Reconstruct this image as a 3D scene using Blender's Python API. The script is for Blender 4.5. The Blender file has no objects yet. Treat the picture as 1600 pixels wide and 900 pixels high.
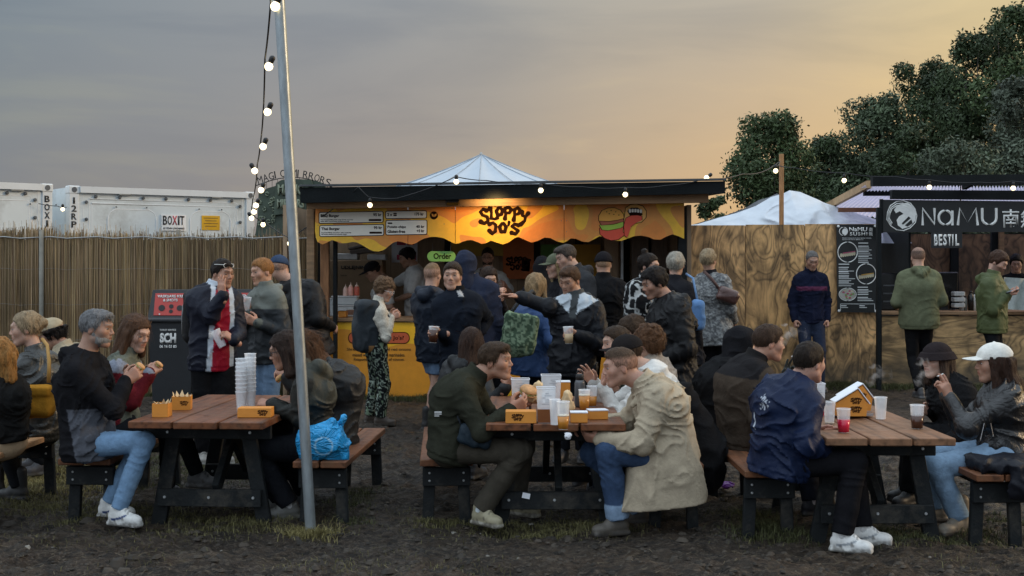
import bpy, math, random
import numpy as np
from mathutils import Vector, Matrix, Euler
random.seed(7); RS = np.random.RandomState(11)
SC = bpy.context.scene
COL = SC.collection
F = 2000.0; HC = 1.7; HY = 408.0            # focal length in photo pixels, eye height, horizon row

# ------------------------------------------------------------------ camera
cam_d = bpy.data.cameras.new('camera'); cam = bpy.data.objects.new('camera', cam_d); COL.objects.link(cam)
cam.location = (0, 0, HC); cam.rotation_euler = (math.radians(90), 0, 0)
cam_d.sensor_width = 36; cam_d.lens = 45.0; cam_d.shift_y = -(450 - HY) / 1600
cam_d.clip_start = 0.1; cam_d.clip_end = 3000
SC.camera = cam

# ------------------------------------------------------------------ world: overcast dusk, warm towards the right
w = bpy.data.worlds.new('World'); SC.world = w; w.use_nodes = True
nt = w.node_tree; N = nt.nodes; L = nt.links; N.clear()
out = N.new('ShaderNodeOutputWorld'); bg = N.new('ShaderNodeBackground'); L.new(bg.outputs[0], out.inputs[0])
SUN_EL, SUN_AZ = 9.0, 62.0                    # degrees above the horizon, degrees to the right of the view direction
tc = N.new('ShaderNodeTexCoord'); sep = N.new('ShaderNodeSeparateXYZ'); L.new(tc.outputs['Generated'], sep.inputs[0])
def wm(op, a, b=None, clamp=False):
    n = N.new('ShaderNodeMath'); n.operation = op; n.use_clamp = clamp
    for i, v in enumerate((a, b)):
        if v is None: continue
        if isinstance(v, (int, float)): n.inputs[i].default_value = v
        else: L.new(v, n.inputs[i])
    return n.outputs[0]
def wdot(vec):
    n = N.new('ShaderNodeVectorMath'); n.operation = 'DOT_PRODUCT'; L.new(tc.outputs['Generated'], n.inputs[0]); n.inputs[1].default_value = vec; return n.outputs['Value']
def wramp(fac, stops):
    r = N.new('ShaderNodeValToRGB'); L.new(fac, r.inputs[0]); e = r.color_ramp.elements
    r.color_ramp.interpolation = 'EASE'
    while len(e) < len(stops): e.new(0.5)
    for k, (p, c) in enumerate(stops): e[k].position = p; e[k].color = (*c, 1)
    return r.outputs[0]
def wmix(fac, a, b, mode='MIX'):
    m = N.new('ShaderNodeMix'); m.data_type = 'RGBA'; m.blend_type = mode
    for s, v in ((m.inputs[0], fac), (m.inputs[6], a), (m.inputs[7], b)):
        if isinstance(v, (int, float)): s.default_value = v
        elif isinstance(v, tuple): s.default_value = (*v, 1)
        else: L.new(v, s)
    return m.outputs[2]
az = math.radians(50)
side = wdot((math.sin(az), math.cos(az), 0.0))                # 1 towards the after-glow, -1 away from it
t = wm('MULTIPLY_ADD', side, 0.5); t.node.inputs[2].default_value = 0.5
# colour round the horizon and colour overhead
low = wramp(t, [(0.0, (.56, .63, .72)), (0.30, (.42, .47, .54)), (0.58, (.172, .188, .210)), (0.70, (.215, .202, .204)), (0.80, (.335, .264, .212)), (0.90, (.66, .41, .175)), (1.0, (.98, .60, .20))])
up = wramp(t, [(0.0, (.86, .97, 1.10)), (0.30, (.58, .66, .76)), (0.60, (.160, .208, .248)), (0.76, (.252, .274, .296)), (0.87, (.395, .370, .320)), (0.95, (.66, .53, .28)), (1.0, (.90, .70, .30))])
hfac = wm('MULTIPLY', sep.outputs[2], 4.6, True)
base = wmix(hfac, low, up)
zen = wm('MULTIPLY', wm('SUBTRACT', sep.outputs[2], 0.22), 1.1, True)
base = wmix(zen, base, (1.50, 1.74, 1.98))
# stretched cloud sheets
mp = N.new('ShaderNodeMapping'); mp.inputs['Scale'].default_value = (2.2, 2.2, 11.0); mp.inputs['Rotation'].default_value = (0.0, 0.22, 0.0)
L.new(tc.outputs['Generated'], mp.inputs[0])
no = N.new('ShaderNodeTexNoise'); L.new(mp.outputs[0], no.inputs[0]); no.inputs['Scale'].default_value = 1.7; no.inputs['Detail'].default_value = 7; no.inputs['Roughness'].default_value = .52
no.inputs['Distortion'].default_value = .5
cl = wramp(no.outputs[0], [(0.30, (.86, .88, .92)), (0.52, (1.0, 1.0, 1.0)), (0.70, (1.16, 1.13, 1.02))])
base = wmix(1.0, base, cl, 'MULTIPLY')
sky = N.new('ShaderNodeTexSky'); sky.sky_type = 'NISHITA'; sky.sun_disc = False
sky.sun_elevation = math.radians(SUN_EL); sky.sun_rotation = math.radians(SUN_AZ); sky.dust_density = 4.0; sky.air_density = 1.2
sk = wmix(1.0, sky.outputs[0], (.10, .10, .10), 'MULTIPLY')
L.new(wmix(0.94, sk, base), bg.inputs[0]); bg.inputs[1].default_value = 1.0

sd = bpy.data.lights.new('sun', 'SUN'); sd.energy = 1.3; sd.angle = math.radians(14); sd.color = (1.0, .72, .44)
so = bpy.data.objects.new('sun', sd); COL.objects.link(so)
el, a_ = math.radians(SUN_EL + 9), math.radians(SUN_AZ + 22)
so.rotation_euler = Vector((math.sin(a_) * math.cos(el), math.cos(a_) * math.cos(el), math.sin(el))).to_track_quat('Z', 'Y').to_euler()

SC.view_settings.view_transform = 'Standard'; SC.view_settings.look = 'None'; SC.view_settings.exposure = 0.27; SC.view_settings.gamma = 1.0
SC.render.engine = 'CYCLES'
SC.cycles.max_bounces = 6; SC.cycles.transparent_max_bounces = 12; SC.cycles.transmission_bounces = 5
SC.cycles.use_denoising = True

# ------------------------------------------------------------------ helpers
def Wp(px, py, Y): return Vector(((px - 800) / F * Y, Y, HC - (py - HY) / F * Y))
def XZ(px, py, Y): return ((px - 800) / F * Y, HC - (py - HY) / F * Y)
def props(o, label=None, cat=None, group=None, kind=None):
    if label: o['label'] = label
    if cat: o['category'] = cat
    if group: o['group'] = group
    if kind: o['kind'] = kind
    return o
def empty(name, loc, label=None, cat=None, group=None, rz=0):
    o = bpy.data.objects.new(name, None); COL.objects.link(o); o.location = loc; o.rotation_euler = (0, 0, rz)
    o.empty_display_size = .1
    return props(o, label, cat, group)
def set_parent(o, parent):
    o.parent = parent
    if parent is not None:
        r = parent; M = Matrix.Identity(4)
        chain = []
        while r is not None: chain.append(r); r = r.parent
        for r in reversed(chain):
            M = M @ r.matrix_parent_inverse @ (Matrix.Translation(r.location) @ r.rotation_euler.to_matrix().to_4x4())
        o.matrix_parent_inverse = M.inverted()
def finish(name, me, m, parent, smooth):
    if m is not None:
        for mm in (m if isinstance(m, (list, tuple)) else [m]): me.materials.append(mm)
    o = bpy.data.objects.new(name, me); COL.objects.link(o)
    if smooth:
        me.polygons.foreach_set('use_smooth', np.ones(len(me.polygons), dtype=bool))
    if parent is None:
        n = len(me.vertices)
        co = np.empty(n * 3, np.float32); me.vertices.foreach_get('co', co); co = co.reshape(-1, 3)
        c = np.array([(co[:, 0].min() + co[:, 0].max()) / 2, (co[:, 1].min() + co[:, 1].max()) / 2, co[:, 2].min()], np.float32)
        me.vertices.foreach_set('co', (co - c).ravel()); o.location = c.tolist()
    else: set_parent(o, parent)
    me.update()
    return o
def npmesh(name, V, Q, cols=None, mi=None):
    V = np.asarray(V, np.float32); Q = np.asarray(Q, np.int32)
    me = bpy.data.meshes.new(name); me.vertices.add(len(V)); me.vertices.foreach_set('co', V.ravel())
    k = Q.shape[1]; me.loops.add(Q.size); me.loops.foreach_set('vertex_index', Q.ravel())
    me.polygons.add(len(Q)); me.polygons.foreach_set('loop_start', np.arange(len(Q), dtype=np.int32) * k)
    try: me.polygons.foreach_set('loop_total', np.full(len(Q), k, np.int32))
    except Exception: pass
    if mi is not None: me.polygons.foreach_set('material_index', np.asarray(mi, np.int32))
    me.update(calc_edges=True)
    if cols is not None:
        a = me.color_attributes.new('Col', 'FLOAT_COLOR', 'POINT')
        c4 = np.ones((len(V), 4), np.float32); c4[:, :3] = cols; a.data.foreach_set('color', c4.ravel())
    return me
class MB:
    """collects simple solids into one mesh"""
    def __init__(s): s.v = []; s.f = []; s.M = Matrix.Identity(4)
    def add(s, vs, fs):
        b = len(s.v); s.v += [tuple(s.M @ Vector(v)) for v in vs]; s.f += [tuple(i + b for i in f) for f in fs]; return s
    def box(s, c, d, R=None, bev=0.0):
        hx, hy, hz = d[0] / 2, d[1] / 2, d[2] / 2
        c = Vector(c); R = R or Matrix.Identity(3)
        if bev <= 0:
            vs = [(x, y, z) for z in (-hz, hz) for y in (-hy, hy) for x in (-hx, hx)]
            fs = [(0, 2, 3, 1), (4, 5, 7, 6), (0, 1, 5, 4), (2, 6, 7, 3), (0, 4, 6, 2), (1, 3, 7, 5)]
        else:
            b = min(bev, hx * .9, hy * .9, hz * .9); vs = []; idx = {}
            for z in (-1, 1):
                for y in (-1, 1):
                    for x in (-1, 1):
                        for a in range(3):
                            q = [x * hx, y * hy, z * hz]
                            for k in range(3):
                                if k != a: q[k] -= (x, y, z)[k] * b
                            idx[(x, y, z, a)] = len(vs); vs.append(q)
            fs = []
            def I(x, y, z, a): return idx[(x, y, z, a)]
            for sg in (-1, 1):
                q = [I(sg, -1, -1, 0), I(sg, 1, -1, 0), I(sg, 1, 1, 0), I(sg, -1, 1, 0)]; fs.append(q if sg > 0 else q[::-1])
                q = [I(-1, sg, -1, 1), I(-1, sg, 1, 1), I(1, sg, 1, 1), I(1, sg, -1, 1)]; fs.append(q if sg > 0 else q[::-1])
                q = [I(-1, -1, sg, 2), I(1, -1, sg, 2), I(1, 1, sg, 2), I(-1, 1, sg, 2)]; fs.append(q if sg > 0 else q[::-1])
            for a in (-1, 1):
                for c2 in (-1, 1):
                    q = [I(-1, a, c2, 1), I(1, a, c2, 1), I(1, a, c2, 2), I(-1, a, c2, 2)]; fs.append(q if a * c2 < 0 else q[::-1])
                    q = [I(a, -1, c2, 2), I(a, 1, c2, 2), I(a, 1, c2, 0), I(a, -1, c2, 0)]; fs.append(q if a * c2 < 0 else q[::-1])
                    q = [I(a, c2, -1, 0), I(a, c2, 1, 0), I(a, c2, 1, 1), I(a, c2, -1, 1)]; fs.append(q if a * c2 < 0 else q[::-1])
            for x in (-1, 1):
                for y in (-1, 1):
                    for z in (-1, 1):
                        q = [I(x, y, z, 0), I(x, y, z, 1), I(x, y, z, 2)]; fs.append(q if x * y * z > 0 else q[::-1])
        return s.add([tuple(c + R @ Vector(v)) for v in vs], fs)
    def beam(s, a, b, wd, th, up=(0, 0, 1), bev=0.0):
        a, b = Vector(a), Vector(b); d = (b - a); ln = d.length; x = d.normalized(); up = Vector(up)
        y = up.cross(x)
        if y.length < 1e-4: y = Vector((0, 1, 0)).cross(x)
        y.normalize(); z = x.cross(y); R = Matrix((x, y, z)).transposed()
        return s.box((a + b) / 2, (ln, wd, th), R, bev)
    def tube(s, pts, r, n=8, cap=True):
        pts = [Vector(p) for p in pts]; m = len(pts); vs = []; fs = []
        rr = r if isinstance(r, (list, tuple)) else [r] * m
        ref = None
        for i, p in enumerate(pts):
            d = (pts[min(i + 1, m - 1)] - pts[max(i - 1, 0)]).normalized()
            if ref is None: ref = Vector((0, 0, 1)) if abs(d.z) < .9 else Vector((1, 0, 0))
            u = d.cross(ref).normalized(); v = d.cross(u); ref = v.cross(d) if False else ref
            for k in range(n):
                a = 2 * math.pi * k / n; vs.append(tuple(p + (u * math.cos(a) + v * math.sin(a)) * rr[i]))
        for i in range(m - 1):
            for k in range(n):
                a, b = i * n + k, i * n + (k + 1) % n; fs.append((a, a + n, b + n, b))
        if cap: fs.append(tuple(range(n))); fs.append(tuple((m - 1) * n + k for k in range(n))[::-1])
        return s.add(vs, fs)
    def lathe(s, c, prof, n=16, tilt=None, cap=True):
        """prof: list of (radius, z) from bottom to top, about a vertical axis through c"""
        vs = []; fs = []; m = len(prof); c = Vector(c); T = tilt or Matrix.Identity(3)
        for r, z in prof:
            for k in range(n):
                a = 2 * math.pi * k / n; vs.append(tuple(c + T @ Vector((r * math.cos(a), r * math.sin(a), z))))
        for i in range(m - 1):
            for k in range(n):
                a, b = i * n + k, i * n + (k + 1) % n; fs.append((a, b, b + n, a + n))
        if cap: fs.append(tuple(range(n))[::-1]); fs.append(tuple((m - 1) * n + k for k in range(n)))
        return s.add(vs, fs)
    def poly(s, pts, Y, th, px=True):
        """prism of an outline given as photo rows/columns on the plane Y (front face at Y, going back by th)"""
        P2 = [XZ(p[0], p[1], Y) for p in pts] if px else pts
        ar = sum(P2[i][0] * P2[(i + 1) % len(P2)][1] - P2[(i + 1) % len(P2)][0] * P2[i][1] for i in range(len(P2)))
        if ar < 0: P2 = P2[::-1]
        n = len(P2); vs = [(x, Y, z) for x, z in P2] + [(x, Y + th, z) for x, z in P2]
        fs = [tuple(range(n)), tuple(range(n, 2 * n))[::-1]] + [(i, i + n, (i + 1) % n + n, (i + 1) % n) for i in range(n)]
        return s.add(vs, fs)
    def done(s, name, m, parent=None, smooth=False, **kw):
        me = bpy.data.meshes.new(name); me.from_pydata(s.v, [], s.f); me.update()
        o = finish(name, me, m, parent, smooth); return props(o, **kw) if kw else o
def smooth_by_angle(o, ang=40):
    me = o.data
    me.polygons.foreach_set('use_smooth', np.ones(len(me.polygons), dtype=bool))
    try: me.set_sharp_from_angle(angle=math.radians(ang))
    except Exception: pass
    return o
def copy_tree(o, parent=None, loc=None, rz=None, **kw):
    c = o.copy(); COL.objects.link(c)
    if parent is not None: c.parent = parent
    if loc is not None: c.location = loc
    if rz is not None: c.rotation_euler = (0, 0, rz)
    for ch in [q for q in o.children]: copy_tree(ch, c)
    return props(c, **kw) if kw else c

# ------------------------------------------------------------------ materials
MATS = {}
def newmat(name):
    m = bpy.data.materials.new(name); m.use_nodes = True; n = m.node_tree.nodes; b = n['Principled BSDF']; return m, n, m.node_tree.links, b
def nd(n, t, **kw):
    x = n.new(t)
    for k, v in kw.items():
        if k in x.inputs: x.inputs[k].default_value = v
        else: setattr(x, k, v)
    return x
def mixc(n, l, fac, a, b, mode='MIX'):
    m = n.new('ShaderNodeMix'); m.data_type = 'RGBA'; m.blend_type = mode
    for s, v in ((m.inputs[0], fac), (m.inputs[6], a), (m.inputs[7], b)):
        if isinstance(v, (int, float)): s.default_value = v
        elif isinstance(v, (tuple, list)): s.default_value = (*v[:3], 1)
        else: l.new(v, s)
    return m.outputs[2]
def M(name, col=(.5, .5, .5), rough=.7, metal=0.0, var=.25, scale=8.0, bump=.15, bscale=60.0, stretch=(1, 1, 1), emit=None, es=1.0, dirt=None, spec=.5):
    """plain procedural material: noise-varied colour, fine bump, optional dirt patches"""
    if name in MATS: return MATS[name]
    m, n, l, b = newmat(name); MATS[name] = m
    tc = n.new('ShaderNodeTexCoord'); mp = n.new('ShaderNodeMapping'); mp.inputs['Scale'].default_value = stretch; l.new(tc.outputs['Object'], mp.inputs[0])
    no = nd(n, 'ShaderNodeTexNoise', Scale=scale, Detail=6.0, Roughness=.6); l.new(mp.outputs[0], no.inputs[0])
    r = n.new('ShaderNodeMapRange'); l.new(no.outputs[0], r.inputs[0]); r.inputs[1].default_value = .3; r.inputs[2].default_value = .7; r.inputs[3].default_value = 1 - var; r.inputs[4].default_value = 1 + var
    c = mixc(n, l, 1.0, col, r.outputs[0], 'MULTIPLY')
    if dirt:
        n2 = nd(n, 'ShaderNodeTexNoise', Scale=scale * .6, Detail=8.0, Roughness=.7); l.new(tc.outputs['Object'], n2.inputs[0])
        r2 = n.new('ShaderNodeMapRange'); l.new(n2.outputs[0], r2.inputs[0]); r2.inputs[1].default_value = .52; r2.inputs[2].default_value = .75
        c = mixc(n, l, r2.outputs[0], c, dirt)
    l.new(c, b.inputs['Base Color']); b.inputs['Roughness'].default_value = rough; b.inputs['Metallic'].default_value = metal
    b.inputs['Specular IOR Level'].default_value = spec
    if bump:
        n3 = nd(n, 'ShaderNodeTexNoise', Scale=bscale, Detail=4.0); l.new(mp.outputs[0], n3.inputs[0])
        bp = nd(n, 'ShaderNodeBump', Strength=bump, Distance=.01); l.new(n3.outputs[0], bp.inputs['Height']); l.new(bp.outputs[0], b.inputs['Normal'])
    if emit: b.inputs['Emission Color'].default_value = (*emit, 1); b.inputs['Emission Strength'].default_value = es
    return m
def M_attr(name, rough, var, scale, bump, bscale, stretch=(1, 1, 1), sss=0.0, spec=.4, sheen=0.0, bdist=.004, crease=0.0):
    """material whose colour comes from the mesh's own colour attribute"""
    m, n, l, b = newmat(name); MATS[name] = m
    at = nd(n, 'ShaderNodeVertexColor', layer_name='Col')
    tc = n.new('ShaderNodeTexCoord'); mp = n.new('ShaderNodeMapping'); mp.inputs['Scale'].default_value = stretch; l.new(tc.outputs['Object'], mp.inputs[0])
    no = nd(n, 'ShaderNodeTexNoise', Scale=scale, Detail=7.0, Roughness=.65); l.new(mp.outputs[0], no.inputs[0])
    r = n.new('ShaderNodeMapRange'); l.new(no.outputs[0], r.inputs[0]); r.inputs[1].default_value = .32; r.inputs[2].default_value = .68; r.inputs[3].default_value = 1 - var; r.inputs[4].default_value = 1 + var
    c = mixc(n, l, 1.0, at.outputs[0], r.outputs[0], 'MULTIPLY'); l.new(c, b.inputs['Base Color'])
    b.inputs['Roughness'].default_value = rough; b.inputs['Specular IOR Level'].default_value = spec
    if sss: b.inputs['Subsurface Weight'].default_value = sss; b.inputs['Subsurface Radius'].default_value = (1, .35, .2); b.inputs['Subsurface Scale'].default_value = .012
    if sheen: b.inputs['Sheen Weight'].default_value = sheen
    n3 = nd(n, 'ShaderNodeTexNoise', Scale=bscale, Detail=5.0, Roughness=.6); l.new(mp.outputs[0], n3.inputs[0])
    bp = nd(n, 'ShaderNodeBump', Strength=bump, Distance=bdist); l.new(n3.outputs[0], bp.inputs['Height'])
    if crease:
        n4 = nd(n, 'ShaderNodeTexNoise', Scale=11.0, Detail=2.5, Distortion=1.3); l.new(tc.outputs['Object'], n4.inputs[0])
        v = n.new('ShaderNodeMath'); v.operation = 'PINGPONG'; l.new(n4.outputs[0], v.inputs[0]); v.inputs[1].default_value = .11
        bc = nd(n, 'ShaderNodeBump', Strength=crease, Distance=.10); l.new(v.outputs[0], bc.inputs['Height']); l.new(bc.outputs[0], bp.inputs['Normal'])
    l.new(bp.outputs[0], b.inputs['Normal'])
    return m
CLOTH = M_attr('woven_cloth', .9, .16, 14, .5, 55, bdist=.006, spec=.06, crease=.12)
SHELL = M_attr('rain_shell_fabric', .52, .10, 9, .55, 30, bdist=.007, spec=.16, crease=.08)
LEATHER = M_attr('leather', .34, .12, 10, .5, 45, bdist=.005, spec=.5, crease=.22)
DENIM = M_attr('denim', .85, .18, 22, .5, 90, bdist=.004, spec=.15, crease=.14)
KNIT = M_attr('knitwear', .95, .22, 60, .9, 120, bdist=.006, spec=.1)
SKIN = M_attr('skin', .48, .14, 26, .25, 160, sss=.12, bdist=.002)
HAIR = M_attr('hair', .5, .5, 40, 1.0, 60, stretch=(5, 5, .9), bdist=.008, spec=.15)
SHOE = M_attr('shoe_material', .55, .15, 30, .3, 80)
FLORAL = None

# ------------------------------------------------------------------ value noise (for folds, mud, crumpled sheets)
_perm = RS.rand(64, 64, 64).astype(np.float32)
def noise(x, y, z):
    xi = np.floor(x).astype(np.int32); yi = np.floor(y).astype(np.int32); zi = np.floor(z).astype(np.int32)
    fx, fy, fz = x - xi, y - yi, z - zi
    fx = fx * fx * (3 - 2 * fx); fy = fy * fy * (3 - 2 * fy); fz = fz * fz * (3 - 2 * fz)
    x0, x1 = xi & 63, (xi + 1) & 63; y0, y1 = yi & 63, (yi + 1) & 63; z0, z1 = zi & 63, (zi + 1) & 63
    P = _perm
    a = P[x0, y0, z0] * (1 - fx) + P[x1, y0, z0] * fx; b = P[x0, y1, z0] * (1 - fx) + P[x1, y1, z0] * fx
    c = P[x0, y0, z1] * (1 - fx) + P[x1, y0, z1] * fx; d = P[x0, y1, z1] * (1 - fx) + P[x1, y1, z1] * fx
    return (a * (1 - fy) + b * fy) * (1 - fz) + (c * (1 - fy) + d * fy) * fz
def fbm(x, y, z, o=4, g=.5):
    s = 0; a = 1; t = 0
    for k in range(o):
        s = s + a * noise(x, y, z); t += a; a *= g; x, y, z = x * 2.03 + 7.1, y * 2.03 + 3.3, z * 2.03 + 1.7
    return s / t
def ridge(v): return (1 - np.abs(2 * v - 1)) ** 2

# ------------------------------------------------------------------ signed-distance modelling and surface nets
def V3(*a): return np.array(a, np.float32)
def rc(a, b, ra, rb, fold=0.0, joint=None):
    a = np.asarray(a, np.float32); b = np.asarray(b, np.float32); ba = b - a; L2 = float((ba * ba).sum()) + 1e-9; Ln = L2 ** .5
    def f(x, y, z):
        px, py, pz = x - a[0], y - a[1], z - a[2]
        tt = np.clip((px * ba[0] + py * ba[1] + pz * ba[2]) / L2, 0, 1)
        d = np.sqrt((px - ba[0] * tt) ** 2 + (py - ba[1] * tt) ** 2 + (pz - ba[2] * tt) ** 2) - (ra + (rb - ra) * tt)
        if fold:
            wv = noise(x * 6 + 9, y * 6 + 5, z * 6 + 2)
            q = ridge(noise(tt * Ln * 17 + 4.2 * wv + a[0] * 31, wv * 3.5 + b[1] * 7, a[2] * 13 + tt * 0)) ** 1.5
            wgt = 1.0 if joint is None else (.35 + .65 * np.abs(tt - (1 - joint)) ** 1.5)
            d = d - fold * 1.2 * (q - .3) * wgt
        return d
    return f
def ell(c, r, R=None):
    c = np.asarray(c, np.float32); r = np.asarray(r, np.float32); Rm = None if R is None else np.array(R, np.float32)
    def f(x, y, z):
        px, py, pz = x - c[0], y - c[1], z - c[2]
        if Rm is not None:
            px, py, pz = (Rm[0, 0] * px + Rm[1, 0] * py + Rm[2, 0] * pz, Rm[0, 1] * px + Rm[1, 1] * py + Rm[2, 1] * pz, Rm[0, 2] * px + Rm[1, 2] * py + Rm[2, 2] * pz)
        k0 = np.sqrt((px / r[0]) ** 2 + (py / r[1]) ** 2 + (pz / r[2]) ** 2) + 1e-6
        k1 = np.sqrt((px / r[0] ** 2) ** 2 + (py / r[1] ** 2) ** 2 + (pz / r[2] ** 2) ** 2) + 1e-6
        return k0 * (k0 - 1) / k1
    return f
def rbox(c, h, rad, R=None):
    c = np.asarray(c, np.float32); Rm = None if R is None else np.array(R, np.float32)
    def f(x, y, z):
        px, py, pz = x - c[0], y - c[1], z - c[2]
        if Rm is not None:
            px, py, pz = (Rm[0, 0] * px + Rm[1, 0] * py + Rm[2, 0] * pz, Rm[0, 1] * px + Rm[1, 1] * py + Rm[2, 1] * pz, Rm[0, 2] * px + Rm[1, 2] * py + Rm[2, 2] * pz)
        qx, qy, qz = np.abs(px) - (h[0] - rad), np.abs(py) - (h[1] - rad), np.abs(pz) - (h[2] - rad)
        return np.sqrt(np.maximum(qx, 0) ** 2 + np.maximum(qy, 0) ** 2 + np.maximum(qz, 0) ** 2) + np.minimum(np.maximum(qx, np.maximum(qy, qz)), 0) - rad
    return f
def loft(cs, lv, A, B):
    """body of elliptical section through centres cs; half width A along lv, half depth B across"""
    cs = [np.asarray(c, np.float32) for c in cs]; lv = [np.asarray(v, np.float32) for v in (lv if isinstance(lv, list) else [lv] * len(cs))]
    def f(x, y, z):
        out = None
        for i in range(len(cs) - 1):
            a, ba = cs[i], cs[i + 1] - cs[i]; L2 = float((ba * ba).sum()) + 1e-9
            px, py, pz = x - a[0], y - a[1], z - a[2]
            tt = np.clip((px * ba[0] + py * ba[1] + pz * ba[2]) / L2, 0, 1)
            qx, qy, qz = px - ba[0] * tt, py - ba[1] * tt, pz - ba[2] * tt
            lx, ly, lz = [lv[i][k] + (lv[i + 1][k] - lv[i][k]) * tt for k in range(3)]
            ql = qx * lx + qy * ly + qz * lz
            qf = np.sqrt(np.maximum(qx * qx + qy * qy + qz * qz - ql * ql, 0))
            aa = A[i] + (A[i + 1] - A[i]) * tt; bb = B[i] + (B[i + 1] - B[i]) * tt
            k0 = ((np.abs(ql) / aa) ** 2.3 + (qf / bb) ** 2.3) ** (1 / 2.3)
            d = (k0 - 1) * np.minimum(aa, bb)
            out = d if out is None else np.minimum(out, d)
        return out
    return f
def plane(n, p):
    """negative on the kept side: keeps points with (x-p).n < 0"""
    n = np.asarray(n, np.float32); n = n / np.linalg.norm(n); p = np.asarray(p, np.float32)
    return lambda x, y, z: (x - p[0]) * n[0] + (y - p[1]) * n[1] + (z - p[2]) * n[2]
def smin(a, b, k):
    h = np.maximum(k - np.abs(a - b), 0) / k; return np.minimum(a, b) - h * h * k * .25
def smax(a, b, k): return -smin(-a, -b, k)
def ev(prims, x, y, z):
    d = None
    for p in prims:
        op, k, f = p[0], p[1], p[2]; v = f(x, y, z)
        if op == 'd': d = d + v; continue
        if d is None: d = v; continue
        if op == 'u': d = smin(d, v, k) if k > 0 else np.minimum(d, v)
        elif op == 's': d = smax(d, -v, k) if k > 0 else np.maximum(d, -v)
        elif op == 'i': d = smax(d, v, k) if k > 0 else np.maximum(d, v)
    return d
def sdf_mesh(prims, lo, hi, h):
    """surface nets on a sparse grid; returns vertices and quads"""
    B = 4
    lo = np.asarray(lo, np.float32) - 2 * h; hi = np.asarray(hi, np.float32) + 2 * h
    nb = np.ceil((hi - lo) / (h * B)).astype(int) + 1
    n = nb * B
    cx = [lo[k] + (np.arange(nb[k]) * B + (B - 1) / 2) * h for k in range(3)]
    X, Y, Z = np.meshgrid(*cx, indexing='ij'); X, Y, Z = [q.astype(np.float32) for q in (X, Y, Z)]
    dc = ev(prims, X, Y, Z)
    act = np.abs(dc) < h * B * 1.5 + .012
    G = np.where(dc < 0, -1.0, 1.0).astype(np.float32)
    G = np.repeat(np.repeat(np.repeat(G, B, 0), B, 1), B, 2)
    ids = np.argwhere(act)
    if len(ids) == 0: return np.zeros((0, 3), np.float32), np.zeros((0, 4), np.int32)
    off = np.stack(np.meshgrid(range(B), range(B), range(B), indexing='ij'), -1).reshape(-1, 3)
    fi = (ids[:, None, :] * B + off[None]).reshape(-1, 3)
    p = lo + fi * np.float32(h); p = p.astype(np.float32)
    G[fi[:, 0], fi[:, 1], fi[:, 2]] = ev(prims, p[:, 0], p[:, 1], p[:, 2])
    G[0] = G[-1] = 1; G[:, 0] = G[:, -1] = 1; G[:, :, 0] = G[:, :, -1] = 1
    ins = G < 0
    s = [slice(0, -1), slice(1, None)]
    cnt = sum(ins[s[a], s[b], s[c]].astype(np.int8) for a in (0, 1) for b in (0, 1) for c in (0, 1))
    cells = np.argwhere((cnt > 0) & (cnt < 8))
    if len(cells) == 0: return np.zeros((0, 3), np.float32), np.zeros((0, 4), np.int32)
    idx = np.full(cnt.shape, -1, np.int32); idx[cells[:, 0], cells[:, 1], cells[:, 2]] = np.arange(len(cells))
    cor = [(a, b, c) for a in (0, 1) for b in (0, 1) for c in (0, 1)]
    val = [G[cells[:, 0] + a, cells[:, 1] + b, cells[:, 2] + c] for a, b, c in cor]
    acc = np.zeros((len(cells), 3), np.float32); num = np.zeros(len(cells), np.float32)
    for i, ca in enumerate(cor):
        for j, cb in enumerate(cor):
            if j > i and sum(abs(ca[k] - cb[k]) for k in range(3)) == 1:
                va, vb = val[i], val[j]; m = (va < 0) != (vb < 0)
                tt = np.where(m, va / np.where(m, va - vb, 1), 0)
                for k in range(3): acc[:, k] += np.where(m, ca[k] + (cb[k] - ca[k]) * tt, 0)
                num += m
    V = lo + (cells + acc / num[:, None]) * np.float32(h)
    Q = []
    for ax in range(3):
        u, v = (ax + 1) % 3, (ax + 2) % 3
        sa = [slice(None)] * 3; sb = [slice(None)] * 3; sa[ax] = slice(0, -1); sb[ax] = slice(1, None)
        for q in (u, v): sa[q] = slice(1, -1); sb[q] = slice(1, -1)
        A, Bq = ins[tuple(sa)], ins[tuple(sb)]
        for pos, m in ((True, A & ~Bq), (False, ~A & Bq)):
            e = np.argwhere(m)
            if len(e) == 0: continue
            e[:, u] += 1; e[:, v] += 1
            def cell(du, dv):
                c = e.copy(); c[:, u] += du; c[:, v] += dv; return idx[c[:, 0], c[:, 1], c[:, 2]]
            q = np.stack([cell(-1, -1), cell(0, -1), cell(0, 0), cell(-1, 0)], 1)
            Q.append(q if pos else q[:, ::-1])
    Q = np.concatenate(Q); Q = Q[(Q >= 0).all(1)]
    return V.astype(np.float32), Q.astype(np.int32)
def prim_cols(prims, V):
    """colour of the nearest coloured solid at each vertex"""
    best = np.full(len(V), 1e9, np.float32); c = np.zeros((len(V), 3), np.float32)
    for p in prims:
        if len(p) < 4 or p[3] is None: continue
        d = p[2](V[:, 0], V[:, 1], V[:, 2]); m = d < best; best[m] = d[m]; c[m] = p[3]
    return c
def sdf_obj(name, prims, lo, hi, h, m, parent=None, col=None, colfn=None, xf=None, smooth=True, **kw):
    V, Q = sdf_mesh(prims, lo, hi, h)
    if len(V) == 0: return None
    c = np.tile(np.asarray(col, np.float32), (len(V), 1)) if col is not None else prim_cols(prims, V)
    if colfn: c = colfn(V, c)
    if xf is not None: V = xf(V)
    o = finish(name, npmesh(name, V, Q, c), m, parent, smooth)
    return props(o, **kw) if kw else o
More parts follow.
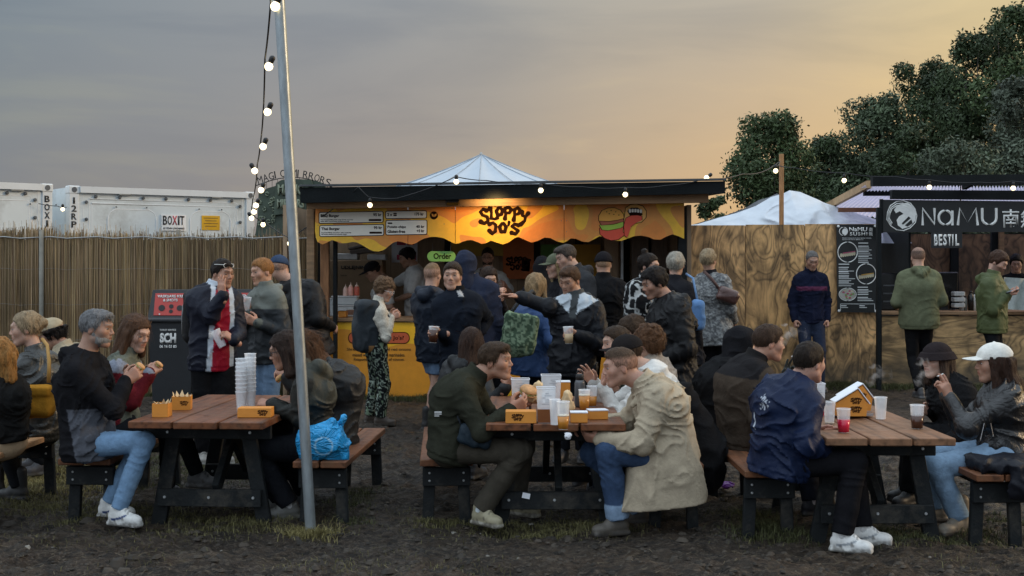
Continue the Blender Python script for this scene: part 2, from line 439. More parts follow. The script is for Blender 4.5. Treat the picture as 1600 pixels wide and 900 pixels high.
# ------------------------------------------------------------------ lettering
def text_mesh(s, bold=0.0, spacing=1.0):
    cu = bpy.data.curves.new('txt', 'FONT'); cu.body = s; cu.size = 1; cu.offset = bold; cu.space_character = spacing; cu.resolution_u = 3; cu.extrude = 0.0
    o = bpy.data.objects.new('txt', cu); COL.objects.link(o)
    dg = bpy.context.evaluated_depsgraph_get(); me = bpy.data.meshes.new_from_object(o.evaluated_get(dg))
    bpy.data.objects.remove(o); bpy.data.curves.remove(cu)
    return me
def text(name, s, box, m, parent, origin, xa=(1, 0, 0), ya=(0, 0, 1), th=.004, bold=.0, spacing=1.0, keep=False, align='l', vert=False):
    """lettering fitted into a box (width, height) whose lower-left corner is origin, on the plane of xa, ya"""
    me = text_mesh(s, bold, spacing); n = len(me.vertices)
    co = np.empty(n * 3, np.float32); me.vertices.foreach_get('co', co); co = co.reshape(-1, 3)
    if n == 0: return None
    mn, mx = co.min(0), co.max(0); sx = box[0] / (mx[0] - mn[0]); sy = box[1] / (mx[1] - mn[1])
    if keep: sx = min(sx, sy)
    x = (co[:, 0] - mn[0]) * sx; y = (co[:, 1] - mn[1]) * sy
    if keep and align == 'r': x += box[0] - (mx[0] - mn[0]) * sx
    X = Vector(xa).normalized(); Yv = Vector(ya).normalized(); Nn = X.cross(Yv)
    P = np.outer(x, X) + np.outer(y, Yv) + np.array(origin, np.float32)
    co2 = P.astype(np.float32); me.vertices.foreach_set('co', co2.ravel()); me.update()
    me.materials.clear()
    import bmesh
    bm = bmesh.new(); bm.from_mesh(me)
    r = bmesh.ops.extrude_face_region(bm, geom=bm.faces[:])
    for g in r['geom']:
        if isinstance(g, bmesh.types.BMVert): g.co += Nn * th
    bmesh.ops.recalc_face_normals(bm, faces=bm.faces[:])
    bm.to_mesh(me); bm.free(); me.name = name
    return finish(name, me, m, parent, False)
def text_px(name, s, x0, y0, x1, y1, Y, m, parent, **kw):
    a = Wp(x0, y1, Y); b = Wp(x1, y0, Y)
    return text(name, s, (b.x - a.x, b.z - a.z), m, parent, (a.x, Y, a.z), **kw)
def rrect(x0, y0, x1, y1, r, n=5):
    P = []
    for cx, cy, a0 in ((x1 - r, y0 + r, -90), (x1 - r, y1 - r, 0), (x0 + r, y1 - r, 90), (x0 + r, y0 + r, 180)):
        for k in range(n + 1): a = math.radians(a0 + 90 * k / n); P.append((cx + r * math.cos(a), cy + r * math.sin(a)))
    return P
def oval(cx, cy, rx, ry, n=24, a0=0, a1=360):
    m = n if a1 - a0 >= 360 else n + 1
    return [(cx + rx * math.cos(math.radians(a0 + (a1 - a0) * k / n)), cy + ry * math.sin(math.radians(a0 + (a1 - a0) * k / n))) for k in range(m)]
# ------------------------------------------------------------------ people
def unit(v):
    v = np.asarray(v, np.float32); return v / (np.linalg.norm(v) + 1e-9)
def yawv(a): a = math.radians(a); return V3(math.sin(a), -math.cos(a), 0)
UP = V3(0, 0, 1)
def frame(yaw, pitch=0, tilt=0):
    """columns: right, forward, up. yaw 0 faces the camera, 90 faces picture right"""
    f = yawv(yaw); r = np.cross(f, UP); p = math.radians(pitch)
    f2 = f * math.cos(p) - UP * math.sin(p); u2 = np.cross(r, f2)
    t = math.radians(tilt); r3 = r * math.cos(t) - u2 * math.sin(t); u3 = u2 * math.cos(t) + r * math.sin(t)
    return np.stack([r3, f2, u3], 1).astype(np.float32)
def ik(a, c, l1, l2, hint):
    a = np.asarray(a, np.float32); c = np.asarray(c, np.float32); d = c - a; D = np.linalg.norm(d); u = d / (D + 1e-9)
    if D > (l1 + l2) * .995: s = D / ((l1 + l2) * .995); l1 *= s; l2 *= s
    x = (l1 * l1 - l2 * l2 + D * D) / (2 * D); h = math.sqrt(max(l1 * l1 - x * x, 0))
    hv = np.asarray(hint, np.float32); hv = hv - u * float(hv @ u); hv = unit(hv)
    return a + u * x + hv * h
HANDC = {}
def hand_local(pose, h):
    key = (pose, h)
    if key in HANDC: return HANDC[key]
    curl = {'relax': (.35, .4, .3), 'grip': (.75, .85, .5), 'flat': (.08, .1, .08), 'open': (.15, .25, .15), 'bun': (.75, .55, .35), 'clasp': (.95, 1.0, .6), 'fist': (1.35, 1.5, .9), 'point': (1.2, 1.3, .8), 'cig': (.5, .7, .5)}[pose]
    spread = {'open': .16, 'flat': .06, 'bun': .08}.get(pose, .03)
    P = [('u', .02, rc((-.045, 0, 0), (.01, 0, 0), .026, .025))]
    bases = [(.092, .030), (.097, .010), (.093, -.011), (.084, -.030)]
    for i, (bx, by) in enumerate(bases):
        P.append(('u', .018, rc((.008, by * .55, 0), (bx - .008, by, -.001), .017, .0135)))
    for i, (bx, by) in enumerate(bases):
        ln = (.070, .079, .073, .057)[i]; p = V3(bx - .006, by, -.001); ang = 0; yaw = (1.5 - i) * spread
        cu = curl if not (pose in ('point', 'cig') and i == 0) else (.1, .1, .1)
        if pose == 'cig' and i == 1: cu = (.12, .15, .1)
        for s, (fr, r0, r1) in enumerate(((.45, .0098, .0090), (.32, .0088, .0082), (.26, .0080, .0068))):
            ang += cu[s] + .04 * i
            dv = V3(math.cos(ang) * math.cos(yaw), math.cos(ang) * math.sin(yaw), -math.sin(ang))
            q = p + dv * ln * fr; P.append(('u', .0035, rc(p, q, r0, r1))); p = q
    th = {'flat': .1, 'open': .2, 'clasp': .7, 'fist': .9}.get(pose, .55)
    p = V3(.018, .020, -.006); d = unit((.55, .75, -.22 - th * .5))
    q = p + d * .042; P.append(('u', .012, rc(p, q, .0165, .0125))); p = q
    d = unit((.85, .5 - th * .45, -.15 - th * .5)); q = p + d * .033; P.append(('u', .004, rc(p, q, .0115, .0100))); p = q
    d = unit((.95, .2 - th * .6, -.1 - th * .6)); q = p + d * .026; P.append(('u', .004, rc(p, q, .0098, .0078)))
    HANDC[key] = sdf_mesh(P, (-.08, -.09, -.13), (.2, .09, .05), h); return HANDC[key]
class Geo:
    def __init__(s): s.V = []; s.Q = []; s.C = []; s.n = 0
    def add(s, V, Q, C):
        if len(V) == 0: return
        C = np.asarray(C, np.float32)
        s.V.append(V); s.Q.append(Q + s.n); s.C.append(np.tile(C, (len(V), 1)) if C.ndim == 1 else C); s.n += len(V)
    def done(s, name, m, parent): return finish(name, npmesh(name, np.concatenate(s.V), np.concatenate(s.Q), np.concatenate(s.C)), m, parent, True)
def mixn(c, k, w): return c * (1 - w[:, None]) + np.asarray(k, np.float32) * w[:, None]
def sstep(a, b, x): t = np.clip((x - a) / (b - a), 0, 1); return t * t * (3 - 2 * t)

def head_mesh(R, C, S, neckw, fem, skin, hairc, h, stub, brow=1.0, age=0, smile=0, neck_r=None, chubby=0, nose=1.0):
    w = .94 if fem else 1.0; j = (.88 if fem else 1.0) + chubby
    nl = (R.T @ (np.asarray(neckw) - C)) / S
    nr = neck_r or (.047 if fem else .057)
    P = [('u', .0, ell((0, -.014, .030), (.0765, .098, .084))),
         ('u', .035, ell((0, .026, -.036), (.058 * w, .060, .074))),
         ('u', .026, ell((0, .064, -.097), (.024 * j, .022, .019))),
         ('u', .03, rc((.046 * w * j, .004, -.062), (.018, .058, -.096), .017, .014)), ('u', .03, rc((-.046 * w * j, .004, -.062), (-.018, .058, -.096), .017, .014)),
         ('u', .032, ell((.040 * w, .054, -.018), (.021, .020, .019))), ('u', .032, ell((-.040 * w, .054, -.018), (.021, .020, .019))),
         ('u', .024, rc((.034, .073, .028), (.010, .084, .026), .0085, .0095)), ('u', .024, rc((-.034, .073, .028), (-.010, .084, .026), .0085, .0095)),
         ('s', .016, ell((.031, .100, .006), (.015, .015, .0095))), ('s', .016, ell((-.031, .100, .006), (.015, .015, .0095))),
         ('u', .010, rc((0, .082, .014), (0, .080 + .022 * nose, -.024), .0072, .0100)),
         ('u', .007, ell((.0115, .093, -.029), (.0078, .0105, .0075))), ('u', .007, ell((-.0115, .093, -.029), (.0078, .0105, .0075))),
         ('u', .016, ell((0, .078, -.055), (.028, .014, .022))),
         ('u', .005, rc((.019, .084, -.052 + .003 * smile), (0, .0905, -.0485), .0042, .0058)), ('u', .005, rc((-.019, .084, -.052 + .003 * smile), (0, .0905, -.0485), .0042, .0058)),
         ('u', .005, rc((.015, .083, -.061), (0, .0885, -.0635), .0045, .0068)), ('u', .005, rc((-.015, .083, -.061), (0, .0885, -.0635), .0045, .0068)),
         ('s', .004, rc((.021, .0905, -.0555 + .002 * smile), (0, .0965, -.0555), .0014, .0018)), ('s', .004, rc((-.021, .0905, -.0555 + .002 * smile), (0, .0965, -.0555), .0014, .0018)),
         ('u', .005, ell((.073, -.012, -.006), (.0075, .0175, .029), [[1, 0, 0], [0, .97, .24], [0, -.24, .97]])), ('u', .005, ell((-.073, -.012, -.006), (.0075, .0175, .029), [[1, 0, 0], [0, .97, .24], [0, -.24, .97]])),
         ('s', .006, ell((.084, -.008, .0), (.007, .009, .017))), ('s', .006, ell((-.084, -.008, .0), (.007, .009, .017))),
         ('u', .028, rc((0, -.028, -.045), tuple(nl + (0, .005, .0)), nr, nr + .004)),
         ('u', .030, rc(tuple(nl + (0, .0, .01)), tuple(nl + (0, -.01, -.05)), nr + .004, nr + .012))]
    lo = np.minimum(V3(-.1, -.125, -.14), nl - .12); hi = np.maximum(V3(.1, .13, .125), nl + .12)
    V, Q = sdf_mesh(P, lo, hi, h)
    x, y, z = V.T; ax = np.abs(x)
    c = np.tile(np.asarray(skin, np.float32), (len(V), 1))
    red = np.array(skin) * V3(1.12, .74, .70)
    c = mixn(c, red, .22 * np.exp(-((ax - .042) ** 2 + (y - .07) ** 2 + (z + .02) ** 2) / .0005))
    c = mixn(c, red, .25 * np.exp(-(x ** 2 + (y - .11) ** 2 + (z + .024) ** 2) / .0003)); c = mixn(c, red, .3 * sstep(.074, .08, ax) * (np.abs(z) < .045))
    c = mixn(c, np.array(skin) * V3(.92, .48, .46), (.75 if fem else .5) * (np.exp(-((z + .0555) / .0085) ** 4) * (ax < .022) * (y > .078)))
    c = mixn(c, np.array(skin) * .25, (np.abs(z + .0555) < .0022) * (ax < .019) * (y > .08) * .8)
    if stub:   # beard shadow
        m = sstep(-.020, -.040, z) * sstep(.0, .03, y + .03) * sstep(-.19, -.13, z) * (1 - np.exp(-((z + .0555) / .009) ** 4) * (ax < .022)) * (1 - np.exp(-((ax - .02) ** 2 + (z + .03) ** 2) / .0001))
        m = m * (nl[2] * .5 < z)
        c = mixn(c, hairc if not isinstance(stub, tuple) else stub[1], m * (stub if not isinstance(stub, tuple) else stub[0]))
    br = np.exp(-((z - (.0275 + .004 * np.sin((ax - .012) * 75))) / .0052) ** 4) * (ax > .010) * (ax < .047) * (y > .055)
    c = mixn(c, np.array(hairc) * .8, br * brow * (.75 if not fem else .6))
    c = mixn(c, np.array(skin) * V3(.72, .62, .60), .35 * np.exp(-(((ax - .031) / .016) ** 2 + ((z - .005) / .011) ** 2) ** 2) * (y > .06))
    out = [(V, Q, c)]
    # eyes: white ball with dark iris towards the front, framed by a dark upper lid line
    for s in (-1, 1):
        E, EQ = EYE
        ec = np.tile(V3(.52, .50, .48), (len(E), 1)); e = unit((0, 1, -.12)); dd = (E / .0122) @ e
        ec[:] = (.36, .33, .31); ec[dd > .66] = (.04, .028, .018); ec[E[:, 2] > .0030] = np.array(skin) * .5; ec[E[:, 2] < -.0052] = np.array(skin) * .7
        out.append((E * V3(1.15, 1, .86) + V3(s * .031, .0745, .0055), EQ, ec))
    res = []
    for V, Q, c in out: res.append(((V * S) @ R.T + C, Q, c))
    return res
EYE = sdf_mesh([('u', 0, ell((0, 0, 0), (.0122, .0122, .0122)))], (-.014,) * 3, (.014,) * 3, .0032)

def hair_prims(st, rnd):
    """closed hair volumes in the head frame; returns prims, bounds, strand settings"""
    hy = [-.14, -.095, -.05, -.028, -.012, .010, .034, .050, .072, .088, .12]
    hz = [-.078, -.074, -.050, -.02, .004, -.026, .012, .046, .066, .076, .08]
    if st in ('recede', 'bald'): hz = [-.075, -.07, -.05, -.02, .008, -.02, .03, .052, .082, .10, .12]
    cap = lambda x, y, z: (np.interp(y, hy, hz).astype(np.float32) - z) * .75
    nz = lambda amp, fx, fz: (lambda x, y, z: -amp * (noise(x * fx + 31, y * fx + 7, z * fz + 3) - .4) - amp * .5 * (noise(x * fx * 2.1, y * fx * 2.1, z * fz * 2) - .5))
    sh = lambda t, top=0., fr=0.: ('u', 0, ell((0, -.016 + fr * .3, .032 + top * .5), (.0765 + t, .098 + t + fr * .5, .085 + t + top * .7)))
    if st == 'buzz' or st == 'bald': return [sh(.0035), ('i', .006, cap)], (0, 0), 0
    if st == 'recede': return [sh(.004), ('i', .010, cap), ('d', 0, nz(.004, 90, 25))], (90, .012), 0
    if st == 'fade': return [sh(.0022), ('u', .010, ell((0, .004, .070), (.058, .082, .056))), ('i', .008, cap), ('d', 0, nz(.005, 80, 30))], (700, .016), .1
    if st == 'short': return [sh(.0045), ('u', .014, ell((0, -.004, .062), (.0685, .092, .066))), ('i', .008, cap), ('d', 0, nz(.008, 70, 30))], (1100, .022), .15
    if st == 'quiff': return [sh(.0045), ('u', .02, ell((0, .016, .080), (.060, .074, .038))), ('u', .02, ell((.01, .062, .082), (.043, .028, .024))), ('i', .012, cap), ('d', 0, nz(.009, 60, 40))], (1200, .024), .15
    if st == 'mop': return [sh(.014, .008, .006), ('i', .016, lambda x, y, z: cap(x, y, z) - .004), ('d', 0, nz(.014, 50, 34))], (1100, .030), .3
    if st == 'curly': return [sh(.020, .008, .0), ('i', .016, lambda x, y, z: cap(x, y, z) - .008), ('d', 0, nz(.030, 48, 48))], (1300, .026), .9
    # long styles
    curtain = [('u', .03, rc((.070, .005, .0), (.085, .0, -.15), .026, .030)), ('u', .03, rc((-.070, .005, .0), (-.085, .0, -.15), .026, .030)),
               ('u', .04, rc((0, -.075, .0), (0, -.105, -.20), .055, .050)), ('u', .04, rc((.045, -.06, -.02), (.066, -.082, -.20), .045, .036)), ('u', .04, rc((-.045, -.06, -.02), (-.066, -.082, -.20), .045, .036))]
    face = ('s', .012, ell((0, .088, -.045), (.052, .060, .100))); neckc = ('s', .01, rc((0, -.01, -.08), (0, -.02, -.3), .045, .05))
    if st == 'long': return [sh(.012, .004), ('i', .01, lambda x, y, z: cap(x, y, z) - .006)] + curtain + [face, neckc, ('d', 0, nz(.010, 60, 7))], (1000, .085), .1
    if st == 'longwavy': return [sh(.012, .006), ('i', .01, lambda x, y, z: cap(x, y, z) - .006)] + curtain + [('u', .04, rc((0, -.105, -.13), (0, -.145, -.32), .065, .045)), ('u', .04, rc((.06, -.085, -.15), (.07, -.125, -.31), .05, .035)), ('u', .04, rc((-.06, -.085, -.15), (-.07, -.125, -.31), .05, .035)), face, neckc, ('d', 0, nz(.020, 46, 16))], (1100, .08), .5
    if st == 'bob': return [sh(.018, .006), ('i', .01, lambda x, y, z: cap(x, y, z) - .006)] + curtain[:2] + [('u', .04, rc((0, -.08, .0), (0, -.088, -.13), .06, .055)), face, neckc, ('d', 0, nz(.018, 46, 16))], (460, .045), .4
    if st == 'bun': return [sh(.009, .003), ('i', .010, lambda x, y, z: cap(x, y, z) - .002), ('u', .012, ell((0, -.118, .035), (.036, .034, .038))), ('d', 0, nz(.010, 52, 26))], (700, .03), .3
    if st == 'topbun': return [sh(.009, .003), ('i', .010, lambda x, y, z: cap(x, y, z) - .002), ('u', .010, ell((0, -.060, .128), (.038, .036, .034))), ('d', 0, nz(.010, 52, 26))], (700, .03), .3
    if st == 'pony': return [sh(.009, .003), ('i', .010, lambda x, y, z: cap(x, y, z) - .002), ('u', .02, rc((0, -.11, .02), (0, -.15, -.12), .028, .018)), ('d', 0, nz(.010, 52, 20))], (220, .035), .3
    raise ValueError(st)
def strands(V, Q, n, length, curl, col, rnd, up_=.6):
    """thin tapered locks growing from the hair surface"""
    sel = rnd.choice(len(V), min(n, len(V)), replace=False); P = V[sel]
    c0 = V3(0, -.01, .02); nrm = P - c0; nrm /= np.linalg.norm(nrm, axis=1)[:, None] + 1e-6
    g = np.where((P[:, 2] > .06)[:, None], V3(0, up_, .05), V3(0, -.45, -.85)) + rnd.normal(0, .16, P.shape)
    d = g - nrm * (g * nrm).sum(1)[:, None]; d /= np.linalg.norm(d, axis=1)[:, None] + 1e-6; d = d + nrm * (.07 + .22 * curl) + rnd.normal(0, .09, P.shape)
    d /= np.linalg.norm(d, axis=1)[:, None]
    side = np.cross(d, nrm); side /= np.linalg.norm(side, axis=1)[:, None] + 1e-6
    L0 = length * (.5 + rnd.rand(len(P), 1)); k = 4; rows = []; p = P - nrm * .004
    for i in range(k + 1):
        wd = .0015 * (1 - i / k) ** .7 + .0003
        wob = np.sin(i * 2.1 + sel[:, None]) * curl * .008
        q = p + d * L0 * i / k + side * wob + V3(0, 0, -.3) * length * (i / k) ** 2
        rows.append(np.stack([q - side * wd, q + side * wd], 1))
    A = np.stack(rows, 1)            # n, k+1, 2, 3
    m = len(P); b = np.arange(m)[:, None] * (2 * (k + 1)); F_ = []
    for i in range(k): F_.append(np.stack([b[:, 0] + 2 * i, b[:, 0] + 2 * i + 1, b[:, 0] + 2 * i + 3, b[:, 0] + 2 * i + 2], 1))
    cc = np.repeat(np.asarray(col, np.float32)[None] * (.55 + 1.0 * rnd.rand(m, 1)), 2 * (k + 1), 0)
    return A.reshape(-1, 3).astype(np.float32), np.concatenate(F_).astype(np.int32), cc.astype(np.float32)

def shoe_obj(root, ankle, fwd, kind, cm, cs, S, h, tiltp=0):
    f = unit(fwd); r = unit(np.cross(f, UP)); u = np.cross(r, f); R = np.stack([f, np.cross(u, f), u], 1)
    hgt = {'sneaker': .0, 'boot': .10, 'low': -.01}[kind]
    P = [('u', 0, rc((-.035, 0, -.042), (.05, 0, -.046), .036, .037)), ('u', .03, ell((.115, .0, -.052), (.066, .045, .036))), ('u', .02, ell((.035, 0, -.022), (.062, .037, .044))),
         ('u', .02, rc((-.022, 0, -.03), (-.018, 0, hgt + .01), .038, .041)), ('u', .018, rbox((.050, 0, -.082), (.126, .039, .016), .015)), ('s', .012, lambda x, y, z: -np.minimum(z + .096, 1)) if False else ('i', .0, plane((0, 0, -1), (0, 0, -.097)))]
    if kind != 'boot':
        for k in range(4): P.append(('u', .003, rc((.035 + k * .019, -.02, -.008 - k * .009), (.035 + k * .019, .02, -.008 - k * .009), .0045, .0045)))
    def cf(V, c):
        z = V[:, 2]; c[:] = cm; c[z < -.068] = cs
        if kind == 'sneaker':
            m = (np.abs(V[:, 1]) > .028) & (np.abs(z + .045 - (V[:, 0] - .03) * .28 - 2.2 * (V[:, 0] - .03) ** 2) < .007) & (V[:, 0] > -.03) & (V[:, 0] < .09)
            if cs[0] > .3 and cm[0] > .4: c[m] = SW_C[0]
        if kind != 'boot':
            lm = (np.abs(V[:, 1]) < .024) & (V[:, 0] > .022) & (V[:, 0] < .105) & (z > -.05); c[lm] = np.array(cm) * .55; c[lm & (np.sin(V[:, 0] * 330) > .1)] = np.array(cm) * 1.1
            c[(z > -.012) & (np.abs(V[:, 1]) < .026) & (V[:, 0] < .02)] = (.06, .06, .06)
        n = fbm(V[:, 0] * 30, V[:, 1] * 30, z * 30 + 3, 3); w = sstep(.50, .72, n + (-.07 - z) * 4.0) * .7
        return mixn(c, (.055, .045, .036), w)
    sdf_obj('shoe', P, (-.09, -.06, -.11), (.2, .06, hgt + .06), max(h * .75, .007), SHOE, root, col=cm, colfn=cf, xf=lambda V: (V * S) @ R.T.astype(np.float32) + np.asarray(ankle, np.float32))
SW_C = [(.03, .06, .17)]

PEOPLE = []; PINFO = []
def person(label, Y, head, yaw, top, legs, hair, hy=None, hp=0, ht=0, hd=0., S=1.0, fem=False, skin=(.40, .235, .165), stub=0, neck=None, nd_=0., pelvis=None, pd=0.,
           rh=None, lh=None, rf=None, lf=None, rk=None, lk=None, seated=False, shoes=('sneaker', (.05, .05, .055), (.09, .09, .09)), hunch=0., hat=None, glasses=None, beard=None,
           bare_arm=0., bare_leg=False, group=None, smile=0, chest=0., fat=0., h=None, hood_up=None, raise_=0., footyaw=None, chubby=0, brow=1.0, extra=None, neck_r=None, swoosh=None, noshoes=False):
    hy = yaw if hy is None else hy
    h = h or (.0085 if Y < 9.3 else .011 if Y < 11.4 else .0135 if Y < 14 else .016)
    rnd = np.random.RandomState(len(PEOPLE) * 13 + 5)
    S_body = S; R = frame(hy, hp, ht); C = np.array(Wp(head[0], head[1], Y + hd), np.float32)
    f = yawv(yaw); r = np.cross(f, UP)
    gw = lambda t, base=Y: np.array(Wp(t[0], t[1], base + (t[2] if len(t) > 2 else 0)), np.float32)
    N_ = gw(neck) + UP * .042 if neck is not None else C - R[:, 2] * .118 * S - UP * .052 * S - f * .045 * S
    if pelvis is not None: Pv = gw(pelvis)
    else: Pv = np.array([N_[0], N_[1], .0], np.float32)
    if not seated: Pv[2] = .535 * (C[2] + .10)
    LG = .43 * S if seated else (float(Pv[2]) - .115) * .506
    u = unit(N_ - Pv); Lt = float(np.linalg.norm(N_ - Pv)); ff = unit(f - u * float(f @ u)); rr = np.cross(ff, u)
    root_loc = (float(Pv[0]), float(Pv[1]), 0.0 + raise_)
    root = empty('person', root_loc, label, 'person', group)
    sw = (.142 if fem else .168) * S + fat * .5; hw = .09 * S
    sh = {s: N_ - u * .092 * S + rr * sw * s + ff * .005 for s in (1, -1)}
    hips = {s: Pv + rr * hw * s - u * .02 for s in (1, -1)}
    # hands
    wr, el, hands = {}, {}, {}
    for s, hd_ in ((1, rh), (-1, lh)):
        if hd_ is None: hd_ = {}
        if 'w' in hd_: wr[s] = gw(hd_['w'])
        elif 'l' in hd_: a, b_, c = hd_['l']; wr[s] = Pv + rr * a * s + ff * b_ + u * c
        else: wr[s] = sh[s] + rr * .07 * s + ff * .07 - UP * .53 * S
        hint = hd_.get('hint', (rr * .35 * s - UP * .7 - ff * .5))
        if isinstance(hint, tuple): hint = V3(*hint)
        el[s] = gw(hd_['e']) if 'e' in hd_ else ik(sh[s], wr[s], .285 * S, .255 * S, hint)
        fd = unit(wr[s] - el[s])
        d = unit(hd_['d']) if 'd' in hd_ else fd
        n_ = hd_.get('n', None); n_ = unit(n_) if n_ is not None else unit(-rr * s + ff * -.1)
        z = -(n_ - d * float(n_ @ d)); z = unit(z); y = np.cross(z, d)
        hands[s] = (np.stack([d, y * (1 if s == 1 else -1), z], 1), hd_.get('pose', 'relax'), hd_.get('glove'), hd_.get('hide', False))
    # legs
    an, kn = {}, {}
    fy = yaw if footyaw is None else footyaw
    for s, ft, kk in ((1, rf, rk), (-1, lf, lk)):
        if ft is not None: an[s] = gw(ft)
        else: an[s] = np.array([hips[s][0], hips[s][1], .095], np.float32) + rr * .04 * s + f * .02 * s
        an[s][2] = max(an[s][2], .095)
        hint = f * 1.0 + UP * (.8 if seated else .05)
        kn[s] = gw(kk) if kk is not None else ik(hips[s], an[s], LG, LG, hint)
    G_ = Geo()
    for V, Q, c in head_mesh(R, C, S * 1.02, N_, fem, skin, hair[1], max(.0046, h * .55), stub, brow=brow, smile=smile, chubby=chubby, neck_r=neck_r): G_.add(V, Q, c)
    ra, rl = (.030, .040) if not fem else (.026, .037)
    core = [('u', 0, loft([Pv, Pv + u * Lt * .3, Pv + u * Lt * .7, Pv + u * Lt * .88], rr, [.13, .12, .14, .10], [.085, .08, .085, .06]))]
    for s in (1, -1):
        core += [('u', .03, rc(sh[s], el[s], .045 * S, .036 * S)), ('u', .01, rc(el[s], el[s] + (wr[s] - el[s]) * .35, .037 * S, .040 * S)), ('u', .01, rc(el[s] + (wr[s] - el[s]) * .35, wr[s], .040 * S, .025 * S))]
        q_ = S * (1 if bare_leg else .72); core += [('u', .03, rc(hips[s], kn[s], .07 * q_, .052 * q_)), ('u', .02, rc(kn[s], kn[s] + (an[s] - kn[s]) * .35, .050 * q_, .056 * q_)), ('u', .02, rc(kn[s] + (an[s] - kn[s]) * .35, an[s], .054 * q_, .034 * q_))]
    pts = np.array([Pv, N_] + list(sh.values()) + list(el.values()) + list(wr.values()) + list(hips.values()) + list(kn.values()) + list(an.values()))
    V, Q = sdf_mesh(core, pts.min(0) - .13, pts.max(0) + .1, .012 if (bare_arm or bare_leg) else .024)
    G_.add(V, Q, skin)
    for s in (1, -1):
        Rh, pose, glove, hide = hands[s]
        if hide: continue
        V, Q = hand_local(pose, .0058 if Y < 9.5 else .0072 if Y < 12 else .010)
        V = (V * (S * (.94 if fem else 1.04))) @ Rh.T.astype(np.float32) + wr[s]
        if s == -1: Q = Q[:, ::-1]
        G_.add(V, Q, glove if glove else np.array(skin) * V3(1.02, .93, .9))
    G_.done('body', SKIN, root)
    # hair
    if hair[0] and hair[0] != 'none':
        P, (sn, sl), curl = hair_prims(hair[0], rnd)
        if hair[0] in ('buzz', 'bald'): sn = 0
        if hat: P = P + [('i', .006, plane((0, -.10, 1), (0, 0, .050)))]
        V, Q = sdf_mesh(P, (-.15, -.19, -.42 if 'long' in hair[0] else -.2), (.15, .15, .19), max(.0055, h * .62))
        if hat and len(V):
            pass
        GH = Geo(); hc = np.asarray(hair[1], np.float32) * .72
        cc = np.tile(hc, (len(V), 1)); cc *= (.8 + .4 * noise(V[:, 0] * 70, V[:, 1] * 70, V[:, 2] * 9 + 5))[:, None]
        if hair[0] in ('fade', 'buzz', 'bald'):
            m = sstep(.078, .046, V[:, 2]) * 1.15 if hair[0] == 'fade' else sstep(.07, .0, V[:, 2]) * .5 + .25
            if hair[0] == 'bald': m = np.maximum(m, sstep(.06, .09, V[:, 2]))
            cc = mixn(cc, np.array(skin) * .8, m * .75)
        GH.add((V * S * 1.02) @ R.T + C, Q, cc)
        if sn and Y < 14:
            A, q, c2 = strands(V, Q, int(sn * (1.6 if Y < 9.5 else 1.0)), sl, curl, hc, rnd, -.6 if ('long' in hair[0] or 'bun' in hair[0] or 'bob' in hair[0]) else .5)
            if hat: k = A.reshape(-1, 10, 3)[:, :, 2].max(1) < .02; A = A.reshape(-1, 10, 3)[k].reshape(-1, 3); nn = int(k.sum()); c2 = c2.reshape(-1, 10, 3)[k].reshape(-1, 3); q = np.concatenate([np.stack([np.arange(nn) * 10 + 2 * i + j for j in (0, 1, 3, 2)], 1) for i in range(4)]) if nn else None
            if q is not None and len(A): GH.add(((A * S * 1.02) @ R.T + C).astype(np.float32), q.astype(np.int32), c2)
        GH.done('hair', HAIR, root)
    if beard:
        bz = [('u', 0, ell((0, .030, -.066), (.058, .062, .052))), ('u', .02, rc((.058, .0, -.03), (.045, .03, -.075), .014, .016)), ('u', .02, rc((-.058, .0, -.03), (-.045, .03, -.075), .014, .016)),
              ('s', .008, ell((0, .085, -.03), (.04, .03, .022))), ('s', .004, ell((0, .1, -.057), (.019, .02, .006))), ('u', .003, rc((.02, .086, -.045), (-.02, .086, -.045), .005, .005)), ('d', 0, lambda x, y, z: -.006 * (noise(x * 90, y * 90, z * 60) - .5))]
        sdf_obj('beard', bz, (-.08, -.03, -.14), (.08, .12, -.0), .0055, HAIR, root, col=beard, xf=lambda V: (V * S * 1.02) @ R.T + C)
    hxf = lambda V: (V * S * 1.02) @ R.T + C
    if hat:
        kind, hc1, hc2 = hat
        if kind == 'cap':
            P = [('u', 0, ell((0, -.012, .040), (.088, .112, .092)), hc1), ('i', .006, plane((0, -.10, -1), (0, 0, .032))), ('u', .004, lambda x, y, z: np.maximum(ell((0, .105, .044), (.072, .085, .030))(x, y, z), np.maximum(np.abs(z - .046 + 5.5 * x * x - .0 + (y - .07) * .10) - .0045, .05 - y)), hc2),
                 ('u', .003, ell((0, -.01, .133), (.008, .008, .006)), hc1)]
            if hc2 is not hc1 and False: pass
            if Y < 12: P.append(('s', .004, rc((.025, -.122, .045), (-.025, -.122, .045), .013, .013)))
        elif kind == 'beanie':
            P = [('u', 0, ell((0, -.014, .046), (.090, .112, .094)), hc1), ('i', .008, plane((0, -.12, -1), (0, 0, .022))), ('u', .006, lambda x, y, z: np.maximum(ell((0, -.012, .04), (.095, .117, .10))(x, y, z), np.abs(z - .042 + y * .12) - .018), hc1)]
        else:   # bucket hat
            P = [('u', 0, ell((0, -.010, .040), (.090, .110, .088)), hc1), ('i', .006, plane((0, -.1, -1), (0, 0, .04))),
                 ('u', .006, lambda x, y, z: np.maximum(np.abs(np.sqrt((x / .90) ** 2 + ((y + .008) / 1.12) ** 2) - (.098 + (.062 - z) * .55)) - .006, np.maximum(z - .058, .008 - z)), hc1)]
        sdf_obj('hat', P, (-.17, -.2, -.02), (.17, .22, .17), max(.005, h * .5), CLOTH, root, xf=hxf)
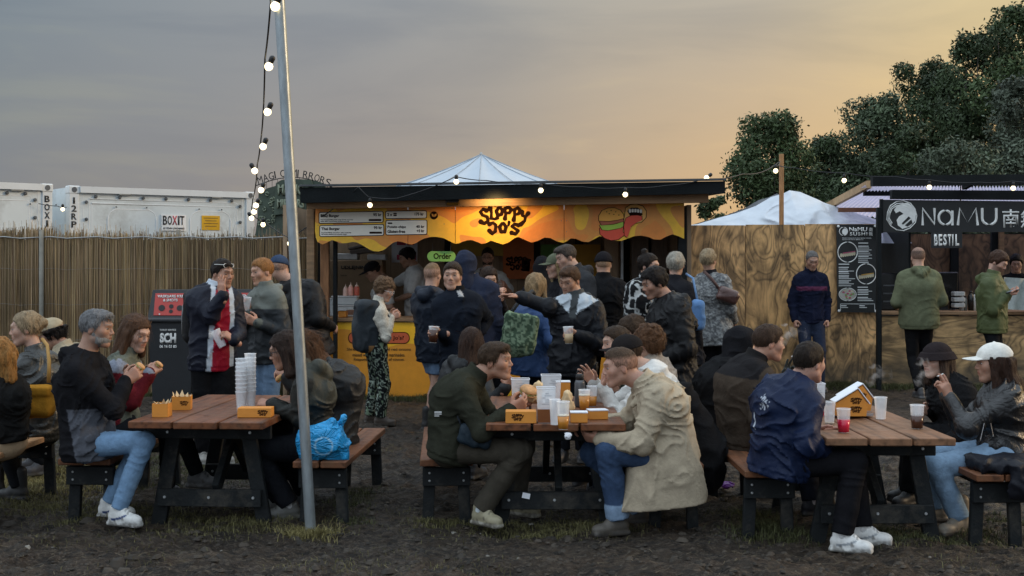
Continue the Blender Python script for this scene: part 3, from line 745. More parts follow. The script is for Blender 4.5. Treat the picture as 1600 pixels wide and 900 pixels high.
    if glasses:
        gk, gc = glasses; b = MB(); zo, yo = (.004, .098) if gk != 'onhead' else (.075, .075)
        for s in (-1, 1):
            b.tube([(s * .031 + .022 * math.cos(a), yo - abs(.022 * math.cos(a) * .15), zo + .017 * math.sin(a)) for a in [k * math.pi / 6 for k in range(13)]], .0024, 5)
            b.tube([(s * .053, yo - .004, zo + .006), (s * .076, yo - .05, zo + .006), (s * .082, -.012, zo + .004)], .0024, 5)
        b.tube([(-.01, yo, zo + .004), (.01, yo, zo + .004)], .002, 5)
        V = np.array(b.v, np.float32); b.v = [tuple(q) for q in hxf(V)]
        b.done('glasses', M('glasses_' + gk + str(gc), gc, .3, var=0, bump=0), root)
    # trousers
    tc_, tm = legs[0], legs[1]; lo_ = legs[2] if len(legs) > 2 else .0; cuff = legs[3] if len(legs) > 3 else None
    fold = .007 + lo_ * .2
    P = [('u', 0, loft([Pv + u * .10, Pv + u * .02, Pv - u * .04], rr, [.140 + fat * .7, .150 + fat * .6, .145], [.100 + fat * .5, .110, .105]), tc_)]
    for s in (1, -1):
        k1, a1 = kn[s], an[s] + (kn[s] - an[s]) * .06
        if bare_leg:
            kk = hips[s] + (kn[s] - hips[s]) * .72; P.append(('u', .05, rc(hips[s], kk, .088, .078, fold, .2), tc_)); continue
        P += [('u', .05, rc(hips[s], k1, .086 * S + lo_ * .5, .062 * S + lo_ * .7, fold, .85), tc_), ('u', .012, cutf(rc(k1, a1 - unit(kn[s] - an[s]) * .06, .061 * S + lo_ * .7, .048 * S + lo_, fold * 1.2, .1), plane(-unit(kn[s] - an[s]), a1 - unit(kn[s] - an[s]) * .02)), tc_)]
        if cuff: dd = unit(kn[s] - an[s]); P.append(('u', .002, cutf(rc(a1 + dd * .0, a1 + dd * .055, .055 * S + lo_, .056 * S + lo_), plane(-dd, a1 - dd * .012)), cuff))
    pts2 = np.array([Pv] + list(hips.values()) + list(kn.values()) + list(an.values()))
    if bare_leg: P.append(('i', .0, plane((0, 0, -1), (0, 0, float(kn[1][2]) + .08))))
    cfn = legs[4] if len(legs) > 4 else None
    sdf_obj('shorts' if bare_leg else 'trousers', P, pts2.min(0) - .17 - lo_, pts2.max(0) + .17, h, tm, root, colfn=cfn)
    if swoosh: SW_C[0] = swoosh
    if not noshoes:
        for s in (1, -1):
            fd = yawv(fy + (8 if s == -1 else -8)) if not isinstance(fy, dict) else V3(*fy[s])
            shoe_obj(root, an[s], fd, shoes[0], shoes[1], shoes[2], S, h)
            if bare_leg or len(shoes) > 3:
                sdf_obj('sock', [('u', 0, rc(an[s], an[s] + unit(kn[s] - an[s]) * .09, .043, .043))], an[s] - .06, an[s] + .15, .012, CLOTH, root, col=shoes[3] if len(shoes) > 3 else (.1, .1, .1))
    # top garment
    T = dict(col=(.02, .02, .025), mat=CLOTH, hem=.10, loose=.03, sleeve=None, hood=False, collar=.045, fold=.017, short=False, name='jacket', cuffc=None); T.update(top)
    lo2 = T['loose']; c1 = np.asarray(T['col'], np.float32); cs_ = np.asarray(T['sleeve'], np.float32) if T['sleeve'] is not None else c1 + .0003
    sx = S * (.90 if fem else 1.0)
    cent = [Pv - u * T['hem'], Pv + u * .02, Pv + u * Lt * .35, Pv + u * Lt * .66, Pv + u * Lt * .86, N_ - u * .03]
    cent[2] = cent[2] - ff * hunch * .8; cent[3] = cent[3] - ff * hunch; cent[4] = cent[4] - ff * hunch * .5
    A_ = [(.150 + T.get('flare', 0)) * sx, .148 * sx, (.135 if not fem else .122) * sx, .165 * sx, .150 * sx, .075 * sx]; B_ = [.105 * sx + T.get('flare', 0), .108 * sx, .100 * sx, .118 * sx, .092 * sx, .062 * sx]
    if fem: B_[3] += .015
    A_ = [a + lo2 + (fat if i < 5 else 0) for i, a in enumerate(A_)]; B_ = [b + lo2 * .8 + (fat if i < 4 else 0) for i, b in enumerate(B_)]
    A_[5] -= lo2 * .6; B_[5] -= lo2 * .3
    base = loft(cent, rr, A_, B_); fo = T['fold']
    def torso(x, y, z):
        d = base(x, y, z); wv = noise(x * 5 + 3, y * 5, z * 5 + 9)
        q = ridge(noise(x * 5.5 + 5 * wv, y * 5.5 + 4 * wv, z * 11 + 6 * wv + 11)) ** 2.2; q2 = ridge(noise(x * 12 + 7 * wv, y * 12, z * 22 + 9 * wv + 5)) ** 2
        a_ = ((x - Pv[0]) * u[0] + (y - Pv[1]) * u[1] + (z - Pv[2]) * u[2]) + T['hem']; s_ = (x - Pv[0]) * rr[0] + (y - Pv[1]) * rr[1] + (z - Pv[2]) * rr[2]; f_ = (x - Pv[0]) * ff[0] + (y - Pv[1]) * ff[1] + (z - Pv[2]) * ff[2]
        d = d + .007 * (a_ < .045) - .006 * (np.abs(s_) < .016) * (f_ > .02) * (T['name'] == 'jacket')
        return d - fo * .95 * (q - .25) - fo * .22 * (q2 - .25)
    hp_ = plane(-u, cent[0])
    P = [('u', 0, (lambda x, y, z: smax(torso(x, y, z), hp_(x, y, z), .02)), c1)]
    for s in (1, -1):
        e2 = wr[s] if not T['short'] else None; rs_ = lo2 * .45
        if T['short']: P.append(('u', .03, rc(sh[s], sh[s] + (el[s] - sh[s]) * .72, .062 * sx + rs_, .060 * sx + rs_, fo * .5), cs_)); continue
        we = el[s] + (wr[s] - el[s]) * T.get('slen', .96)
        P += [('u', .045, rc(sh[s] + rr * -.01 * s, el[s], .062 * sx + rs_, .048 * sx + rs_, fo * 1.15, .95), cs_), ('u', .014, rc(el[s], we, .047 * sx + rs_, .034 * sx + rs_ * .8, fo * 1.2, .1), cs_)]
        d3 = unit(we - el[s]); P.append(('u', .002, cutf(rc(we - d3 * .05, we + d3 * .01, .036 * sx + rs_ * .8, .034 * sx + rs_ * .7), plane(-d3, we - d3 * .045)), cs_ * .75))
        if T['cuffc'] is not None: dd = unit(we - el[s]); P.append(('u', .003, rc(we - dd * .03, we, .038 * sx + rs_ * .7, .036 * sx + rs_ * .7), T['cuffc']))
    cl = T['collar'] * 1.55
    if cl:
        up2 = unit(C - N_ + V3(0, 0, .08)); ccol = T.get('collarc', c1)
        P.append(('u', .02, (lambda x, y, z, a=rc(N_ - u * .03 - ff * .0, N_ + up2 * (cl + .02), .084 * sx, .076 * sx): smax(a(x, y, z), plane(up2, N_ + up2 * cl)(x, y, z), .006)), ccol))
        P.append(('s', .006, rc(N_ + up2 * (cl - .005), N_ + up2 * (cl + .12), (.058 if not fem else .050), .07)))
    if T['hood']:
        b_ = N_ - ff * .088 + u * .030
        P += [('u', .03, rc(b_ + rr * .07, b_ - ff * .035 - u * .05, .040, .050, .020), T.get('hoodc', c1)), ('u', .03, rc(b_ - rr * .07, b_ - ff * .035 - u * .05, .040, .050, .020), T.get('hoodc', c1)),
              ('u', .02, rc(b_ + rr * .075, N_ + rr * .08 + ff * .04, .032, .024, .01), T.get('hoodc', c1)), ('u', .02, rc(b_ - rr * .075, N_ - rr * .08 + ff * .04, .032, .024, .01), T.get('hoodc', c1))]
    if T.get('prims'): P += T['prims'](Pv, N_, u, ff, rr)
    pts3 = np.array(cent + list(sh.values()) + list(el.values()) + list(wr.values()) + ([N_ + UP * .1]))
    blocks = T.get('blocks')
    def cfn2(V, c):
        if not blocks: return c
        d = V - Pv; a = d @ u / Lt; sd_ = d @ rr; fw = d @ ff
        isT = np.abs(c - c1).max(1) < 1e-5; isS = np.abs(c - cs_).max(1) < 1e-5
        for fn, colr in blocks:
            m = fn(a, sd_, fw, isT, isS, V); c[m] = colr
        return c
    pad = .2 + lo2 + fat + T.get('flare', 0)
    to = sdf_obj(T['name'], P, pts3.min(0) - pad, pts3.max(0) + pad, h, T['mat'], root, colfn=cfn2)
    if hood_up is not None:
        P = [('u', 0, ell((0, -.018, .020), (.102, .128, .122)), hood_up), ('u', .04, rc((0, -.05, -.06), (0, -.06, -.17), .085, .10), hood_up),
             ('s', .015, ell((0, .13, -.02), (.066, .085, .105))), ('s', .01, ell((0, -.0, .0), (.084, .104, .104))), ('d', 0, lambda x, y, z: -.012 * (ridge(noise(x * 12, y * 12, z * 12)) - .4))]
        sdf_obj('hood', P, (-.15, -.2, -.28), (.15, .16, .17), max(.0065, h * .6), T['mat'], root, xf=hxf)
    info = dict(root=root, R=R, C=C, N=N_, P=Pv, u=u, f=ff, r=rr, wr=wr, el=el, sh=sh, hands=hands, kn=kn, an=an, hips=hips, S=S, h=h)
    if extra: extra(info)
    PEOPLE.append(root); PINFO.append(info); return info
def cutf(fn, pl): return lambda x, y, z: np.maximum(fn(x, y, z), pl(x, y, z))
def H(x, y, dy=0, **k): k['w'] = (x, y, dy); return k
def lines(root, info, pts, r, m, name='zip'):
    b = MB(); b.tube(pts, r, 5); b.done(name, m, root)
# ------------------------------------------------------------------ ground
def axis(lo, hi, step, end, grow=1.16, neg=True):
    a = list(np.arange(lo, hi + 1e-6, step)); s = step; x = a[-1]
    while x < end: s *= grow; x += s; a.append(x)
    if neg:
        s = step; x = a[0]; pre = []
        while x > -end: s *= grow; x -= s; pre.append(x)
        a = pre[::-1] + a
    return np.array(a)
gx = axis(-3.9, 3.9, .022, 700, 1.13)
gy = list(np.arange(6.6, 10.6, .022)); s_ = .022; y_ = gy[-1]
while y_ < 1500: s_ *= 1.035 if y_ < 20 else 1.25; y_ += s_; gy.append(y_)
pre = []; s_ = .03; y_ = 6.6
while y_ > -60: s_ *= 1.25; y_ -= s_; pre.append(y_)
gy = np.array(pre[::-1] + gy)
GX, GY = np.meshgrid(gx, gy, indexing='ij')
def gh(x, y):
    x = np.asarray(x, np.float64); y = np.asarray(y, np.float64); z0 = np.zeros_like(x)
    fade = np.clip(1.6 - y / 60, .0, 1)
    big = (fbm(x * .9, y * .9, z0 + 2, 3) - .5) * .07
    pr = ridge(fbm(x * 2.6 + 5, y * 3.6, z0 + 8, 3)) * .055
    cl = (fbm(x * 9, y * 14, z0 + 4, 5, .68) - .5) * .10
    return (big + pr + cl - .035) * fade
GZ = gh(GX, GY) - .004
nx, ny = GX.shape
idx = np.arange(nx * ny).reshape(nx, ny)
Qg = np.stack([idx[:-1, :-1], idx[1:, :-1], idx[1:, 1:], idx[:-1, 1:]], -1).reshape(-1, 4)
mud, n, l, bs = newmat('wet_trampled_mud')
tc = n.new('ShaderNodeTexCoord')
def tnoise(sc, det, ro=.6, dist=0.0, st=(1, 1, 1)):
    mp = n.new('ShaderNodeMapping'); mp.inputs['Scale'].default_value = st; l.new(tc.outputs['Object'], mp.inputs[0])
    q = nd(n, 'ShaderNodeTexNoise', Scale=sc, Detail=det, Roughness=ro, Distortion=dist); l.new(mp.outputs[0], q.inputs[0]); return q.outputs[0]
def ramp(f, st):
    r = n.new('ShaderNodeValToRGB'); l.new(f, r.inputs[0]); e = r.color_ramp.elements
    while len(e) < len(st): e.new(.5)
    for k, (p_, c_) in enumerate(st): e[k].position = p_; e[k].color = (*c_, 1)
    return r.outputs[0]
c = ramp(tnoise(1.4, 8), [(.3, (.013, .0088, .0055)), (.5, (.040, .0265, .0165)), (.70, (.098, .069, .045))])
c = mixc(n, l, ramp(tnoise(30, 7, .8, st=(.7, 1.4, 1)), [(.50, (0, 0, 0)), (.58, (.8, .8, .8))]), c, (.125, .098, .072))
c = mixc(n, l, ramp(tnoise(17, 7, .8, st=(.7, 1.5, 1)), [(.42, (.9, .9, .9)), (.50, (0, 0, 0))]), c, (.006, .0045, .0035))
c = mixc(n, l, ramp(tnoise(5, 6, .7, st=(1, .6, 1)), [(.5, (0, 0, 0)), (.7, (.6, .6, .6))]), c, (.030, .024, .018))
l.new(c, bs.inputs['Base Color'])
r_ = n.new('ShaderNodeMapRange'); l.new(tnoise(4, 7, .65), r_.inputs[0]); r_.inputs[1].default_value = .35; r_.inputs[2].default_value = .6; r_.inputs[3].default_value = .34; r_.inputs[4].default_value = .9
l.new(r_.outputs[0], bs.inputs['Roughness']); bs.inputs['Specular IOR Level'].default_value = .35
bp = nd(n, 'ShaderNodeBump', Strength=1.0, Distance=.07); l.new(tnoise(24, 9, .74, st=(.7, 1.3, 1)), bp.inputs['Height']); l.new(bp.outputs[0], bs.inputs['Normal'])
og = finish('ground', npmesh('ground', np.stack([GX, GY, GZ], -1).reshape(-1, 3), Qg), mud, None, True); props(og, kind='structure')
# ---- stones and clods, straw, grass: nobody could count them
def scatter_mesh(name, P, tmpl_v, tmpl_f, scale, rot, cols, m, label, cat):
    k = len(tmpl_v); Vv = []
    ca, sa = np.cos(rot), np.sin(rot)
    T_ = tmpl_v[None] * scale[:, None, :] if scale.ndim == 2 else tmpl_v[None] * scale[:, None, None]
    X = T_[..., 0] * ca[:, None] - T_[..., 1] * sa[:, None]; Yy = T_[..., 0] * sa[:, None] + T_[..., 1] * ca[:, None]
    V = np.stack([X, Yy, T_[..., 2]], -1) + P[:, None]
    Q = (tmpl_f[None] + (np.arange(len(P)) * k)[:, None, None]).reshape(-1, tmpl_f.shape[1])
    C_ = np.repeat(cols, k, 0)
    o = finish(name, npmesh(name, V.reshape(-1, 3), Q, C_), m, None, False)
    return props(o, label, cat, kind='stuff')
PLAINCOL = M_attr('painted_by_colour', .85, .15, 20, .2, 60)
GRASS = M_attr('grass_blades', .7, .1, 5, .0, 60, spec=.2)
tv = np.array([(-1, -.7, -.3), (1, -.8, -.3), (.9, .8, -.3), (-.9, .9, -.3), (-.5, -.5, .5), (.6, -.4, .7), (.45, .5, .5), (-.6, .4, .6)]); tf = np.array([(0, 1, 5, 4), (1, 2, 6, 5), (2, 3, 7, 6), (3, 0, 4, 7), (4, 5, 6, 7)])
m_ = 6000; py_ = 408 + 3400 / RS.uniform(408 + 200, 935, m_).__sub__(408) * 0
yy = 3400 / RS.uniform(190, 500, m_); xx = RS.uniform(-.46, .46, m_) * yy
P = np.stack([xx, yy, gh(xx, yy)], 1); sc = RS.gamma(2.2, .0042, m_)[:, None] * np.array([[1.3, 1, .8]])
cc = np.array([.030, .024, .018]) * RS.uniform(.5, 1.7, (m_, 1)); bright = RS.rand(m_) < .012; cc[bright] = np.array([.16, .15, .13]) * RS.uniform(.6, 1.3, (bright.sum(), 1))
scatter_mesh('mud_clods', P, tv, tf, sc, RS.uniform(0, 6.3, m_), cc, PLAINCOL, 'clods and pebbles strewn over the wet mud', 'gravel')
tv = np.array([(-1, -.04, 0), (1, -.04, .02), (1, .04, .02), (-1, .04, 0)]); tf = np.array([(0, 1, 2, 3)])
m_ = 3200; yy = 3400 / RS.uniform(240, 500, m_); xx = RS.uniform(-.46, .46, m_) * yy
P = np.stack([xx, yy, gh(xx, yy) + .006], 1); sc = RS.uniform(.012, .045, m_)
cc = np.array([.13, .105, .065]) * RS.uniform(.4, 1.3, (m_, 1))
scatter_mesh('straw_bits', P, tv, tf, sc, RS.uniform(0, 6.3, m_), cc, PLAINCOL, 'short bits of straw and litter trodden into the mud', 'straw')
def grass(name, spots, label, cat='grass'):
    Ps, Ss, Cs = [], [], []
    for (x, y, rx, ry, cnt, hgt, colr) in spots:
        cnt = int(cnt * 2.4); hgt *= .78
        a = RS.normal(0, .5, (cnt, 2)); px_ = x + a[:, 0] * rx; py2 = y + a[:, 1] * ry
        Ps.append(np.stack([px_, py2, gh(px_, py2)], 1)); Ss.append(hgt * RS.uniform(.35, 1.15, cnt)); Cs.append(np.array(colr) * RS.uniform(.45, 1.5, (cnt, 1)))
    P = np.concatenate(Ps); S_ = np.concatenate(Ss); C_ = np.concatenate(Cs); m = len(P)
    a = RS.uniform(0, 6.28, m); lean = RS.normal(0, .75, (m, 2)) * S_[:, None]; w_ = .0019 + 0 * a
    d = np.stack([np.cos(a), np.sin(a)], 1) * w_[:, None]
    z = lambda k: np.full((m, 1), 0.) + (S_ * k)[:, None]
    v0 = P + np.hstack([-d, z(0) - .02]); v1 = P + np.hstack([d, z(0) - .02])
    v2 = P + np.hstack([lean * .35 + d * .8, z(.6)]); v3 = P + np.hstack([lean * .35 - d * .8, z(.6)])
    v4 = P + np.hstack([lean * 1.1 + d * .15, z(.85)]); v5 = P + np.hstack([lean * 1.1 - d * .15, z(.85)])
    V = np.stack([v0, v1, v2, v3, v4, v5], 1).reshape(-1, 3); b_ = np.arange(m)[:, None] * 6
    Q = np.concatenate([b_ + np.array([[0, 1, 2, 3]]), b_ + np.array([[3, 2, 4, 5]])])
    o = finish(name, npmesh(name, V, Q, np.repeat(C_, 6, 0)), GRASS, None, False); props(o, label, cat, kind='stuff')
GR1, GR2, GR3 = (.115, .105, .045), (.07, .075, .032), (.20, .17, .07)
sp = []
def gs(px, py, rx, ry, n_, h_, c_=GR1): Y = 3400 / (py - 408); sp.append(((px - 800) / F * Y, Y, rx, ry, n_, h_, c_))
for px, py in ((300, 812), (345, 818), (240, 805), (390, 825), (420, 815), (130, 815), (160, 800)): gs(px, py, .28, .20, 170, .05)
for px, py in ((487, 838), (500, 830), (470, 836)): gs(px, py, .14, .12, 200, .07, GR3)
for px, py in ((540, 790), (548, 815), (560, 775)): gs(px, py, .16, .22, 140, .05, GR2)
for px, py in ((690, 822), (720, 815), (668, 818)): gs(px, py, .16, .14, 130, .05)
for px, py in ((850, 838), (900, 832), (820, 828), (945, 828), (880, 822), (790, 826)): gs(px, py, .28, .14, 170, .05, GR1)
for px, py in ((1180, 835), (1230, 842), (1205, 830), (1180, 810)): gs(px, py, .18, .18, 220, .07, GR2)
for px, py in ((1400, 842), (1440, 846), (1360, 835), (1480, 842), (1540, 835), (1570, 815)): gs(px, py, .26, .16, 170, .05, GR2)
for px, py in ((30, 760), (70, 750), (100, 735), (20, 785), (60, 735), (110, 760), (5, 745), (85, 790), (130, 735)): gs(px, py, .40, .42, 520, .06, GR3 if py < 770 else GR1)
for k in range(22): gs(120 + k * 14, 690 + RS.randint(0, 60), .5, .6, 160, .05, GR2)
for k in range(60): gs(RS.randint(-40, 1640), RS.randint(700, 890), .30, .2, 26, .035, GR1)
grass('muddy_grass', sp, 'trodden tufts of yellow-green grass round the table and bench legs')
sp = []
for k in range(60): gs(510 + k * 9.4, 624 + RS.randint(-1, 4), .18, .16, 110, .085, GR2)
for k in range(46): gs(1180 + k * 9.4, 606 + RS.randint(-1, 4), .2, .2, 120, .10, GR2)
for k in range(40): gs(k * 12, 618 + RS.randint(-1, 4), .2, .2, 100, .12, GR2)
grass('weeds', sp, 'low weeds growing along the foot of the counters and walls', 'weeds')

# ------------------------------------------------------------------ trees
BARK = M('bark', (.06, .05, .04), .9, bump=.6)
LEAFS = M_attr('tree_leaves', .6, .18, .9, .0, 60, spec=.25)
def tree(px, top, wpx, Y, label, seed, colr, n_leaf=15000, low=1.0, leaf=.13, clumps=34, name='broadleaf_tree', group='trees behind the food stalls'):
    rnd = np.random.RandomState(seed); x0 = (px - 800) / F * Y; ztop = HC - (top - HY) / F * Y; rw = wpx / 2 / F * Y; zl = low
    root = empty(name, (x0, Y, 0), label, 'tree', group)
    b = MB(); zc = (ztop + zl) / 2
    b.tube([(x0, Y, -.2), (x0 + .1, Y, zl + 1), (x0 - .1, Y, zc), (x0, Y, ztop - 1.2)], [rw * .10, rw * .085, rw * .06, rw * .02], 9)
    cl = []
    nk = int(clumps * 1.5)
    for k in range(nk):
        a = rnd.uniform(0, 6.28); t = (k + .5) / nk; zz = zl + (ztop - zl) * t
        prof = (1 - abs(2 * (.10 + .82 * t) - 1) ** 2.4) ** .6; rad = rw * prof * (.15 + .85 * rnd.rand() ** .5) * .74
        cr = rw * rnd.uniform(.30, .50) * (1.0 - .45 * max(0, t - .65) / .35)
        c_ = np.array([x0 + rad * math.cos(a), Y + rad * math.sin(a), min(zz, ztop - cr * .9)]); cl.append((c_, cr))
        if k % 4 == 0: b.tube([(x0, Y, zl + (c_[2] - zl) * .45), ((x0 + c_[0]) / 2, (Y + c_[1]) / 2, (zl + c_[2]) / 2 + .3), tuple(c_)], [rw * .035, rw * .02, rw * .008], 5)
    for k in range(5): cl.append((np.array([x0 + rnd.normal(0, rw * .2), Y, ztop - rw * rnd.uniform(.15, .5)]), rw * rnd.uniform(.14, .24)))
    b.done('trunk', BARK, root, True)
    w_ = np.array([c[1] ** 2 for c in cl]); cnt = (w_ / w_.sum() * n_leaf * 2.3).astype(int)
    Vs, Cs = [], []
    for (c_, cr), k in zip(cl, cnt):
        if k == 0: continue
        d = rnd.normal(0, 1, (k, 3)); d /= np.linalg.norm(d, axis=1)[:, None]
        rr_ = cr * (.45 + .40 * rnd.rand(k, 1) ** .6 + .26 * np.abs(rnd.normal(0, 1, (k, 1)))) * (.75 + .5 * noise(d[:, 0] * 2.2 + seed, d[:, 1] * 2.2 + c_[0], d[:, 2] * 2.2 + c_[2])[:, None])
        p = c_ + d * rr_ * V3(1, 1, .85)
        nn = d * .7 + rnd.normal(0, .55, (k, 3)); nn /= np.linalg.norm(nn, axis=1)[:, None]
        t1 = np.cross(nn, rnd.normal(0, 1, (k, 3))); t1 /= np.linalg.norm(t1, axis=1)[:, None]; t2 = np.cross(nn, t1)
        s = leaf * rnd.uniform(.30, .72, (k, 1)); q = np.stack([p - t1 * s, p + t2 * s * .45, p + t1 * s, p - t2 * s * .45], 1)
        Vs.append(q.reshape(-1, 3)); Cs.append(np.repeat(np.array(colr) * rnd.uniform(.6, 1.4) * rnd.uniform(.78, 1.25, (k, 1)), 4, 0))
    V = np.concatenate(Vs); m = len(V) // 4
    finish('crown', npmesh('crown', V, np.arange(m * 4).reshape(m, 4), np.concatenate(Cs)), LEAFS, root, False)
G1, G2, G3 = (.050, .075, .030), (.062, .085, .046), (.040, .060, .026)
tree(1206, 176, 140, 38, 'round tree standing apart, left of the wood behind the plastic tent', 1, G1, 19000, .2, .12, 64)
tree(1116, 306, 66, 36, 'small bush at the far left end of the trees', 2, G1, 3500, .0, .11, 12, name='bush')
tree(1300, 212, 130, 46, 'mid-height tree between the round tree and the tall wood', 3, G3, 15000, .0, .14, 34)
tree(1375, 148, 150, 45, 'bushy tree left of the tall wood with its crown just under the orange glow', 4, G2, 17000, .0, .14, 36)
tree(1440, 92, 150, 46, 'dark leaning tree second from the tall end of the wood', 5, G3, 17000, .0, .14, 36)
tree(1510, 52, 160, 44, 'dense dark tree rising in steps before the tallest crown', 6, G3, 18000, .0, .14, 38)
tree(1590, 8, 170, 42, 'tallest tree reaching the top right corner of the sky', 7, G1, 20000, .0, .14, 40)
tree(1255, 262, 110, 41, 'low broad tree filling the gap behind the lamp post', 12, G1, 10000, .0, .12, 30)
tree(1680, -10, 190, 43, 'tree cut off by the right edge of the frame', 8, G2, 15000, .0, .15, 36)
tree(1500, 218, 170, 36, 'paler low willow in front of the dark wood above the sushi stall', 9, (.075, .095, .060), 12000, .0, .12, 30, name='willow')
tree(1420, 190, 130, 40, 'middle-height tree filling the gap behind the corrugated roof', 10, G3, 12000, .0, .13, 30)
tree(1600, 120, 130, 37, 'silvery tree standing in front of the tallest crown', 11, (.080, .098, .068), 12000, .0, .12, 30)

# ------------------------------------------------------------------ reed fence
yF = 16.3
root = empty('reed_fence', ((240 - 800) / F * yF, yF, 0), 'long brown reed screen fence along the left behind the bins', 'fence')
V, Q, C_ = [], [], []; cnt = 0
xL, xR = (-90 - 800) / F * yF, (494 - 800) / F * yF
def reeds(n_, ylo, yhi, zlo, zhi, wmin, wmax, tone):
    xs = np.sort(RS.uniform(xL, xR, n_)); dens = fbm(xs * 1.7, xs * 0, xs * 0 + 3, 3)
    ys = yF + RS.uniform(ylo, yhi, n_); h0 = RS.uniform(zlo, zhi, n_) + (dens - .5) * .08 - .04 + np.where(xs < (85 - 800) / F * yF, .07, 0)
    r_ = RS.uniform(wmin, wmax, n_); lean = RS.normal(0, .012, (n_, 2)); bow = RS.normal(0, .006, n_)
    ring = []
    for t_ in (0, .5, 1):
        for k in range(4):
            a = math.pi / 2 * k + .6
            ring.append(np.stack([xs + lean[:, 0] * t_ + bow * (t_ == .5) + r_ * math.cos(a) * (1 - .35 * t_), ys + lean[:, 1] * t_ * .5 + r_ * math.sin(a), h0 * t_], 1))
    V = np.stack(ring, 1); f = []
    for i in range(2):
        for k in range(4): a, b_ = i * 4 + k, i * 4 + (k + 1) % 4; f.append((a, b_, b_ + 4, a + 4))
    f.append((8, 9, 10, 11)); f = np.array(f); Q = (f[None] + (np.arange(n_) * 12)[:, None, None]).reshape(-1, 4)
    c = np.array(tone) * RS.uniform(.40, 1.45, (n_, 1)) * (.65 + .7 * dens[:, None]); c[RS.rand(n_) < .10] *= .35
    c[:, 1] *= RS.uniform(.92, 1.05, n_)
    return V.reshape(-1, 3), Q, np.repeat(c, 12, 0)
parts = [reeds(2100, .0, .03, 2.0, 2.09, .0024, .0048, (.29, .195, .092)), reeds(1300, .035, .06, 1.96, 2.12, .003, .006, (.13, .086, .042)), reeds(420, -.012, .0, 1.9, 2.20, .002, .004, (.28, .20, .11)), reeds(170, .0, .05, 2.06, 2.20, .0015, .0028, (.25, .19, .12))]
off = 0; VV, QQ, CC = [], [], []
for v_, q_, c_ in parts: VV.append(v_); QQ.append(q_ + off); CC.append(c_); off += len(v_)
o = finish('reed_panel', npmesh('reed_panel', np.concatenate(VV), np.concatenate(QQ), np.concatenate(CC)), M_attr('dry_reed', .75, .25, 9, .3, 120, stretch=(1, 1, .2)), root, False); props(o, kind='stuff')
b = MB(); b.box(((xL + xR) / 2, yF + .09, 1.0), (xR - xL, .012, 1.94)); b.done('dark_backing', M('dark_backing', (.03, .026, .02), .95), root)  # added dark sheet: stands for shade in the reed gaps, stops see-through
WIRE = M('fence_wire', (.30, .30, .29), .5, .6)
for z in (2.0, 1.6, 1.15, .7, .28):
    b = MB(); b.tube([(xL + (xR - xL) * k / 24, yF - .016, z + .012 * math.sin(k * 2.1)) for k in range(25)], .0014 if z < 2 else .008, 5); b.done('wire', WIRE, root)
for px in (66, 488, -60, 275):
    x = (px - 800) / F * yF; b = MB(); b.tube([(x, yF + (.12 if px in (275,) else -.03), -.1), (x, yF + (.12 if px in (275,) else -.03), 2.1)], .03, 8); b.done('post', M('old_post', (.20, .19, .16), .8), root, True)

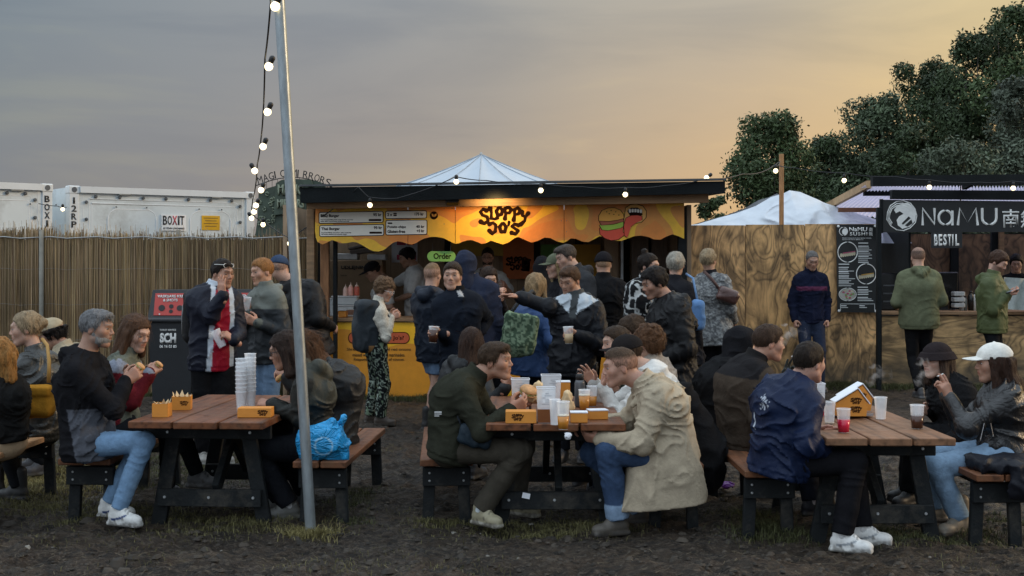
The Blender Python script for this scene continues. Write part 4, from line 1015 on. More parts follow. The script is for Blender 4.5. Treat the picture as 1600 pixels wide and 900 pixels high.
# ------------------------------------------------------------------ white containers
WHT = M('white_container_paint', (.62, .68, .70), .38, var=.06, scale=2, dirt=(.36, .38, .37), bump=.05)
WHT2 = M('white_container_frame', (.66, .69, .70), .4, var=.05, scale=3, bump=.05)
BOLT = M('dark_bolt', (.10, .11, .12), .5, .4); INK = M('black_ink', (.012, .012, .013), .6, bump=0, var=0)
def container(A, Bp, label, text1, boxit, right_txt=None):
    """A, Bp: left and right end of the visible long face as (x, y); height 2.9"""
    A, Bp = Vector((*A, 0)), Vector((*Bp, 0)); X = (Bp - A).normalized(); ln = (Bp - A).length; Nn = Vector((X.y, -X.x, 0)); zt = boxit['zt']
    root = empty('shipping_container', (A + Bp) / 2 - Nn * 1.2, label, 'container', 'white containers behind the reed fence')
    R = Matrix((X, -Nn, Vector((0, 0, 1)))).transposed()
    def pt(u, v, w_=0.0): return A + X * u + Vector((0, 0, v)) + Nn * w_
    b = MB(); b.box(tuple(pt(ln / 2, zt / 2, -1.18)), (ln - .1, 2.32, zt - .03), R); b.done('body', WHT, root)
    for u in (.08, ln - .08):
        for w_ in (-.08, -2.36):
            b = MB(); b.box(tuple(pt(u, zt / 2, w_)), (.16, .16, zt), R, .012); b.done('corner_post', WHT2, root)
            for z in (zt - .06,):
                b = MB(); b.box(tuple(pt(u, z, w_)), (.178, .178, .125), R, .012); b.done('corner_casting', WHT2, root)
                b = MB(); b.lathe(tuple(pt(u, z, w_ + .0905)), [(.042, -.002), (.042, .003)], 14, R @ Matrix.Rotation(math.pi / 2, 3, 'X')); b.done('casting_hole', BOLT, root)
    b = MB(); b.beam(pt(.17, zt - .055, -.02), pt(ln - .17, zt - .055, -.02), .11, .10); b.done('top_rail', WHT2, root)
    b = MB(); b.beam(pt(ln - .08, zt - .055, -.17), pt(ln - .08, zt - .055, -2.27), .12, .10); b.done('top_rail', WHT2, root)
    # pressed frame of the side panel and two rounded hatches
    b = MB()
    for (u0, v0, u1, v1) in ((.22, zt - .125, ln - .22, zt - .125), (.32, zt - .195, ln - .32, zt - .195), (.36, zt - .265, ln - .36, zt - .265)): b.beam(pt(u0, v0, -.015), pt(u1, v1, -.026), .016, .016, bev=.004)
    for (u, v) in ((.22, .125), (.32, .195), (.36, .265)):
        for uu in (u, ln - u): b.beam(pt(uu, .5, -.015), pt(uu, zt - v - .01, -.026), .016, .016, up=Nn, bev=.004)
    b.done('pressed_frame', WHT2, root)
    for u0, u1 in ((.62, 1.42), (2.0, 2.72)):
        if u1 > ln - .3: continue
        b = MB(); tp = zt - .33; pts = [pt(u0, 1.2, -.03), pt(u0, tp - .18, -.022)] + [pt(u0 + .16 - .16 * math.cos(a), tp - .18 + .16 * math.sin(a), -.03) for a in (.4, .8, 1.2, 1.5)] + [pt(u1 - .16 + .16 * math.sin(a), tp - .18 + .16 * math.cos(a), -.03) for a in (.1, .4, .8, 1.2)] + [pt(u1, tp - .18, -.022), pt(u1, 1.2, -.03)]
        b.tube(pts, .014, 6); b.done('hatch', WHT2, root)
    spots = [(.42 + k * (ln - .84) / 6, zt - .16) for k in range(7)] + [(.27, zt - .25), (ln - .27, zt - .25), (.27, zt - .52), (ln - .27, zt - .52)] + [(.75, zt - .315), (1.25, zt - .315), (2.15, zt - .315), (2.55, zt - .315)]
    for i, (u, v) in enumerate(spots):
        b = MB(); r_ = .028 if i < 11 else .012; b.lathe(tuple(pt(u, v, -.005)), [(r_, 0), (r_, .01), (r_ * .6, .022)], 10, R @ Matrix.Rotation(math.pi / 2, 3, 'X')); b.done('bolt', BOLT, root)
    for u in (.28 * ln, .78 * ln):
        b = MB(); b.box(tuple(pt(u, zt - .085, .004)), (.20, .05, .09), R, .01); b.done('lifting_eye', M('grey_steel', (.35, .37, .37), .5, .4), root); 
    for i, ch in enumerate(text1):
        p = pt(.035 if text1 == '12RP' else ln - .125, zt - .28 - i * .125, .003); text('lettering', ch, (.08 if ch not in '1I' else .03, .10), INK, root, tuple(p + X * (0 if ch not in '1I' else .025)), xa=tuple(X), bold=.02)
    if boxit.get('logo'):
        u = 1.52; b = MB(); b.box(tuple(pt(u + .19, zt - .55, -.002)), (.42, .012, .26), R); b.done('sign_plate', M('sign_white', (.80, .80, .79), .5, bump=0, var=.03), root)
        for ch, du, wd_, mm in (('B', 0, .072, INK), ('O', .082, .072, INK), ('X', .160, .085, M('red_ink', (.42, .03, .05), .6, bump=0)), ('I', .258, .026, INK), ('T', .292, .075, INK)):
            text('lettering', ch, (wd_, .15), mm, root, tuple(pt(u + du, zt - .585, .0055)), xa=tuple(X), bold=.015)
        text('lettering', 'BY TITAN CONTAINERS', (.36, .028), INK, root, tuple(pt(u + .01, zt - .655, .0055)), xa=tuple(X), bold=.01)
        b = MB(); b.box(tuple(pt(2.36, zt - .54, -.014)), (.32, .012, .24), R); b.done('warning_plate', M('yellow_plate', (.62, .35, .02), .35, var=.1), root)
        for k in range(4): b = MB(); b.box(tuple(pt(2.36, zt - .46 - k * .045, -.0065)), (.25 - .05 * (k % 2), .003, .012), R); b.done('small_print', M('brown_ink', (.20, .12, .02), .6, bump=0), root)
container(((108 - 800) / F * 20.0, 20.0), ((398 - 800) / F * 21.9, 21.9), 'white steel container with a BOXIT plate and yellow notice behind the reed fence', '12RP', dict(zt=2.88, logo=True))
container(((-190 - 800) / F * 17.9, 17.9), ((82 - 800) / F * 19.6, 19.6), 'white steel container marked BO, cut off by the left edge of the frame', 'BOXI', dict(zt=2.88))
# ------------------------------------------------------------------ burger stall
WOOD = M('raw_wood', (.27, .165, .085), .75, var=.3, scale=3, stretch=(1, 1, 8), bump=.3, dirt=(.10, .065, .04))
WOODH = M('raw_wood_beam', (.26, .155, .08), .75, var=.3, scale=3, stretch=(.6, 6, 8), bump=.3, dirt=(.11, .07, .045))
DWOOD = M('shaded_panel_wood', (.34, .24, .155), .85, var=.3, scale=2.5, stretch=(5, 1, .8), bump=.2)
BLACKP = M('black_painted_wood', (.008, .010, .011), .7, spec=.2, var=.3, scale=5, bump=.25)
ROOFM = M('black_roof_felt', (.008, .010, .011), .8, spec=.15, var=.3, scale=3, bump=.4)
def organic(name, base, alt, alt2, sc, off, rough=.45):
    """flat print: large flowing patches of two further colours"""
    m, n, l, b_ = newmat(name); tc = n.new('ShaderNodeTexCoord'); mp = n.new('ShaderNodeMapping'); l.new(tc.outputs['Object'], mp.inputs[0]); mp.inputs['Location'].default_value = off; mp.inputs['Scale'].default_value = (sc, 0, sc * 1.2)
    no = nd(n, 'ShaderNodeTexNoise', Scale=1.0, Detail=0.6, Roughness=.3, Distortion=.4); l.new(mp.outputs[0], no.inputs[0])
    r = n.new('ShaderNodeValToRGB'); l.new(no.outputs[0], r.inputs[0]); r.color_ramp.interpolation = 'CONSTANT'; e = r.color_ramp.elements
    e[0].position = 0; e[0].color = (*alt2, 1); e[1].position = .40; e[1].color = (*alt, 1); x = e.new(.50); x.color = (*base, 1); x = e.new(.63); x.color = (*alt, 1)
    n2 = nd(n, 'ShaderNodeTexNoise', Scale=7.0, Detail=8.0, Roughness=.7); l.new(tc.outputs['Object'], n2.inputs[0])
    r2 = n.new('ShaderNodeMapRange'); l.new(n2.outputs[0], r2.inputs[0]); r2.inputs[1].default_value = .3; r2.inputs[2].default_value = .75; r2.inputs[3].default_value = 1.06; r2.inputs[4].default_value = .82
    l.new(mixc(n, l, 1.0, r.outputs[0], r2.outputs[0], 'MULTIPLY'), b_.inputs['Base Color']); b_.inputs['Roughness'].default_value = rough
    return m
PRINT = organic('sign_print', (.92, .52, .03), (.74, .29, .045), (.76, .25, .035), 2.1, (3.1, 0, 1.4))
COUNTER = organic('counter_print', (.90, .50, .014), (.72, .29, .02), (.74, .30, .02), .95, (7.3, 0, 2.2))
CREAM = M('cream_panel', (.90, .86, .76), .5, var=.04, bump=0); BRN_INK = M('brown_print', (.022, .008, .005), .8, var=0, bump=0, spec=.08)
BEIGE = M('stall_liner', (.20, .17, .15), .8, var=.2)
stall = empty('burger_stall', (0, 15.9, 0), 'orange burger stall with a wavy painted fascia and yellow counter, serving a queue', 'food stall')
def part(b, name, m, root=stall, smooth=False): return b.done(name, m, root, smooth)
ys = 15.4
def seg(x0, y0, x1, y1, ya, yb): return
# roof slab with its thick black fascia
b = MB(); fy_ = 14.9
fl, fr = Wp(469, 293, fy_), Wp(1133, 283, fy_); fl2, fr2 = Wp(469, 317, fy_), Wp(1133, 302, fy_)
vs = [fl, fr, fr2, fl2]; vs2 = [v + Vector((0, 3.7, .10)) for v in vs]
b.add([tuple(v) for v in vs + vs2], [(0, 3, 2, 1), (4, 5, 6, 7), (0, 1, 5, 4), (1, 2, 6, 5), (2, 3, 7, 6), (3, 0, 4, 7)]); part(b, 'roof', ROOFM)
b = MB(); b.beam(fl + Vector((-.01, .03, .022)), fr + Vector((.01, .03, .022)), .12, .022); part(b, 'roof_edge_strip', M('roof_trim', (.07, .075, .08), .5, .3))
b = MB(); b.beam(Wp(480, 319, 15.12) , Wp(1106, 309, 15.12), .10, .115); part(b, 'header_beam', WOODH)
for px, yy_ in ((497, 15.35), (1062, 15.35)):
    pass
def post(px, wpx, y0, Y, m, z1=2.5, name='post', root=stall, dp=.09):
    b = MB(); x = (px - 800) / F * Y; b.box((x, Y, z1 / 2), (wpx / F * Y, dp, z1), bev=.006); part(b, name, m, root)
post(508, 13, 0, 15.75, M('orange_lit_wood', (.30, .14, .06), .7, var=.3, stretch=(6, 1, 1)), 2.35)
post(524, 6, 0, 15.72, BLACKP, 2.35); post(486, 12, 0, 15.5, WOOD, 2.42)
post(1066, 14, 0, 15.6, BLACKP, 2.35)
for px in (700, 838, 905, 978, 1012, 1040): post(px, 11 if px != 905 else 13, 0, 18.25, BLACKP, 2.45, 'back_post', dp=.06)
# back wall boards, picked apart one by one
k = 0; x0_ = (500 - 800) / F * 18.5; x1_ = (1072 - 800) / F * 18.5; nb_ = 26; wb = (x1_ - x0_) / nb_
me0 = None
for k in range(nb_):
    b = MB(); b.box((0, 0, 1.22), (wb - .004, .022, 2.44))
    if me0 is None: o = part(b, 'board', DWOOD); me0 = o.data; o.location = (x0_ + wb * (k + .5), 18.5, 0)
    else:
        o = bpy.data.objects.new('board', me0); COL.objects.link(o); o.parent = stall; o.matrix_parent_inverse = Matrix.Translation(-stall.location); o.location = (x0_ + wb * (k + .5), 18.5 + .004 * (k % 2), 0)
b = MB(); b.box(((x0_ + x1_) / 2, 18.54, 1.22), (x1_ - x0_ + .1, .02, 2.44)); part(b, 'light_block_sheet', BLACKP)  # dark sheet added to keep sky light out of the board gaps
for xx, nm in ((x0_ - .05, 'left'), (x1_ + .0, 'right')):
    b = MB(); b.box((xx if nm == 'left' else (1070 - 800) / F * 15.9 + .06, 17.2, 1.2), (.05, 2.55, 2.4)); part(b, 'side_wall', DWOOD)
b = MB(); b.box(((785 - 800) / F * 17.2, 17.2, .06), (4.6, 2.5, .12)); part(b, 'floor_deck', DWOOD)
# right-hand front: narrow panels and a half-open door with a pale edge
for px, wpx, m in ((955, 22, DWOOD), (1000, 26, M('grey_brown_board', (.17, .135, .11), .8, stretch=(5, 1, .7))), (1030, 24, M('grey_brown_board', (.1, .1, .1)))):
    b = MB(); x = (px - 800) / F * 17.6; b.box((x, 17.6, 1.2), (wpx / F * 17.6, .03, 2.3)); part(b, 'panel', m)
b = MB(); x = (972 - 800) / F * 17.5; b.box((x, 17.5, 1.25), (.035, .05, 1.9), bev=.01); part(b, 'door_edge', M('pale_door_edge', (.62, .68, .72), .4))
# wavy fascia
wave = [(493, 371), (496, 378), (504, 382), (511, 379), (519, 375), (525, 377), (531, 380), (541, 380), (551, 378), (558, 379), (564, 382), (571, 386), (577.5, 390), (584, 392.5), (591, 393), (597, 391.5), (602, 389), (609, 383), (615, 379), (621, 377), (628, 378), (636, 381), (643, 382), (650, 380), (656, 376), (662, 373), (667.5, 371.5), (674, 370), (681, 370), (688, 371), (694, 372.5), (703, 377), (711, 381), (717, 380), (722, 378), (730, 375.5), (737, 375), (745, 378), (752, 381), (759, 380), (767, 376), (776, 379), (786, 382), (796, 378), (804, 372), (810, 370), (818, 374), (830, 379), (841, 376), (851, 371), (860, 372), (870, 377), (881, 379.5), (887, 376), (892, 372.5), (900, 373), (909, 377), (919, 378.5), (928, 374), (937, 369), (948, 371), (960, 376), (971, 376.5), (980, 373), (991, 369), (1002, 368), (1012, 370), (1022, 374), (1032, 374.5), (1042, 369), (1051, 366), (1060, 369), (1069, 373)]
SEC = [(493, 323.5, 637, None), (637.8, 0, 711, None), (711.8, 0, 881, None), (881.8, 0, 1069, None)]
def top_at(x): return 323.5 + (x - 493) / (1069 - 493) * (313.5 - 323.5)
def bot_at(x): return float(np.interp(x, [p[0] for p in wave], [p[1] for p in wave]))
for (xa_, _, xb_, _) in SEC:
    pts = [(xa_, top_at(xa_)), (xa_, bot_at(xa_))] + [p for p in wave if xa_ + 1 < p[0] < xb_ - 1] + [(xb_, bot_at(xb_)), (xb_, top_at(xb_))]
    if xa_ == 493: pts = [(493, 323.5), (492, 360), (493.5, 371)] + [p for p in wave if 494 < p[0] < xb_ - 1] + [(xb_, bot_at(xb_)), (xb_, top_at(xb_))]
    b = MB(); b.poly(pts, ys, .018); part(b, 'fascia_sign', PRINT)
scr = M('screw_head', (.25, .2, .15), .4, .6)
for px, py in ((885, 325), (885, 345), (885, 362), (877, 325), (877, 345), (1061, 322), (641, 330), (641, 350), (694, 326), (694, 350), (706, 326), (500, 330), (497, 352)):
    b = MB(); p = Wp(px, py, ys); b.lathe(tuple(p), [(.006, 0), (.005, .003)], 8, Matrix.Rotation(math.pi / 2, 3, 'X')); part(b, 'screw', scr)
def pill(x0, y0, x1, y1, Y, m, r, tilt=0, name='menu_panel', border=None, root=stall, th=.004):
    if border: b = MB(); b.poly([(p[0], p[1] + tilt * (p[0] - x0)) for p in rrect(x0 - 1.2, y0 - 1.2, x1 + 1.2, y1 + 1.2, r + 1)], Y + th * .5, th, True); part(b, name + '_border', border, root)
    b = MB(); b.poly([(p[0], p[1] + tilt * (p[0] - x0)) for p in rrect(x0, y0, x1, y1, r)], Y, th); return part(b, name, m, root)
Yp = ys - .008
pill(499, 332.5, 598, 348.5, Yp, CREAM, 2, -.018, border=BRN_INK); pill(500, 353, 599, 369, Yp, CREAM, 2, -.018, border=BRN_INK)
pill(603, 330.5, 666, 341, Yp, CREAM, 2, -.012, border=BRN_INK); pill(603.5, 345, 666.5, 366.5, Yp, CREAM, 2, -.012, border=BRN_INK)
Yt = Yp - .0015; tk = dict(th=.002, bold=.03)
for s_, x0, y0, x1, y1 in (('BBQ Burger', 501, 334.8, 530, 340.4), ('95 kr', 583, 333.2, 596, 337.8), ('Soy-marinated filling, fresh crispy kimchi, cucumber', 501, 342.4, 552, 344.4), ('salad, BBQ mayonnaise, pickled and chili.', 501, 345.0, 546, 347.0),
                           ('Thai Burger', 502, 355.2, 531, 360.8), ('95 kr', 584, 353.4, 597, 358), ('Soy-fried filling, cucumber, chili, coriander', 502, 362.6, 549, 364.6), ('red onion, peanuts and sriracha mayo.', 502, 365.2, 542, 367.2),
                           ('2 x', 605, 333.0, 613, 337.6), ('175 kr', 648, 332.2, 662, 336.8), ('Potato chips', 605.5, 352.4, 634, 357.4), ('40 kr', 650, 351.8, 663, 356.2), ('Gluten-free', 605.5, 359.2, 633, 364), ('+5 kr', 651, 358.6, 663, 363)):
    text_px('lettering', s_, x0, y0, x1, y1, Yt, BRN_INK, stall, **tk)
for q in ((576, 342.2, 596, 345.4), (577, 362, 597, 365.2), (605.5, 347.6, 613, 350)): pill(*q, Yt, BRN_INK, 1.3, 0, 'tag')
for a in ((614.5, 332.6, 620, 334.6), (614.5, 335.2, 620, 337.6)): pill(*a, Yt, BRN_INK, 1.0, 0, 'burger_icon')
b = MB(); b.poly(oval(678, 336.5, 6.2, 6.4), Yp, .004); part(b, 'leaf_badge', BRN_INK)
b = MB(); b.poly([(674, 333.5), (677.3, 335), (678, 339), (675, 337.6)], Yt, .002); b.poly([(682.3, 333.5), (678.9, 335), (678.4, 339), (681.4, 337.6)], Yt, .002); part(b, 'leaf', M('badge_leaf', (.70, .34, .05), .5, bump=0))
# the stall's own blobby lettering, drawn as thick strokes
def strokes():
    S = []
    def st(pts, r): S.append((pts, r))
    st([(760, 329, 3.2), (755, 326.8, 2.0), (750.5, 331, 2.0), (754, 336, 2.1), (761.5, 339, 2.2), (762.5, 345, 2.2), (757, 349.5, 2.0), (751.5, 346.5, 3.4)], 0)       # S
    st([(766, 325.5, 3.4), (768, 332, 1.8), (767.5, 341, 2.2), (773, 342.6, 1.6), (777, 340.5, 2.6)], 0)                                                          # L
    st([(779, 324.6, 2.0), (775.6, 330, 2.5), (777.6, 336.6, 2.2), (783.5, 335, 2.3), (785, 328.4, 2.3), (781.5, 324.2, 2.0)], 0); st([(779, 324.6, 2.0), (781.5, 324.2, 2.0)], 0)   # O
    st([(789, 341.5, 3.0), (790, 335, 1.8), (789, 326, 2.2), (795, 323.6, 2.2), (799, 327.6, 2.3), (796, 332.6, 2.0), (791, 333, 1.8)], 0)                        # P
    st([(802.5, 343.5, 3.0), (804, 336, 1.8), (803.5, 327.5, 2.2), (809, 325, 2.2), (813, 329, 2.3), (810, 334.3, 2.0), (805, 335, 1.8)], 0)                      # P
    st([(815.6, 331, 3.0), (816, 337, 1.8), (821, 338.4, 1.8), (825.4, 333, 2.8)], 0); st([(821, 338.4, 1.8), (819.6, 345, 1.8), (813.5, 350.4, 3.0)], 0)          # Y
    st([(764.5, 350.5, 2.8), (770.5, 347.8, 1.8), (774.6, 352, 2.2), (774, 361, 2.2), (769, 365, 2.0), (764.6, 360.5, 3.0)], 0)                                  # J
    st([(784.5, 349, 2.0), (780.6, 354.6, 2.5), (782.6, 362, 2.2), (788.6, 362, 2.2), (790.6, 354.6, 2.4), (787, 349, 2.0), (784.5, 349, 2.0)], 0)                # O
    st([(795.4, 347, 2.0), (794.4, 352, 1.4)], 0)                                                                                                                # '
    st([(809.6, 352, 2.8), (804, 349.8, 1.9), (800, 353.6, 2.1), (804.6, 357.2, 2.0), (809.6, 360.4, 2.1), (805.4, 365.6, 2.0), (799.4, 363.6, 3.0)], 0)         # S
    return S
def logo_obj(name, m, Y, parent, h=.0048):
    P = []; k_ = Y / F
    for pts, _ in strokes():
        for a, c in zip(pts[:-1], pts[1:]):
            pa, pc = XZ(a[0], a[1], Y), XZ(c[0], c[1], Y); P.append(('u', .002, rc((pa[0], 0, pa[1]), (pc[0], 0, pc[1]), a[2] * k_ * 1.22, c[2] * k_ * 1.22)))
    P.append(('i', 0, lambda x, y, z: np.abs(y) - .006))
    x0, z1 = XZ(744, 318, Y); x1, z0 = XZ(832, 372, Y)
    V, Q = sdf_mesh(P, (x0, -.01, z0), (x1, .01, z1), h); V = V + V3(0, Y, 0)
    return finish(name, npmesh(name, V, Q), m, parent, False)
logo_o = logo_obj('logo', BRN_INK, ys - .006, stall)
# burger with a laughing mouth
Ye = ys - .004
ORB = M('print_bun', (.85, .40, .05), .5, bump=0, var=.05); REDP = M('print_red', (.72, .075, .03), .5, bump=0, var=.05); GRNP = M('print_green', (.36, .55, .05), .5, bump=0, var=.05); LIP = M('print_lip', (.80, .42, .10), .5, bump=0, var=.05)
TTH = M('print_teeth', (.85, .83, .78), .5, bump=0, var=0); PATM = M('print_patty', (.42, .10, .04), .5, bump=0, var=.05)
def em(pts, lay, m, nm='printed_emblem', ink=1.1):
    cx = sum(p[0] for p in pts) / len(pts); cy = sum(p[1] for p in pts) / len(pts)
    if ink:
        big = [(p[0] + (p[0] - cx) / max(1e-6, math.hypot(p[0] - cx, p[1] - cy)) * ink, p[1] + (p[1] - cy) / max(1e-6, math.hypot(p[0] - cx, p[1] - cy)) * ink) for p in pts]
        b = MB(); b.poly(big, Ye - lay * .002 + .001, .002); part(b, nm, BRN_INK)
    b = MB(); b.poly(pts, Ye - lay * .002, .002); part(b, nm, m)
em([(938, 366), (937, 357), (945, 351), (958, 350), (970, 352), (979, 358), (976, 367), (966, 374), (955, 375.5), (945, 372)], 0, REDP)
em([(937, 352), (944, 348.5), (950, 351), (957, 347.5), (964, 350), (973, 346), (976, 352), (970, 356), (960, 358), (950, 360), (941, 359)], 1, GRNP)
em([(937, 346), (955, 344), (973, 341), (975, 346), (958, 350), (940, 352)], 2, PATM)
em([(936, 345), (936, 337), (941, 329), (950, 325.3), (960, 325), (969, 328.5), (974, 335), (974.5, 341), (965, 343.5), (952, 345.5)], 3, ORB)
for px, py in ((948, 331), (955, 329), (962, 331), (952, 334), (959, 335), (967, 336)): em([(px - 1.4, py), (px, py - .8), (px + 1.4, py), (px, py + .8)], 5, BRN_INK, 'sesame_seed', 0)
em([(974, 362), (975, 350), (976, 338), (978, 325), (985, 320), (995, 319.3), (1004, 322), (1009.6, 330), (1009, 340), (1002, 347), (990, 349), (982, 355), (979, 364)], 4, LIP)
em([(980, 330), (986, 324.5), (996, 324), (1003, 329), (1004, 336), (996, 339), (985, 338)], 6, BRN_INK, ink=0)
for k in range(5): em(rrect(982.5 + k * 4.3, 326.0 + .5 * abs(k - 1.5), 986.0 + k * 4.3, 331.5 + .5 * abs(k - 1.5), 1.2, 2), 8, TTH, 'printed_tooth', 0)
em([(976, 368), (975, 352), (978, 341), (986, 337), (996, 336.5), (1003, 338), (1003, 344), (994, 348), (986, 354), (983, 364), (980, 371)], 7, REDP, ink=.9)
# counter
cf_ = MB(); yc = 15.9; xl, xr = (509 - 800) / F * yc, (1064 - 800) / F * yc
cf_.box(((xl + xr) / 2, yc, .48), (xr - xl, .02, .92)); part(cf_, 'counter_front', COUNTER)
b = MB(); b.box(((xl + xr) / 2, yc + .25, .975), (xr - xl + .06, .62, .045), bev=.006); part(b, 'counter_top', WOODH)
Yc = yc - .016
pill(545, 520, 639, 536, Yc, M('counter_red', (.55, .10, .03), .5, bump=0, var=.08), 7.5, 0, 'title_plate', BRN_INK)
GRI = M('brown_green_ink', (.10, .055, .01), .6, bump=0, var=0)
text_px('lettering', "Who is Sloppy Jo's?", 553, 524.5, 631, 532.5, Yc - .002, BRN_INK, stall, th=.002, bold=.012)
for s_, x0, y0, x1, y1 in (('Shredded meat, pickled red onions', 542, 543.5, 642, 549), ('mixed with homemade marinades.', 551, 551.5, 633, 557), ('Responsibly sourced, of course.', 553, 559, 632, 564.8)): text_px('lettering', s_, x0, y0, x1, y1, Yc, GRI, stall, th=.002, bold=.008)
GRN = M('order_green', (.20, .46, .10), .5, var=.06, bump=0)
osn = empty('order_sign', Wp(689, 400, 15.6), 'green rounded Order sign hanging under the fascia', 'sign')
pill(667.5, 392.5, 712, 408.5, 15.6, GRN, 7.8, 0, 'plate', None, osn, .02); text_px('lettering', 'Order', 677.5, 395.5, 705, 404.5, 15.597, BRN_INK, osn, th=.003, bold=.014)
for px in (676, 704): b = MB(); b.tube([Wp(px, 380, 15.61), Wp(px, 393, 15.61)], .002, 4); b.done('wire', WIRE, osn)
# posters and kit inside
def poster(x0, y0, x1, y1, Y, m, label, cat='poster'):
    o = empty('poster', Wp((x0 + x1) / 2, y1, Y), label, cat); b = MB(); b.poly([(x0, y0), (x1, y0), (x1, y1), (x0, y1)], Y, .006); b.done('sheet', m, o); return o
p1_ = poster(786, 366, 834, 436, 18.2, M('poster_red', (.50, .12, .02), .6, var=.1, bump=0), 'dark orange poster with a black logo on the back wall of the stall')
lc = bpy.data.objects.new('logo', logo_o.data); COL.objects.link(lc); lc.parent = p1_; lc.scale = (.58,) * 3; lc.location = (-.0 - logo_o.data.vertices[0].co.x * 0, 0, 0)
c_ = XZ(788, 345, ys - .006); lc.location = Vector((-c_[0] * .58, 18.19 - p1_.location.y - (ys - .006) * .58, Wp(810, 412, 18.2).z - p1_.location.z - c_[1] * .58))
p2_ = poster(845, 382, 892, 440, 18.2, M('poster_green', (.09, .22, .04), .6, var=.1, bump=0), 'green poster with a white spot on the back wall of the stall')
b = MB(); b.poly(oval(869, 391, 5.5, 5.5), 18.195, .003); b.done('spot', M('poster_spot', (.25, .6, .2), .5), p2_)
poster(893, 382, 938, 440, 18.2, M('poster_yellow', (.55, .28, .02), .6, var=.1, bump=0), 'yellow-orange poster beside the green poster inside the stall')
poster(705, 372, 786, 400, 18.2, M('poster_mustard', (.40, .24, .03), .6, var=.1, bump=0), 'mustard yellow panel on the back wall above the till')
p3_ = poster(612, 364, 652, 410, 18.1, M('poster_white', (.42, .42, .44), .5, var=.1, bump=0), 'white notice board with red sheets behind the cook')
for q in ((620, 366, 634, 383), (620, 398, 650, 406), (636, 366, 647, 383)): b = MB(); b.poly([(q[0], q[1]), (q[2], q[1]), (q[2], q[3]), (q[0], q[3])], 18.095, .003); b.done('red_sheet', M('red_sheet', (.28, .02, .05), .6), p3_)
p4_ = poster(815, 405, 828, 424, 18.2, M('foil', (.35, .35, .36), .35, .3), 'crumpled silver foil bag pinned to a back post of the stall', 'bag')
CARD = M('cardboard', (.235, .16, .095), .85, var=.15, scale=3)
cb = empty('cardboard_box', Wp(560, 470, 17.9), 'large cardboard box marked UDLEJNING behind the counter', 'box')
b = MB(); p = Wp(556, 440, 17.95); b.box((p.x, 17.95, p.z), (.80, .5, .60), bev=.01); b.done('carton', CARD, cb)
text_px('lettering', 'UDLEJNING', 533, 415, 577, 422, 17.695, INK, cb, th=.003, bold=.03); text_px('lettering', 'forever the', 532, 429, 542, 431.5, 17.695, INK, cb, th=.003)
tr = empty('tray_stack', Wp(570, 395, 18.0), 'trays and clear tubs stacked on top of the cardboard box', 'tray')
for k, (px, py, w_, hh, a) in enumerate(((572, 392, .42, .07, .12), (566, 385, .36, .04, .2), (545, 401, .28, .09, 0), (590, 402, .26, .08, 0))):
    b = MB(); p = Wp(px, py, 18.0); b.box((p.x, 18.0, p.z), (w_, .3, hh), Matrix.Rotation(-a, 3, 'Y'), .01); b.done('tray' if k < 2 else 'tub', M('tray_brown', (.09, .07, .06), .7) if k < 2 else M('clear_tub', (.42, .42, .42), .3), tr)
CLEAR = M('clear_plastic_tub', (.42, .45, .46), .25, var=.1, bump=0)
ctops = .998
def tub(px, wpx, hh, Y, label, m=CLEAR, z0=ctops, cat='tub', fill=None):
    x = (px - 800) / F * Y; w_ = wpx / F * Y; o = empty('food_tub', (x, Y, z0), label, cat); b = MB(); b.box((x, Y, z0 + hh / 2), (w_, .2, hh), bev=.012); b.done('tub_body', m, o)
    b = MB(); b.box((x, Y, z0 + hh + .006), (w_ + .014, .214, .014), bev=.004); b.done('rim', M('tub_rim', (.5, .5, .5), .4), o)
    if fill: b = MB(); b.box((x, Y - .0015, z0 + hh * .42), (w_ * .93, .201, hh * .5)); b.done('food', M('tub_food', fill, .6, var=.4, scale=30), o)
    return o
tub(543, 36, .13, 16.3, 'wide clear tub with brown filling under the squeeze bottles', fill=(.16, .08, .05)); tub(580, 24, .12, 16.3, 'narrow clear tub right of the wide one', fill=(.10, .07, .05))
tub(540, 40, .10, 16.32, 'upper clear tub carrying the three squeeze bottles', z0=1.145)
tub(522, 10, .22, 16.35, 'tall frosted tub at the left end of the counter')
cart = tub(536, 12, .085, 15.98, 'small orange burger carton standing on the counter edge', M('carton_orange', (.62, .24, .03), .6, var=.08), cat='carton')
for px, c_, l_ in ((540, (.60, .40, .34), 'pale pink squeeze bottle, front of the three'), (548, (.62, .32, .27), 'salmon squeeze bottle, middle of the three'), (557.5, (.42, .09, .06), 'red squeeze bottle, right of the three')):
    Yb = 16.32; x = (px - 800) / F * Yb; zb = 1.262 - (.02 if px == 540 else 0); o = empty('squeeze_bottle', (x, Yb, zb), l_, 'bottle', 'sauce bottles on the counter'); b = MB(); b.lathe((x, Yb, zb), [(.030, 0), (.034, .01), (.034, .095), (.026, .115)], 14); b.done('bottle_body', M('sauce' + l_[:5], c_, .4, bump=0), o, True)
    b = MB(); b.lathe((x, Yb, zb + .113), [(.024, 0), (.020, .018), (.006, .024), (.003, .055)], 12); b.done('nozzle', M('nozzle', (.55, .42, .36), .4, bump=0), o, True)
